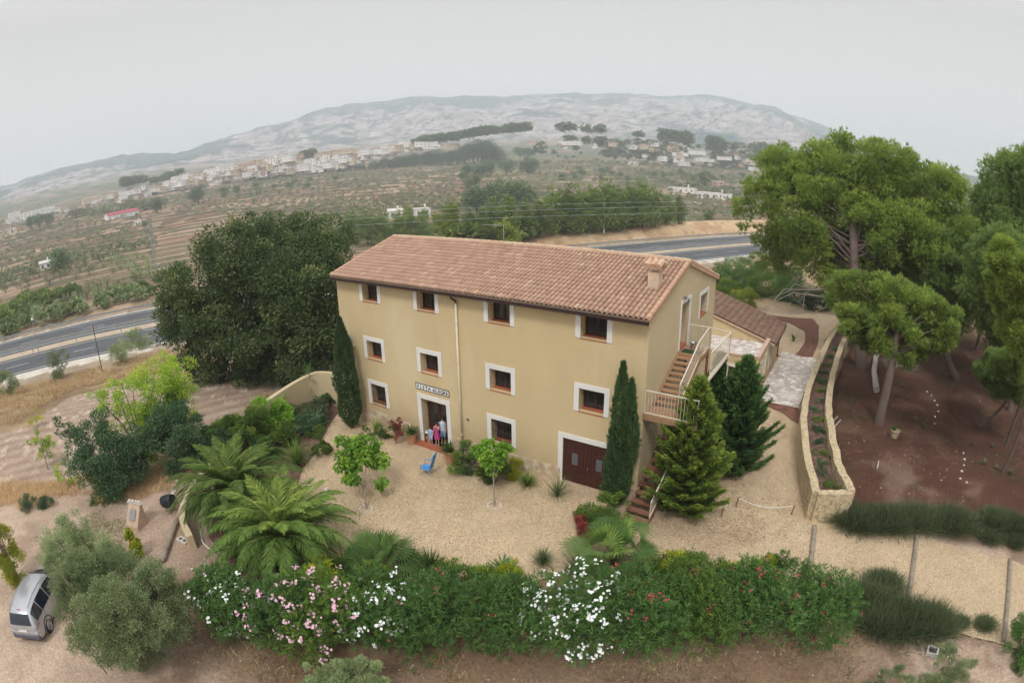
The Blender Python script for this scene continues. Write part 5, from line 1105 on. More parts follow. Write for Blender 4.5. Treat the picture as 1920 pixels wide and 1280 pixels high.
for i,(x,y,h_,m_) in enumerate([(-19.2,-4.6,1.9,'bright'),(-18.8,-5.8,2.0,'shrub'),(-18.4,-7.0,1.8,'shrub'),(-17.8,-8.3,1.9,'oak'),(-19.6,-6.4,1.5,'shrub'),(-18.7,-8.6,1.6,'oak'),(-17.2,-4.8,1.2,'shrub'),(-16.9,-6.4,1.1,'olea'),(-17.5,-2.8,.9,'oak'),(-18.6,-1.6,1.0,'lav')]):
    bush('bush',(x,y,0),[((rnd.uniform(-.5,.5),rnd.uniform(-.5,.5),h_*rnd.uniform(.3,.75)),np.array([.62,.62,h_*.3])) for _ in range(6)],5200,.13,.055,m_,['bright creeper spilling over the top of the cream garden wall','leafy green creeper next to the bright one on the garden wall','third green creeper along the garden wall, toward the palms','dark shrub where the garden wall drops behind the left date palm','green bush outside the garden wall beside the ploughed field','dark bush outside the garden wall behind the left date palm','green shrub on the mulch inside the garden wall','willow-leaved shrub behind the left date palm on the mulch','dark low shrub on the mulch in front of the garden wall','grey-green mound on the mulch near the wall corner'][i],'shrub','planting along the garden wall',sub=12)
# ------------------------------------------------------------------ driveway details
TIM=mat('weathered_timber',(.34,.29,.23),(.22,.18,.14),scale=3,rough=.95,bump=.8,bs=20,stretch=(1,1,1),c3=(.13,.10,.08),s3=9,t3=(.58,.7))
def timberline(a,b,c_,lab):
    p=np.array(a);q=np.array(b); t=empty('timber_edging',tuple(p),0,lab,'timber','timbers laid across the gravel drive')
    for s0,s1 in ((0,c_),(c_+.01,1)):
        u=(q-p)*s0;v=(q-p)*s1; mb=MB(); mb.tube([u+[0,0,.05],(u+v)/2+[0,0,.07],v+[0,0,.05]],.105,9); mb.build('log',TIM,t)
timberline(G(1527,988),G(1516,1080),.6,'dark sleeper timber across the drive, beside the end of the stone planter')
timberline(G(1718,1008),G(1702,1122),.42,'pale timber across the drive, middle one of three')
timberline(G(1893,1050),G(1880,1205),.45,'long timber across the drive nearest the right edge')
rp=empty('rope_barrier',tuple(G(1380,950)),0,'white rope hung between two short stakes across the drive','rope barrier'); a=G(1380,950);b=G(1483,965)-a
mb=MB(); mb.tube([(0,0,-.1),(.02,0,.5)],.03,7); mb.build('stake',STD,rp); mb=MB(); mb.tube([tuple(b+[0,0,-.1]),tuple(b+[.06,0,.5])],.03,7); mb.build('stake',STD,rp)
mb=MB(); mb.tube([(b[0]*s,b[1]*s,.46-.26*math.sin(PI*s)) for s in np.linspace(0,1,13)],.014,5); mb.build('rope',WHITE,rp)
t=G(1352,968); mb=MB(); mb.tube([(0,0,-.1),(.03,0,.42)],.03,7); o=mb.build('stake',STD); o.location=t; tag(o,'lone short stake at the foot of the yellow-green conifer','stake')
def grate(u,v,rz,w,d,n,lab):
    t=empty('drain_grate',tuple(G(u,v)+np.array([0,0,.02])),rz,lab,'grate'); mb=MB(); k=.07
    mb.box(-w/2,w/2,-d/2,-d/2+k,-.05,.10); mb.box(-w/2,w/2,d/2-k,d/2,-.05,.10)
    for i in range(n+1): x=-w/2+(w-k)*i/n; mb.box(x,x+k,-d/2+k,d/2-k,-.05,.10)
    mb.build('frame',WHITE if n==1 else KRB,t,bevel=.01)
    for i in range(n):
        x=-w/2+(w-k)*i/n+k; x1=-w/2+(w-k)*(i+1)/n; g=MB(); g.box(x,x1,-d/2+k,d/2-k,.02,.06)
        for j in range(6): yy=-d/2+k+(d-2*k)*(j+.5)/6; g.box(x,x1,yy-.01,yy+.01,.06,.075)
        g.build('metal_lid',mat('dark_lid',(.16,.14,.13),(.1,.09,.085),scale=6,rough=.6),t)
grate(1747,1222,-.15,.46,.42,1,'square white-framed cellar grate in the dirt beside the young olive')
grate(344,1015,.25,.62,.30,2,'pale double drain grate set in the dirt path')
# weathered logs along the path
lp=[G(u,v) for u,v in ((350,928),(335,975),(322,1010),(308,1052),(290,1062))]
t=empty('log_edging',tuple(lp[0]),0,'line of grey weathered logs edging the dirt path below the barrel','log edging')
for a,b in zip(lp[:-1],lp[1:]):
    mb=MB(); a=a-lp[0];b=b-lp[0]; mb.tube([a+[0,0,.12],a*.5+b*.5+[0,0,.16],b+[0,0,.12]],[.13,.12,.125],10); mb.build('log',TIM,t)
lp=[G(u,v) for u,v in ((318,880),(333,900),(325,925),(310,950))]
t=empty('stone_kerb',tuple(lp[0]),0,'broken white stone kerb leading down to the black barrel','kerb')
for a,b in zip(lp[:-1],lp[1:]):
    for s in (.1,.5,.85): p=(a*(1-s)+b*s)-lp[0]; mb=MB(); mb.sphere((p[0],p[1],p[2]+.04),(.2,.15,.12),5); mb.build('stone',bpy.data.materials['pale_stone'],t)
# barrel composter on a stand
BLK=mat('black_plastic',(.025,.03,.035),rough=.45)
t=empty('barrel',tuple(G(322,958)),0,'black plastic barrel lying on a small stand beside the log edging','barrel'); mb=MB(); prof=[(0,-.36),(.25,-.36),(.28,-.33),(.30,-.15),(.31,0),(.30,.15),(.28,.33),(.25,.36),(.24,.33),(0,.31)]
mb.lathe(prof,n=20); R=Matrix.Rotation(.5,3,'Z')@Matrix.Rotation(1.25,3,'Y'); mb.v=[tuple(R@Vector(p)+Vector((0,0,.55))) for p in mb.v]; mb.build('drum',BLK,t,smooth=True)
mb=MB()
for k in (-1,1): mb.beam((-.25,.2*k,0),(0,.16*k,.32),.05,.05); mb.beam((.25,.2*k,0),(0,.16*k,.32),.05,.05)
mb.beam((-.1,-.2,.28),(-.1,.2,.28),.04,.04); mb.build('stand',TIM,t)
t=empty('monument',tuple(G(258,985)),.55,'small slanted stone monument with a grey plaque and stones on top','monument'); mb=MB(); mb.add([(-.4,-.45,-.1),(.4,-.45,-.1),(.4,.4,-.1),(-.4,.4,-.1),(-.36,-.4,.2),(.36,-.4,.2),(.36,.3,1.0),(-.36,.3,1.0),(-.36,.42,1.0),(.36,.42,1.0)],[(0,1,5,4),(4,5,6,7),(7,6,9,8),(1,2,9,6,5),(0,4,7,8,3),(3,8,9,2)])
mb.build('body',mat('pink_block',(.52,.38,.28),(.42,.30,.22),scale=5,rough=.9),t,bevel=.01); mb=MB(); M_=Matrix.Rotation(math.atan2(.8,.7),3,'X'); mb.obox((0,-.07,.62),(.34,.5,.03),M=M_); mb.build('plaque',mat('slate_plaque',(.24,.25,.26),rough=.4),t)
for k in range(4): mb=MB(); mb.sphere((-.3+.2*k,.36,1.06),(.1,.08,.07),5); mb.build('stone',bpy.data.materials['pale_stone'],t)
mb=MB(); mb.box(-.45,.45,.26,.46,.98,1.02); mb.build('ledge',KRB,t)
# pots
CLAY=mat('terracotta_pot',(.52,.27,.16),(.43,.20,.12),scale=6,rough=.8)
def pot(name,p,r,h,lab,plant,cat='planted pot'):
    t=empty(name,p,0,lab,cat); mb=MB(); mb.lathe([(0,0),(r*.68,0),(r*.72,.02),(r*.95,h*.9),(r*1.08,h*.9),(r*1.1,h),(r*.95,h),(r*.9,h*.9),(0,h*.88)],n=20); mb.build('pot',CLAY,t,smooth=False); plant(t,h); return t
def cyc(t,h,seed=0,R=.55):
    q=rosette('cycad_head',(0,0,0),90,R,.055,None,None,'fan',.1,seed,arch=.5,elr=(.0,1.4)); 
    for c in list(q.children): c.parent=t; c.location=(0,0,h-.08)
    bpy.data.objects.remove(q)
pot('cycad_pot',tuple(G(773,832)),.26,.62,'square-shouldered terracotta pot with a cycad left of the front door',lambda t,h: cyc(t,h,51))
pot('cycad_pot',tuple(G(844,868)),.27,.68,'taller terracotta pot with a cycad right of the front door, before the downpipe',lambda t,h: cyc(t,h,52))
def wf(t,h):
    crown('leaves',[(np.array([0,0,h+.12]),.17)],500,.06,.03,LM['shrub'],t,sub=8); mb=MB()
    for k in range(40): a=k*2.4; r=.2*(k/40)**.5; mb.sphere((math.cos(a)*r,math.sin(a)*r,h+.2+.06*rnd.random()),.030,3)
    mb.build('white_flowers',PW,t)
pot('flower_pot',(-11.02,.05,.12),.17,.34,'small clay pot of white flowers on the door step beside the children',wf)
pot('urn',tuple(G(1676,820)),.26,.42,'pale stone urn with sparse greenery in front of the light green pine',lambda t,h: crown('leaves',[(np.array([0,0,h+.05]),.2)],300,.12,.03,LM['shrub'],t,sub=5),'urn')
[q for q in bpy.data.objects['urn'].children if q.name.startswith('pot')][0].data.materials[0]=PLW
# folding garden chair
BLU=mat('blue_fabric',(.08,.27,.62),(.10,.32,.70),scale=6,rough=.7); t=empty('garden_chair',tuple(G(803,888)),math.radians(18),'bright blue folding garden chair alone on the gravel','chair')
mb=MB(); mb.beam((-.27,0,.36),(.20,0,.33),.48,.035); mb.build('seat',BLU,t,bevel=.01); mb=MB(); mb.beam((.18,0,.36),(.42,0,1.12),.46,.035); mb.build('backrest',BLU,t,bevel=.01)
for s in (-1,1):
    mb=MB(); mb.beam((-.20,s*.28,.60),(.26,s*.28,.62),.05,.03); mb.build('armrest',BLU,t)
    mb=MB(); mb.tube([(-.26,s*.25,.36),(-.22,s*.26,.6),(-.3,s*.25,.0)],.012,6); mb.build('leg',GALV,t)
    mb=MB(); mb.tube([(.05,s*.25,.36),(.46,s*.25,0)],.012,6); mb.build('leg',GALV,t)
mb=MB(); mb.tube([(-.3,-.25,.02),(-.3,.25,.02)],.012,6); mb.build('front_bar',GALV,t)
mb=MB(); mb.sphere((0,0,.11),.11,8); o=mb.build('football',mat('ball_panels',(.75,.75,.75),(.45,.42,.45),scale=9,rough=.5),smooth=True); o.location=G(612,922); tag(o,'small white football left lying on the gravel','ball')
# logs and prunings in the grove
mb=MB(); P=[D(1640,738,38),D(1636,700,38.6),D(1640,675,39.2),D(1652,658,39.8)]; g=G(1642,738); o0=g
mb.tube([np.array([p[0]-o0[0],p[1]-o0[1],.25+.3*i/3]) for i,p in enumerate([G(1642,738),G(1637,705),G(1640,680),G(1655,662)])],[.22,.2,.19,.15],10); o=mb.build('fallen_trunk',mat('bleached_wood',(.50,.45,.42),(.36,.31,.28),scale=4,rough=.9)); o.location=(o0[0],o0[1],o0[2]); tag(o,'bleached fallen trunk lying behind the light green pine','log')
pb=G(1690,690); mb=MB()
for k in range(150):
    a=np.array([rnd.uniform(-1.3,1.3),rnd.uniform(-1,1),rnd.uniform(0,.5)]); d=rdir(1)[0]*rnd.uniform(.5,1.4); d[2]*=.4; mb.tube([a,a+d*.5+[0,0,.1],a+d],[.018,.012,.005],4,False)
o=mb.build('brush_pile',BARKG); o.location=pb; tag(o,'tangled pile of dry pruned branches between the two pine trunks','brush pile')
for (u,v,du,dv,lab) in ((1556,800,14,-18,'pale cut branch lying on the red soil by the planter'),(1562,805,14,-16,'thinner pale stick beside the cut branch by the planter'),(1644,880,3,-14,'small dry stick upright in the stony soil')):
    a=G(u,v);b=G(u+du,v+dv); mb=MB(); mb.tube([(0,0,.06),tuple((b-a)*.5+[0,0,.1]),tuple(b-a+np.array([0,0,.06]))],[.05,.045,.03],7); o=mb.build('cut_branch',bpy.data.materials['bleached_wood']); o.location=a; tag(o,lab,'branch')
# stones: loose rubble and the curved lines of white stones
SP=[(1738,735),(1746,742),(1752,752),(1757,760),(1759,772),(1753,782),(1752,795),(1806,850),(1808,862),(1807,873),(1803,884),(1800,898),(1812,905)]
for (u,v) in SP:
    p=G(u,v); mb=MB(); mb.sphere((0,0,.03),(.09*rnd.uniform(.7,1.2),.08,.06),4); o=mb.build('white_stone',bpy.data.materials['pale_stone']); o.location=p; tag(o,'white stone in the curved line laid out on the red soil of the grove','stone','white stones lined up in the grove')
def rubble(poly,n,r0,r1,nm,m):
    P=np.array(pxpoly(poly)); V=[];F=[];b=0
    base=np.array([(1,0,0),(-1,0,0),(0,1,0),(0,-1,0),(0,0,1),(0,0,-1)],float); fc=[(0,2,4),(2,1,4),(1,3,4),(3,0,4),(2,0,5),(1,2,5),(3,1,5),(0,3,5)]
    k=0
    while k<n:
        x=rnd.uniform(P[:,0].min(),P[:,0].max());y=rnd.uniform(P[:,1].min(),P[:,1].max())
        if not inpoly(np.array([x]),np.array([y]),P)[0]: continue
        if fbm(x/1.5,y/1.5,77,3)<.46 and rnd.random()<.8: k+=1; continue
        r=r0*(r1/r0)**(rnd.random()**2.2); z=float(H(x,y))+r*.25; R=np.array(Matrix.Rotation(rnd.uniform(0,6),3,'Z')@Matrix.Rotation(rnd.uniform(0,1),3,'X'))
        V.append((base*(1+rng.normal(size=(6,3))*.2)*np.array([r,r*.8,r*.55]))@R.T+[x,y,z]); F.append(np.array(fc)+b); b+=6;k+=1
    o=mesh_np(nm,np.vstack(V),np.vstack(F),m); tag(o,kind='stuff'); return o
STN=bpy.data.materials['pale_stone']
rubble([(1600,930),(1560,860),(1570,800),(1700,790),(1900,900),(1930,1000),(1600,935)],520,.012,.06,'loose_stones',STN)
rubble([(1560,780),(1580,620),(1900,700),(1930,900),(1700,850)],350,.015,.06,'grove_stones',STN)
rubble([(330,1290),(420,1180),(900,1250),(1300,1230),(1600,1170),(1960,1200),(1960,1300),(330,1300)],1400,.012,.055,'dirt_stones',STN)
rubble([(0,940),(330,900),(350,1000),(420,1060),(350,1100),(250,1060),(100,1010),(0,980)],900,.015,.075,'path_stones',STN)
rubble([(-20,960),(-20,820),(300,740),(480,700),(480,750),(330,880),(150,930)],1200,.02,.09,'field_stones',STN)
rubble([(0,1130),(120,1230),(330,1290),(0,1290)],250,.012,.04,'car_park_stones',STN)
# fallen leaves under the oleanders
LP=pxpoly([(330,1250),(330,1140),(900,1200),(1300,1180),(1700,1130),(1700,1200),(1300,1255),(900,1260)]); PX=np.array(LP); xx=rng.uniform(PX[:,0].min(),PX[:,0].max(),9000);yy=rng.uniform(PX[:,1].min(),PX[:,1].max(),9000); kk=inpoly(xx,yy,PX); xx=xx[kk];yy=yy[kk]; P=np.stack([xx,yy,H(xx,yy)],1); n=len(P); V,F=leaves(P+[0,0,.03],unit(rdir(n)*[1,1,.15]),.10,.03); tag(mesh_np('fallen_leaves',V,F,leafmat('dead_leaf',(.10,.05,.03),(.26,.15,.08),(.40,.27,.16),0),var=rng.random(n)),kind='stuff')
LP=pxpoly([(1190,960),(1230,900),(1420,900),(1500,960),(1480,1010),(1300,1030)]); PX=np.array(LP); xx=rng.uniform(PX[:,0].min(),PX[:,0].max(),4200);yy=rng.uniform(PX[:,1].min(),PX[:,1].max(),4200); kk=inpoly(xx,yy,PX)&(fbm(xx/1.2,yy/1.2,97,3)>.42); xx=xx[kk];yy=yy[kk]; P=np.stack([xx,yy,H(xx,yy)+.045],1); n=len(P); V,F=leaves(P,unit(rdir(n)*[1,1,.1]),.06,.025); tag(mesh_np('leaf_litter',V,F,bpy.data.materials['dead_leaf'],var=rng.random(n)),kind='stuff')
LP=pxpoly([(640,830),(700,830),(1060,930),(1100,1000),(1000,1060),(700,1090),(600,1040),(570,960)]); PX=np.array(LP); xx=rng.uniform(PX[:,0].min(),PX[:,0].max(),1500);yy=rng.uniform(PX[:,1].min(),PX[:,1].max(),1500); kk=inpoly(xx,yy,PX)&(fbm(xx/2,yy/2,98,3)>.55); xx=xx[kk];yy=yy[kk]; P=np.stack([xx,yy,H(xx,yy)+.045],1); n=len(P); V,F=leaves(P,unit(rdir(n)*[1,1,.1]),.06,.025); tag(mesh_np('yard_leaf_litter',V,F,bpy.data.materials['dead_leaf'],var=rng.random(n)),kind='stuff')
# dry grass
def drygrass(poly,n,h,nm,m='straw',w=.02,spread=.35,thr=.42,sc_=2.):
    P=np.array(pxpoly(poly)); x=rng.uniform(P[:,0].min(),P[:,0].max(),n*6);y=rng.uniform(P[:,1].min(),P[:,1].max(),n*6); k=inpoly(x,y,P)&(fbm(x/sc_,y/sc_,91,3)>thr); x=x[k][:n];y=y[k][:n]; n=len(x)
    nb=4; x=np.repeat(x,nb)+rng.normal(0,.08,n*nb);y=np.repeat(y,nb)+rng.normal(0,.08,n*nb); z=H(x,y); d=unit(rng.normal(size=(n*nb,3))*[spread,spread,.05]+[0,0,1]); V,F=leaves(np.stack([x,y,z],1),d,h*(.5+.8*rng.random(n*nb)),w,.2)
    o=mesh_np(nm,V,F,LM[m],var=np.clip(np.repeat(rng.random(n),nb)*.7+.3*rng.random(n*nb),0,1)); tag(o,kind='stuff')
drygrass([(-20,960),(0,905),(110,905),(330,870),(330,930),(100,950)],3000,.4,'dry_grass_strip')
drygrass([(330,900),(350,850),(430,790),(520,730),(560,690),(600,680),(560,730),(480,770),(400,850),(345,905)],4000,.45,'dry_grass_verge')
drygrass([(-20,800),(-20,740),(110,710),(290,660),(420,640),(420,690),(250,705),(130,735),(40,795)],8000,.5,'dry_grass_field',w=.04)
drygrass([(1580,930),(1560,780),(1600,620),(1900,680),(1930,960)],1800,.22,'grove_weeds','lav',spread=.7,thr=.55)
drygrass([(350,1290),(420,1225),(900,1262),(1300,1250),(1600,1200),(1900,1220),(1900,1290)],900,.22,'bank_weeds','alm',spread=.8,thr=.5)
drygrass([(360,1250),(420,1200),(900,1235),(1300,1225),(1600,1185),(1640,1210),(1300,1262),(900,1275)],1500,.3,'bank_dry_grass','straw',spread=.6,thr=.47,w=.015)
drygrass([(60,1010),(160,960),(230,960),(240,1010),(200,1060),(100,1050)],900,.15,'path_weeds','shrub',spread=.9,thr=.5)
for i,(u,v) in enumerate([(1690,725),(1680,745),(1730,800),(1715,790),(1820,835),(1860,838),(1845,870),(1870,880),(1895,890),(1700,750)]):
    rosette('iris_clump',tuple(G(u,v)),22,.4,.03,'pale strap-leaved clump in the red soil, %s'%['left of the white stone arc','behind the light green pine trunk','inside the white stone arc','between pine trunk and stone arc','upper left of the lower patch','upper right of the lower patch','middle of the lower patch','right of the middle one','lowest near the right edge','under the pruned branches'][i],'leafy clump','lav',.04,60+i,'strap-leaved clumps in the grove soil',arch=.5,elr=(.4,1.3))
# ------------------------------------------------------------------ people at the door
SKIN=mat('skin',(.62,.38,.28),rough=.6); HAIR=mat('dark_hair',(.03,.02,.015),rough=.6)
def person(p,hgt,rz,label,shirt,lower,dress=False,armup=0.,hair=HAIR):
    k=hgt/1.7; t=empty('person',p,rz,label,'person','people in the doorway'); V=[];E=[];R=[]
    def a(x,y,z,r,pr=None):
        V.append((x*k,y*k,z*k)); R.append(r*k); 
        if pr is not None: E.append((pr,len(V)-1))
        return len(V)-1
    pel=a(0,0,.92,.13); sp=a(0,0,1.12,.115,pel); ch=a(0,0,1.32,.13,sp); nk=a(0,-.0,1.46,.05,ch); hd=a(0,-.01,1.56,.085,nk); hd2=a(0,-.005,1.65,.08,hd)
    for s in (-1,1):
        hp=a(s*.09,0,.86,.09,pel); kn=a(s*.10,-.02,.48,.055,hp); an=a(s*.10,0,.09,.035,kn); a(s*.10,-.13,.03,.032,an)
        sh=a(s*.17,0,1.38,.055,ch)
        if s==1 and armup: el=a(s*.25,-.10,1.22,.038,sh); wr=a(s*.12,-.20,1.22+armup*.25,.026,el)
        else: el=a(s*.22,.0,1.12,.038,sh); wr=a(s*.24,-.08,.90,.026,el)
        dz=.05 if (s==1 and armup) else -.05; pa=a(V[wr][0]/k,V[wr][1]/k-.02,V[wr][2]/k+dz,.03,wr)
        for f in range(4): a(V[pa][0]/k+(f-1.5)*.018,V[pa][1]/k-.02,V[pa][2]/k+dz*(1.2-.1*abs(f-1.5)),.009,pa)
        a(V[pa][0]/k-s*.035,V[pa][1]/k-.03,V[pa][2]/k+dz*.2,.010,pa)
    me=bpy.data.meshes.new('body'); me.from_pydata(V,E,[]); me.materials.append(SKIN); o=bpy.data.objects.new('body',me); COL.objects.link(o); o.parent=t
    sk=o.modifiers.new('skin','SKIN'); 
    for i,r in enumerate(R): me.skin_vertices[0].data[i].radius=(r,r*.85)
    me.skin_vertices[0].data[0].use_root=True
    s=o.modifiers.new('sub','SUBSURF'); s.levels=1; s.render_levels=1
    def g(prof,mt,nm,n=14,sx=1.,sy=.72): mb=MB(); mb.lathe([(r*k,z*k) for r,z in prof],n=n); mb.v=[(x*sx,y*sy,z) for x,y,z in mb.v]; return mb.build(nm,mt,t,smooth=True)
    if dress: g([(.23,.48),(.19,.8),(.15,1.08),(.165,1.3),(.12,1.42),(.06,1.46)],shirt,'dress')
    else:
        g([(.175,.86),(.165,1.05),(.18,1.28),(.15,1.41),(.06,1.47)],shirt,'shirt'); mb=MB()
        for s in (-1,1): mb.tube([(s*.20*k,0,1.36*k),(s*.235*k,0,1.22*k)],[.068*k,.06*k],8)
        for s in (-1,1): mb.tube([(s*.085*k,0,.92*k),(s*.10*k,-.015*k,.5*k),(s*.10*k,0,.3*k)],[.105*k,.075*k,.06*k],9)
        mb.build('trousers',lower,t,smooth=True)
    mb=MB(); mb.sphere((0,.025*k,1.64*k),(.105*k,.115*k,.10*k),7); mb.sphere((0,.07*k,1.56*k),(.09*k,.06*k,.12*k if dress else .07*k),6); mb.build('hair',hair,t,smooth=True)
    mb=MB(); mb.sphere((0,-.1*k,1.585*k),(.014*k,.02*k,.02*k),4); mb.sphere((-.03*k,-.09*k,1.615*k),(.012*k,.008*k,.008*k),4); mb.sphere((.03*k,-.09*k,1.615*k),(.012*k,.008*k,.008*k),4); mb.build('face',HAIR,t)
    for s in (-1,1):
        mb=MB(); mb.sphere((s*.10*k,-.05*k,.03*k),(.05*k,.12*k,.035*k),5); mb.build('shoe',mat('shoe',(.3,.28,.3),rough=.6),t)
LBL=mat('pale_blue_cloth',(.42,.52,.66),(.60,.66,.74),scale=14,rough=.85); JE=mat('denim',(.16,.24,.38),(.20,.30,.46),scale=20,rough=.9); MAG=mat('magenta_cloth',(.42,.04,.20),(.50,.06,.26),scale=14,rough=.85); LB2=mat('light_denim',(.28,.40,.58),(.36,.48,.66),scale=18,rough=.9)
person((-10.34,.34,.12),1.42,.25,'person in a pale blue shirt standing behind the two smaller ones in the doorway',LBL,JE)
person((-10.5,.05,.12),1.22,.2,'person in a magenta dress with a hand raised, in the middle of the doorway group',MAG,MAG,True,.8)
person((-10.8,-.08,.12),.95,.2,'smallest person, in light blue, beside the pot of white flowers',LB2,LB2)
# ------------------------------------------------------------------ silver car
def car():
    SIL=mat('silver_paint',(.46,.47,.50),(.48,.49,.52),scale=.5,rough=.28,metal=.55,spec=.5); CG=mat('car_glass',(.012,.014,.03),rough=.05,spec=.8); TY=mat('rubber',(.02,.02,.02),rough=.8); RM=mat('alloy',(.45,.46,.48),rough=.3,metal=.8); LT=mat('tail_lamp',(.45,.02,.03),rough=.2,spec=.7); BP=mat('bumper_plastic',(.10,.10,.13),rough=.6)
    t=empty('parked_car',(-13.6,-20.1,0),math.atan2(.63,-.78),'silver people carrier parked in the lower left corner under the olive tree','car')
    # sections along x (rear -2.35 .. front 2.35): (x, zbottom, half width low, zwaist, half width waist, zroof, half width roof)
    S_=[(-2.36,.42,.60,.70,.62,.78,.56),(-2.32,.34,.78,.84,.79,.95,.66),(-2.22,.30,.87,.93,.85,1.14,.63),(-2.05,.26,.91,.97,.88,1.36,.59),(-1.80,.24,.93,.99,.90,1.50,.57),(-1.2,.22,.94,.97,.92,1.60,.58),(-.4,.22,.94,.95,.93,1.62,.59),(.3,.22,.94,.94,.93,1.56,.58),(.75,.22,.94,.93,.92,1.42,.57),(1.25,.22,.93,.92,.90,1.22,.64),(1.6,.24,.92,.90,.86,1.00,.70),(2.0,.28,.88,.82,.80,.90,.62),(2.25,.34,.78,.70,.70,.76,.55),(2.36,.42,.6,.6,.56,.64,.45)]
    V=[];F=[];n=13
    for (x,zb,wl_,zw,ww,zr,wr) in S_:
        h=[(wl_*.9,zb),(wl_,zb+.12),(wl_+.01,(zb+zw)/2),(ww,zw),((ww*2+wr)/3,(zw*2+zr)/3+.01),((ww+wr*2)/3,(zw+zr*2)/3+.015),(wr,zr-.03),(wr*.8,zr+.02),(0,zr+.045)]
        sec=[(x,-w,z) for w,z in h]+[(x,w,z) for w,z in h[-2::-1]]; V+=sec
    k=17
    for i in range(len(S_)-1):
        for j in range(k-1): F.append((i*k+j,i*k+j+1,(i+1)*k+j+1,(i+1)*k+j))
    mb=MB(); mb.add(V,[f for f in F]); mb.add(V[:k],[tuple(range(k-1,-1,-1))]); mb.add(V[-k:],[tuple(range(k))])
    bd=mb.build('body',SIL,t,smooth=True)
    def sec(x):
        xs=[s[0] for s in S_]; return [float(np.interp(x,xs,[s[i] for s in S_])) for i in range(1,7)]
    def side(x,f,s,off=.012):
        zb,wl_,zw,ww,zr,wr=sec(x); w=ww+(wr-ww)*f; z=zw+(zr-zw)*f; return (x,s*(w+off),z)
    for s in (-1,1):
        for (a,b_) in ((-1.95,-1.28),(-1.22,-.35),(-.27,.62)):
            mb=MB(); m_=8; vs=[]
            for i in range(m_+1):
                x=a+(b_-a)*i/m_; vs+=[side(x,.08,s),side(x,.45,s,.02),side(x,.84,s,.014)]
            mb.add(vs,[(3*i+q,3*i+3+q,3*i+4+q,3*i+1+q) for i in range(m_) for q in (0,1)]); mb.build('side_window',CG,t,smooth=True)
        for xx in (-1.25,-.31,.7):
            mb=MB(); mb.tube([(xx,s*(sec(xx)[1]+.012),.4),(xx,s*(sec(xx)[3]+.016),.9)],.006,4); mb.build('door_seam',BP,t)
        for xx in (-1.05,-.1): mb=MB(); mb.obox((xx,s*.945,.86),(.18,.03,.03)); mb.build('door_handle',SIL,t,bevel=.008)
        mb=MB(); mb.obox((.82,s*1.02,1.02),(.14,.2,.13)); mb.build('wing_mirror',SIL,t,bevel=.03)
        for x in (-1.42,1.42):
            w_=MB(); prof=[(.0,-.09),(.24,-.09),(.33,-.08),(.345,-.04),(.345,.06),(.33,.1),(.24,.11)]
            w_.lathe(prof,n=24); w_.v=[(x+p[0],s*(.84+p[2]),.34+p[1]) for p in w_.v]; tyre=w_.build('wheel',TY,t,smooth=True)
            r=MB(); r.lathe([(.235,.10),(.22,.06),(.0,.05)],n=20)
            for q in range(6): a=q*PI/3; r.obox((.12*math.cos(a),.12*math.sin(a),.085),(.2,.05,.03),rz=a)
            r.lathe([(.225,.09),(.24,.115),(.225,.115)],n=20); r.v=[(x+p[0],s*(.84+p[2]),.34+p[1]) for p in r.v]; r.build('rim',RM,tyre)
            ar=MB(); ar.tube([(x+.42*math.cos(q),s*.945,.34+.42*math.sin(q)) for q in np.linspace(-.15,PI+.15,14)],.035,6); ar.build('wheel_arch',BP,t,smooth=True)
        mb=MB(); vs=[]
        for i in range(7):
            x=-2.30+.38*i/6; vs+=[side(x,-.0,s,.02),side(x,.5-.25*i/6,s,.025)]
        vs=[(x,y,z-.06) for x,y,z in vs]; mb.add(vs,[(2*i,2*i+2,2*i+3,2*i+1) for i in range(6)]); mb.build('tail_light',LT,t,smooth=True)
        mb=MB(); mb.sphere((2.12,s*.62,.68),(.2,.16,.09),6); mb.build('headlight',GLASS,t,smooth=True)
        mb=MB(); mb.tube([(-1.8,s*.52,1.55),(-1,s*.53,1.655),(.3,s*.53,1.62)],.015,5); mb.build('roof_rail',SIL,t)
    def rear(f,w,off=-.02):
        P=[(-2.335,.93),(-2.23,1.14),(-2.05,1.37),(-1.88,1.47)]; x=float(np.interp(f,[0,.4,.85,1],[p[0] for p in P]));z=float(np.interp(f,[0,.4,.85,1],[p[1] for p in P])); return (x+off,w,z+.012)
    mb=MB(); vs=[]
    for i in range(7):
        f=.12+.76*i/6; wdt=.64-.10*f; vs+=[rear(f,-wdt),rear(f,-wdt*.5,-.035),rear(f,wdt*.5,-.035),rear(f,wdt)]
    mb.add(vs,[(4*i+q,4*i+4+q,4*i+5+q,4*i+1+q) for i in range(6) for q in range(3)]); mb.build('rear_window',CG,t,smooth=True)
    mb=MB(); vs=[]
    for i in range(7):
        x=.66+.72*i/6; zb,wl_,zw,ww,zr,wr=sec(x); vs+=[(x+.02,-wr*.93,zr+.02),(x+.02,0,zr+.065),(x+.02,wr*.93,zr+.02)]
    mb.add(vs,[(3*i+q,3*i+1+q,3*i+4+q,3*i+3+q) for i in range(6) for q in range(2)]); mb.build('windscreen',CG,t,smooth=True)
    mb=MB(); mb.obox((-2.30,0,.40),(.22,1.62,.2)); mb.build('rear_bumper',BP,t,bevel=.05); mb=MB(); mb.obox((-2.385,0,.74),(.02,.5,.11)); mb.build('number_plate',WHITE,t); mb=MB(); mb.obox((-2.33,0,.62),(.1,1.66,.14)); mb.build('bumper_trim',SIL,t,bevel=.04)
    mb=MB(); mb.obox((-1.90,0,1.50),(.03,.22,.02)); mb.build('brake_light',LT,t); t.scale=(.86,.86,.88)
car()
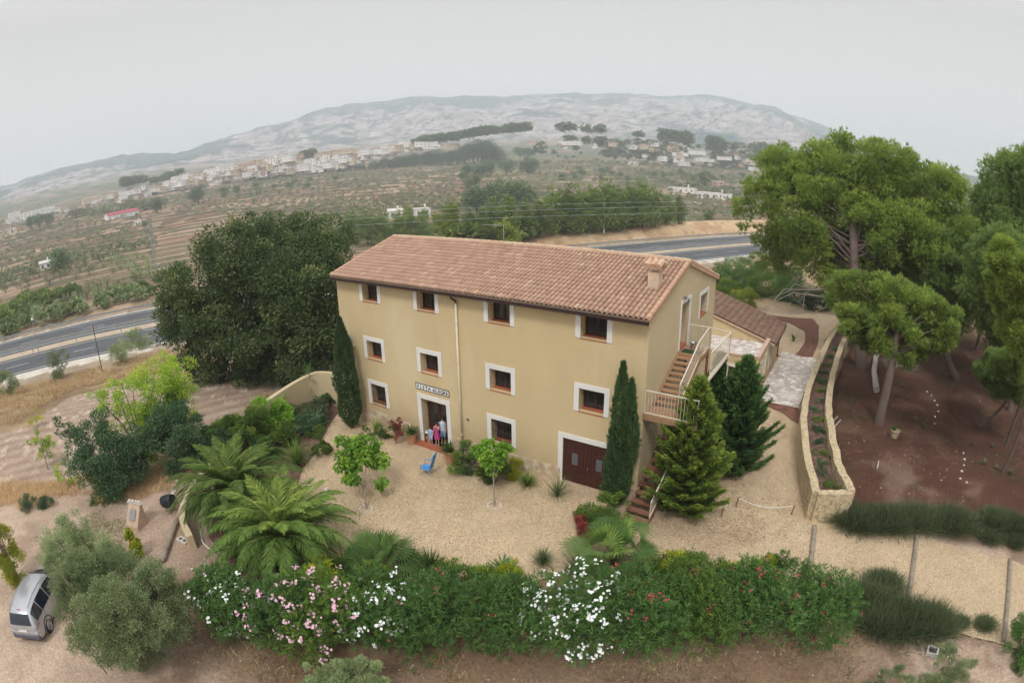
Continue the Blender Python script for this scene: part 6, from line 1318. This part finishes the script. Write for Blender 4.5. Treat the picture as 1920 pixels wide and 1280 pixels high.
mb=MB(); a=G(170,1225);b=D(200,1262,19.3); mb.tube([tuple(b-a),(0,0,1.0)],[.02,.02],6); o=mb.build('prop_stake',IRON); o.location=a; tag(o,'thin dark stake under the large olive','stake')
mb=MB()
for k in range(6): a=.6*k; mb.tube([(math.cos(a)*.4,math.sin(a)*.3,.02),(math.cos(a)*.2,math.sin(a)*.2,.35),(-math.cos(a)*.3,.2,.4),(-math.cos(a)*.4,-.3,.02)],.013,5)
o=mb.build('iron_chair_frame',IRON); o.location=G(352,1190); tag(o,'tangle of black iron garden furniture between the olive and the white oleander','iron frame')
# ------------------------------------------------------------------ landscape beyond the house
def far_proto(name,m,h,r,kind,label,cat,group,nl=260,leaf=.55,seed=0):
    t=empty(name,(0,0,-500),0,label,cat,group); bl=[]
    rg=random.Random(seed)
    if kind=='round': bl=[(np.array([rg.uniform(-.4,.4)*r,rg.uniform(-.4,.4)*r,h*rg.uniform(.36,.68)]),np.array([r*.62,r*.62,h*.27])) for _ in range(5)]
    elif kind=='umbrella': bl=[(np.array([rg.uniform(-.6,.6)*r,rg.uniform(-.6,.6)*r,h*rg.uniform(.68,.85)]),np.array([r*.5,r*.5,h*.17])) for _ in range(7)]
    elif kind=='tall': bl=[(np.array([rg.uniform(-.2,.2)*r,rg.uniform(-.2,.2)*r,h*f]),np.array([r*w_,r*w_,h*.17])) for f,w_ in ((.18,.75),(.34,.95),(.5,.9),(.66,.75),(.8,.5),(.9,.28))]
    elif kind=='column': bl=[(np.array([0,0,h*f]),np.array([r*w_,r*w_,h*.16])) for f,w_ in ((.2,.9),(.4,1),(.6,.9),(.8,.6),(.92,.3))]
    crown('crown',bl,nl,leaf,leaf*.6,LM[m],t,sub=9 if kind!='tall' else 7,rs=.5,upb=.4 if kind!='tall' else 1.,out=.8)
    mb=MB(); mb.tube([(0,0,-.5),(0,0,h*.35),(bl[0][0][0]*.5,bl[0][0][1]*.5,h*.6)],[r*.07+.06,r*.06+.04,.05],6); mb.build('trunk',BARK,t); return t
def put(protos,p,s=1.,label=None,group=None,sz=None,first={}):
    pr=protos[rnd.randrange(len(protos))]
    c=pr if pr.name not in first else copy_tree(pr)
    first[pr.name]=1
    c.location=p; c.rotation_euler=(0,0,rnd.uniform(0,6.28)); c.scale=(s,s,s*(sz or 1))
    if label: c['label']=label
    if group: c['group']=group
    return c
def along_px(pts,n,jit=4):
    pts=np.array(pts,float); s=np.linspace(0,1,n); t=np.linspace(0,1,len(pts)); return [(np.interp(a,t,pts[:,0])+rnd.uniform(-jit,jit),np.interp(a,t,pts[:,1])+rnd.uniform(-jit,jit)*.3) for a in s]
# poplars beyond the motorway
POP=[far_proto('poplar_tree','pop',12,3.2,'tall','bushy grey-green poplar in the belt beyond the motorway','tree','poplars beyond the motorway',2600,.62,i) for i in range(3)]
POPY=[far_proto('poplar_tree','popy',11,3.0,'tall','pale yellow-green poplar standing out of the belt beyond the motorway','tree','poplars beyond the motorway',2600,.6,7)]
def hpx(u,v,px,dz=0): # metres tall for a pixel height at the ground point seen at (u,v)
    p=G(u,v); return p,px/FPX*dist(p)
for (u,v,px) in [(660,455,62),(690,460,70),(716,458,66),(748,452,56),(775,455,60),(880,448,56),(905,450,62),(925,446,70),(955,448,82),(985,448,75),(1010,446,70),(1035,442,88),(1060,440,92),(1085,440,88),(1112,438,92),(1135,436,98),(1160,434,88),(1182,430,86),(1205,428,90),(1228,426,72),(1250,422,60),(1272,420,52),(1045,438,60),(1100,436,70),(1150,430,72),(1190,426,66)]:
    p,h=hpx(u,v,px); put(POP,p,h/12.)
for i,(u,v,px) in enumerate([(842,452,78),(765,425,40),(795,425,36),(820,430,34)]): p,h=hpx(u,v,px); q=put(POPY,p,h/11.); q['label']=['brightest yellow-green poplar, standing right behind the left half of the roof','small pale poplar left of the bright one','pale poplar seen just left of the bright one, beyond the parked vehicles','thin pale poplar touching the bright one'][i]
DK=[far_proto('pine_tree','fpine',9,4.6,'round','dark rounded pine on the knoll in the middle distance','pine tree','pines on the knoll',1500,.6,i) for i in range(3)]
DR=[far_proto('broadleaf_tree','fpine',7,3.4,'round','dark green round tree scattered over the terraced slope','tree','dark trees on the terraced slope',900,.6,i+10) for i in range(3)]
for (u,v,px) in [(705,325,28),(722,322,30),(738,324,30),(752,320,32),(766,322,34),(782,318,36),(798,318,38),(812,316,36),(828,314,36),(843,312,34),(858,312,38),(872,308,40),(888,306,46),(905,308,50),(922,310,46),(935,312,40),(895,300,40),(912,298,42),(878,300,36),(776,314,30),(805,306,26),(745,316,26),(920,330,34),(905,332,30),(890,330,26),(875,332,26),(950,328,34),(990,328,36),(1000,326,34),(975,295,24),(990,297,24),(880,355,26),(892,352,26),(868,340,22)]:
    p,h=hpx(u,v,px); put(DK,p,h/9.)
for i,(u,v,px,lab) in enumerate([(895,405,66,'dark broad pine standing behind the poplars, left one of a cluster'),(930,398,66,'dark broad pine in the middle of the cluster behind the poplars'),(962,402,74,'tallest dark pine of the cluster behind the poplars'),(985,396,60,'right-hand pine of the cluster behind the poplars'),(945,415,40,'low dark pine in front of the cluster behind the poplars'),(112,515,50,'large dark tree alone on the lower terraces at the left'),(372,385,38,'dark pine on the slope right of the red-roofed hall'),(295,402,32,'dark tree beside the red-roofed hall'),(288,375,22,'dark tree above the red-roofed hall'),(270,428,14,'round dark tree beside the small white hut'),(60,432,28,'left one of three dark trees near the left edge'),(74,432,30,'middle one of three dark trees near the left edge'),(90,428,28,'right one of three dark trees near the left edge'),(1300,440-96,16,'dark tree behind the white villa'),(1322,352,34,'dark tall tree beside the white villa'),(445,365,18,'dark tree on the slope below the town')]):
    p,h=hpx(u,v,px); q=put(DR if i>4 else DK,p,h/(7. if i>4 else 9.)*1.0); q['label']=lab; 
VT=[far_proto('broadleaf_tree','fpine',7,4.4,'round','hazy green tree among the villas of the far valley','tree','trees scattered over the far valley',420,1.0,i+60) for i in range(3)]
for k_ in range(110):
    u=rnd.uniform(985,1425) if k_<85 else rnd.uniform(300,700); v=rnd.uniform(268,345)+(u-1200)*.02 if k_<85 else rnd.uniform(318,345)-(u-500)*.1+18
    p=G(u,v); put(VT,p,rnd.uniform(.7,1.35))
# orchard
ALM=[far_proto('almond_tree','alm',3.6,2.0,'round','small orchard tree on the terraces beyond the motorway','orchard tree','orchard trees on the terraces',300,.34,i+20) for i in range(4)]
OLV=[far_proto('olive_tree','olive',3.2,2.0,'round','silvery olive tree on the terraces beyond the motorway','olive tree','olive trees on the terraces',300,.34,i+30) for i in range(3)]
cand=[]
for k in range(4,46):
    for half in ((.22,.6) if k<20 else (.4,)):
        d0=(k+half)*21.; step=5.6 if d0<300 else 6.8
        for az in np.arange(-90,2,math.degrees(step/d0)):
            dd=d0+rnd.gauss(0,1.6); a=math.radians(az+rnd.gauss(0,.15)); x=CAM[0]+math.sin(a)*dd;y=CAM[1]+math.cos(a)*dd; cand.append((x,y,dd))
C_=np.array(cand); nn_,_a=roadn(C_[:,0],C_[:,1]); wv_=22*(fbm(C_[:,0]/160,C_[:,1]/160,3)-.5)+9*(vn(C_[:,0]/45,C_[:,1]/45,5)-.5)
dens=vn(C_[:,0]/60,C_[:,1]/60,81)*.6+.4*vn(C_[:,0]/20,C_[:,1]/20,82)
rr_=rng.random(len(C_)); keep=(nn_>42)&(rr_<np.clip(dens*2.0-.22,0.06,.92)); C_=C_[keep]
C_=C_[np.argsort(C_[:,2])]; zz=H(C_[:,0],C_[:,1])
near=[];restp=[]
for (x,y,d),z in zip(C_,zz):
    u,v=proj((x,y,z+2))
    if not(-10<u<1930): continue
    hid=(290<u<650 and v>400) or (v>435+ (u-1000)*-.05 and 640<u<1300) or (u>1420)
    if hid: continue
    (near if len(near)<300 else restp).append((x,y,z,d))
for (x,y,z,d) in near:
    ol=vn(x/70,y/70,83)>.55 or d<150; put(OLV if ol else ALM,(x,y,z-.1),rnd.uniform(.75,1.2)*(1.0 if d>150 else .95))
# the rest of the orchard and scrub: one mass of small crowns
def mass(name,pts,m,nleaf=26,leaf=.9,trunk=False):
    P=np.array([p[:3] for p in pts]); R=np.array([p[3] for p in pts]); Hh=np.array([p[4] for p in pts]); n=len(P); d=rdir(n*nleaf); d[:,2]=np.abs(d[:,2])*1.0-.25
    r=np.repeat(R,nleaf)[:,None]; hh=np.repeat(Hh,nleaf)[:,None]; B=np.repeat(P,nleaf,0)+np.concatenate([d[:,:2]*r*.72,(.55+.38*d[:,2:])*hh],1); V,F=leaves(B,unit(d*.6+rdir(len(d))*.6+[0,0,.3]),np.repeat(R,nleaf)*.62,np.repeat(R,nleaf)*.5)
    v=np.clip(np.repeat(rng.random(n)*.6,nleaf)+rng.random(n*nleaf)*.4,0,1)
    o=mesh_np(name,V,F,LM[m],var=v); tag(o,kind='stuff'); return o
rest=restp; mass('orchard_mass',[(x,y,z,rnd.uniform(1.6,2.5),rnd.uniform(2.6,3.8)) for x,y,z,d in rest],'alm')
def zone(poly,n,r,h,thr=.0,sc_=80,seed=90):
    """random crowns scattered over the land inside a patch outlined on the photo"""
    out=[]; P=np.array(poly,float); k=0
    while len(out)<n and k<n*12:
        k+=1; u=rnd.uniform(P[:,0].min(),P[:,0].max());v=rnd.uniform(P[:,1].min(),P[:,1].max())
        if not inpoly(np.array([u]),np.array([v]),P)[0]: continue
        p=G(u,v)
        if thr and fbm(p[0]/sc_,p[1]/sc_,seed,3)<thr: continue
        s=rnd.uniform(.7,1.3); out.append((p[0],p[1],p[2],r*s,h*s))
    return out
m1=zone([(1000,290),(1180,300),(1440,330),(1440,275),(1180,265),(1000,270)],420,5,5,.45)+zone([(1150,345),(1280,355),(1420,390),(1420,320),(1200,310)],150,3.2,4,.42,40)
m1+=zone([(0,430),(130,410),(300,392),(300,380),(160,398),(0,418)],160,6,6)
m1+=zone([(310,372),(700,318),(700,308),(600,328),(480,340),(310,360)],260,4,5,.45,50)+zone([(0,545),(120,515),(290,470),(290,455),(120,490),(0,520)],60,2,3)
mass('valley_tree_mass',m1,'alm')
m2=[]
for poly,n in (([(815,262),(905,244),(1010,236),(1125,240),(1200,254),(1215,262),(1130,252),(1010,248),(915,256),(830,272)],420),([(720,278),(800,262),(850,256),(850,264),(740,284)],160),([(1060,262),(1180,268),(1180,276),(1080,272)],120),([(1235,262),(1330,282),(1460,300),(1470,285),(1380,268),(1240,248)],300),([(565,293),(620,278),(625,286),(575,302)],110),([(150,368),(190,345),(270,337),(272,345),(200,362)],160),([(590,268),(665,262),(665,266),(590,272)],50),([(280,342),(340,322),(345,328),(290,350)],60)):
    m2+=zone(poly,n,6,5.5,.47,55)
mass('hillside_pine_wood',m2,'wood',20)
m3=zone([(0,640),(0,610),(120,575),(240,548),(290,540),(290,560),(150,590),(40,625)],130,1.3,1.7); mass('roadside_scrub',m3[:60],'olive',90,.5); 
mass('roadside_bushes',zone([(0,615),(60,590),(140,560),(100,548),(0,590)],28,2.2,2.6)+zone([(1040,440),(1180,428),(1290,412),(1290,404),(1180,418),(1040,430)],60,2.2,2.6)+zone([(630,448),(800,452),(1000,452),(1000,440),(800,440),(630,436)],70,2.6,3),'pop',90)
q=put(POPY,G(1330,412),.32,'round yellow-green bush at the top of the motorway cutting'); q.scale=(.75,.75,.45)
q=put(POPY,G(950,462),.3,'light green tree top just behind the ridge of the roof'); q.scale=(.8,.8,.55)
CYP=[far_proto('cypress_tree','cyp',7,1.0,'column','dark cypress in a row below the town','cypress tree','cypresses below the town',300,.5,50)]
for (u,v) in [(578,335),(584,334),(590,333),(597,332),(603,331),(610,330),(616,330),(482,368),(488,367),(470,370)]: p,h=hpx(u,v,16); put(CYP,p,h/7.)
# ---- buildings
WW=mat('whitewash',(.86,.84,.82),(.78,.75,.73),scale=.3,rough=.9); WC=mat('cream_wall',(.66,.56,.44),(.58,.48,.37),scale=.3,rough=.9); WP=mat('brick_pink_wall',(.52,.35,.29),(.46,.3,.25),scale=.3,rough=.9)
RT=mat('town_roof_tile',(.46,.27,.21),(.58,.40,.32),scale=.25,rough=.9); RF=mat('pale_flat_roof',(.66,.62,.58),(.58,.53,.5),scale=.3,rough=.9); RRed=mat('maroon_roof',(.36,.06,.08),(.42,.09,.11),scale=.4,rough=.7); RG=mat('grey_sheet_roof',(.46,.46,.48),(.38,.38,.40),scale=.5,rough=.6)
def bld(name,w_,d_,h,rt,wm,rm,label,cat='house',group=None,nw=3,floors=2):
    t=empty(name,(0,0,-500),0,label,cat,group); mb=MB(); mb.box(-w_/2,w_/2,-d_/2,d_/2,-3,h)
    if rt=='gable': mb.add([(-w_/2,-d_/2,h),(-w_/2,d_/2,h),(-w_/2,0,h+d_*.17)],[(0,2,1)]); mb.add([(w_/2,-d_/2,h),(w_/2,d_/2,h),(w_/2,0,h+d_*.17)],[(0,1,2)])
    mb.build('wall',wm,t); mb=MB(); o=.35
    if rt=='gable':
        k=d_*.17; 
        for s in (-1,1): mb.add([(-w_/2-o,s*(d_/2+o),h-.12),(w_/2+o,s*(d_/2+o),h-.12),(w_/2+o,0,h+k+.05),(-w_/2-o,0,h+k+.05),(-w_/2-o,s*(d_/2+o),h-.3),(w_/2+o,s*(d_/2+o),h-.3)],[(0,1,2,3) if s<0 else (3,2,1,0),(0,4,5,1) if s<0 else (1,5,4,0)])
    elif rt=='hip': mb.add([(-w_/2-o,-d_/2-o,h),(w_/2+o,-d_/2-o,h),(w_/2+o,d_/2+o,h),(-w_/2-o,d_/2+o,h),(-w_/4,0,h+d_*.2),(w_/4,0,h+d_*.2)],[(0,1,5,4),(1,2,5),(2,3,4,5),(3,0,4)])
    else: mb.box(-w_/2-.1,w_/2+.1,-d_/2-.1,d_/2+.1,h+.01,h+.35)
    r=mb.build('roof',rm,t); mb=MB(); mb.box(w_*.2,w_*.2+.7,-.4,.4,h,h+d_*.17+1.2); mb.build('chimney',wm,r)
    for fl in range(floors):
        for i in range(nw):
            x=-w_/2+w_*(i+.5)/nw; z=1.2+fl*3.; 
            if z+1.3>h: continue
            mb=MB(); mb.box(x-.55,x+.55,-d_/2-.05,-d_/2+.1,z,z+1.3); mb.build('window',GLASS,t)
    mb=MB(); mb.box(w_*.02-.5,w_*.02+.5,-d_/2-.06,-d_/2+.1,0,1.05 if nw else 2.2); mb.build('door',WOOD,t)
    return t
BP_=[bld('house',11,9,6.2,'gable',WW,RT,'white town house with pinkish tiled roof on the hillside','house','town houses below the hills'),bld('house',14,9,7.,'gable',WC,RT,'cream town house with tiled roof on the hillside','house','town houses below the hills',4),bld('house',12,10,6.5,'flat',WW,RF,'flat-roofed white town house on the hillside','house','town houses below the hills'),bld('house',20,10,8.5,'gable',WC,RT,'long cream terrace of town houses on the hillside','house','town houses below the hills',5,2),bld('house',15,12,9.5,'flat',WW,RF,'tall flat-roofed white building in the town','house','town houses below the hills',4,3),bld('house',12,9,6,'hip',WP,RT,'brick-pink town house with hipped roof','house','town houses below the hills'),bld('house',26,12,7,'gable',WW,RG,'pale workshop hall with grey sheet roof in the town','house','town houses below the hills',5,1)]
def putb(pr,u,v,s=1.,rz=None,label=None,group=None,p=None,first={},zs=1.):
    p=G(u,v) if p is None else p; c=pr if pr.name not in first else copy_tree(pr); first[pr.name]=1
    a=math.atan2(p[1]-CAM[1],p[0]-CAM[0])-PI/2; c.location=p; c.rotation_euler=(0,0,a+(rnd.uniform(-.7,.7) if rz is None else rz)); c.scale=(s,s,s*zs)
    if label: c['label']=label; c['group']=group or ''
    if label and not group: del c['group']
    return c
def townzone(poly,n,sz,mind):
    P=np.array(poly,float); got=[];k=0
    while len(got)<n and k<8000:
        k+=1;u=rnd.uniform(P[:,0].min(),P[:,0].max());v=rnd.uniform(P[:,1].min(),P[:,1].max())
        if inpoly(np.array([u]),np.array([v]),P)[0] and all(abs(u-a)>mind*1.5 or abs(v-b)>mind*.36 for a,b in got): got.append((u,v))
    for (u,v) in got: putb(rnd.choice(BP_),u,v,sz*rnd.uniform(.8,1.2),zs=.6)
townzone([(20,440),(0,440),(0,418),(60,402),(150,386),(160,396),(60,415)],14,1.1,9)
townzone([(150,396),(170,374),(300,347),(330,338),(430,316),(430,330),(330,352),(290,366),(240,378)],46,1.15,8)
townzone([(425,336),(430,312),(520,298),(640,284),(770,272),(850,270),(850,279),(760,288),(700,300),(640,318),(540,326)],95,1.25,7.5)
townzone([(980,290),(1100,285),(1180,290),(1440,345),(1440,296),(1180,268),(980,268)],44,.95,11)
VIL=[((1280,360),'flat',WW,RF,22,'large low white villa with several flat roofs right of the poplars'),((1340,372),'flat',WW,RF,26,'white walled terrace building in front of the villa'),((1345,352),'flat',WP,RF,12,'small brick house with pale flat roof behind the white villa'),((1187,312),'hip',WW,RF,16,'white two-storey house alone among the far olive groves'),((880,318),'gable',WC,RT,22,'long house with pale tiled roof among the pines on the knoll'),((345,347),'gable',WC,RG,26,'long shed with pale grey roof above the terraces'),((405,345),'flat',WW,RF,20,'white industrial block right of the grey shed'),((322,345),'flat',WW,RF,12,'white cube of a house left of the grey shed'),((525,340),'flat',WW,RF,22,'white flat-roofed building below the town, left of the cypresses'),((565,335),'flat',WW,RF,18,'white flat-roofed building among the cypresses'),((258,422),'flat',WW,RF,6,'small white hut below the red-roofed hall'),((272,378),'gable',WP,RRed,14,'small building with a brick-red roof above the hall'),((740,408),'gable',WW,RF,7,'small white shed glimpsed under the poplars'),((790,405),'flat',WW,RF,8,'white wall glimpsed between the poplars'),((86,506),'gable',WW,RF,6,'tiny white field hut left of the large lone dark tree')]
for (uv,rt,wm,rm,w_,lab) in VIL:
    b_=bld('villa' if w_>14 else 'hut' if w_<9 else 'house',w_,w_*.5 if w_>14 else w_*.8,3.6 if 'low' in lab or 'walled' in lab or w_<9 else 6,rt,wm,rm,lab,'house' if w_>8 else 'hut',None,5 if w_>14 else 2,1 if w_<9 else 2); putb(b_,uv[0],uv[1],1.,rnd.uniform(-.25,.25),p=G(*uv))
rh=bld('hall',34,14,4.5,'gable',WW,RRed,'long white hall with a dark red roof on the slope at left','hall',None,6,1); putb(rh,228,408,1.,.30)
rh=bld('hall',16,12,6.5,'hip',WC,RT,'cream house with a hipped roof right behind the red-roofed hall','house',None,3,2); putb(rh,222,392,1.,.1)
# long grey apartment blocks at the far left
ab=bld('apartment_block',60,14,13,'flat',WW,RF,'long pale apartment block with dark balcony bands at the far left','apartment block',None,9,4); putb(ab,70,410,1.,.15)
ab=bld('apartment_block',18,14,20,'flat',WW,RG,'tall pale tower block at the left edge','apartment block',None,4,6); putb(ab,28,424,1.,.15)
# ---- masts, poles and wires
WIR=mat('wire_metal',(.30,.36,.38),rough=.5)
def lattice(u,v,px,lab):
    p,h=hpx(u,v,px); t=empty('lattice_mast',tuple(p),0,lab,'pylon'); mb=MB(); b=h*.035; n=9
    for k in range(n):
        z0=h*k/n;z1=h*(k+1)/n;w0=b*(1-.75*k/n);w1=b*(1-.75*(k+1)/n); c=[(-1,-1),(1,-1),(1,1),(-1,1)]
        for i in range(4):
            a=c[i];d=c[(i+1)%4]; mb.beam((a[0]*w0,a[1]*w0,z0),(a[0]*w1,a[1]*w1,z1),.10,.10); mb.beam((a[0]*w0,a[1]*w0,z0),(d[0]*w1,d[1]*w1,z1),.06,.06); mb.beam((a[0]*w1,a[1]*w1,z1),(d[0]*w1,d[1]*w1,z1),.06,.06)
    mb.build('lattice',GALV,t)
    for z in (.93,.8): mb=MB(); mb.beam((-h*.07,0,h*z),(h*.07,0,h*z),.1,.1); mb.build('cross_arm',GALV,t); return p,h
lattice(294,525,118,'grey lattice pylon on the terraces behind the dark tree')
p,h=hpx(1132,438,66); t=empty('power_pole',tuple(p),0,'pale concrete power pole rising from the poplars','pole'); mb=MB(); mb.tube([(0,0,0),(0,0,h)],[.25,.14],8); mb.build('shaft',WW,t); mb=MB(); mb.beam((-1,0,h-.4),(1,0,h-.4),.12,.12); mb.build('cross_arm',GALV,t)
a=G(193,700); t=empty('wire_pole',tuple(a),0,'thin dark wooden pole in the dry grass before the motorway','pole'); hh=(700-612)/FPX*dist(a); mb=MB(); mb.tube([(0,0,0),(-.2,0,hh)],[.07,.05],7); mb.build('shaft',BARK,t); mb=MB(); mb.beam((-.6,0,hh-.1),(.3,0,hh-.1),.05,.05); mb.build('cross_arm',BARK,t)
a2=G(75,672); t=empty('lamp_mast',tuple(a2),0,'slim grey mast with a small head standing beside the motorway at left','mast'); h2=(672-602)/FPX*dist(a2); mb=MB(); mb.tube([(0,0,0),(0,0,h2)],[.07,.05],7); mb.build('shaft',GALV,t); mb=MB(); mb.box(-.5,.5,-.1,.1,h2-.1,h2+.1); mb.build('mast_head',WHITE,t)
def wire(a,b,sag,r,lab):
    mb=MB(); P=[]
    for s in np.linspace(0,1,25): p=np.array(a)*(1-s)+np.array(b)*s; p[2]-=sag*4*s*(1-s); P.append(p-np.array(a))
    mb.tube(P,r,4,False); o=mb.build('power_line',WIR); o.location=a; tag(o,lab,'power line','power lines over the poplars' if 'poplar' in lab else 'power lines by the motorway')
for (v0,v1,lab) in ((404,371,'uppermost wire stretched in front of the poplar belt'),(412,380,'middle wire stretched in front of the poplar belt'),(424,391,'lowest wire stretched in front of the poplar belt')):
    wire(D(560,v0+6,115),D(1460,v1+6,150),.9,.035,lab)
wire(np.array(a)+[-.2,0,hh-.1],np.array(a2)+[0,0,h2],.5,.02,'dark cable sagging from the wooden pole to the roadside mast by the motorway')
wire(np.array(a)+[-.2,0,hh-.1],D(305,600,60),.4,.02,'dark cable from the wooden pole toward the big dark tree by the motorway')
for (u,v,h_,lab) in ((122,385,22,''),(570,340,20,''),(720,330,20,'')):
    pass
HAZE=3.8e-4
# ------------------------------------------------------------------ haze
hm=bpy.data.materials.new('haze_air'); hm.use_nodes=True; nt=hm.node_tree; nt.nodes.clear()
o_=nt.nodes.new('ShaderNodeOutputMaterial'); pv=nt.nodes.new('ShaderNodeVolumePrincipled'); pv.inputs['Color'].default_value=(.84,.925,1,1); pv.inputs['Density'].default_value=HAZE; pv.inputs['Anisotropy'].default_value=0.0
nt.links.new(pv.outputs[0],o_.inputs['Volume'])
mb=MB(); mb.box(-4300,4300,-2500,4300,-60,462); hz=mb.build('haze',hm); tag(hz,kind='stuff'); hz.display_type='BOUNDS'
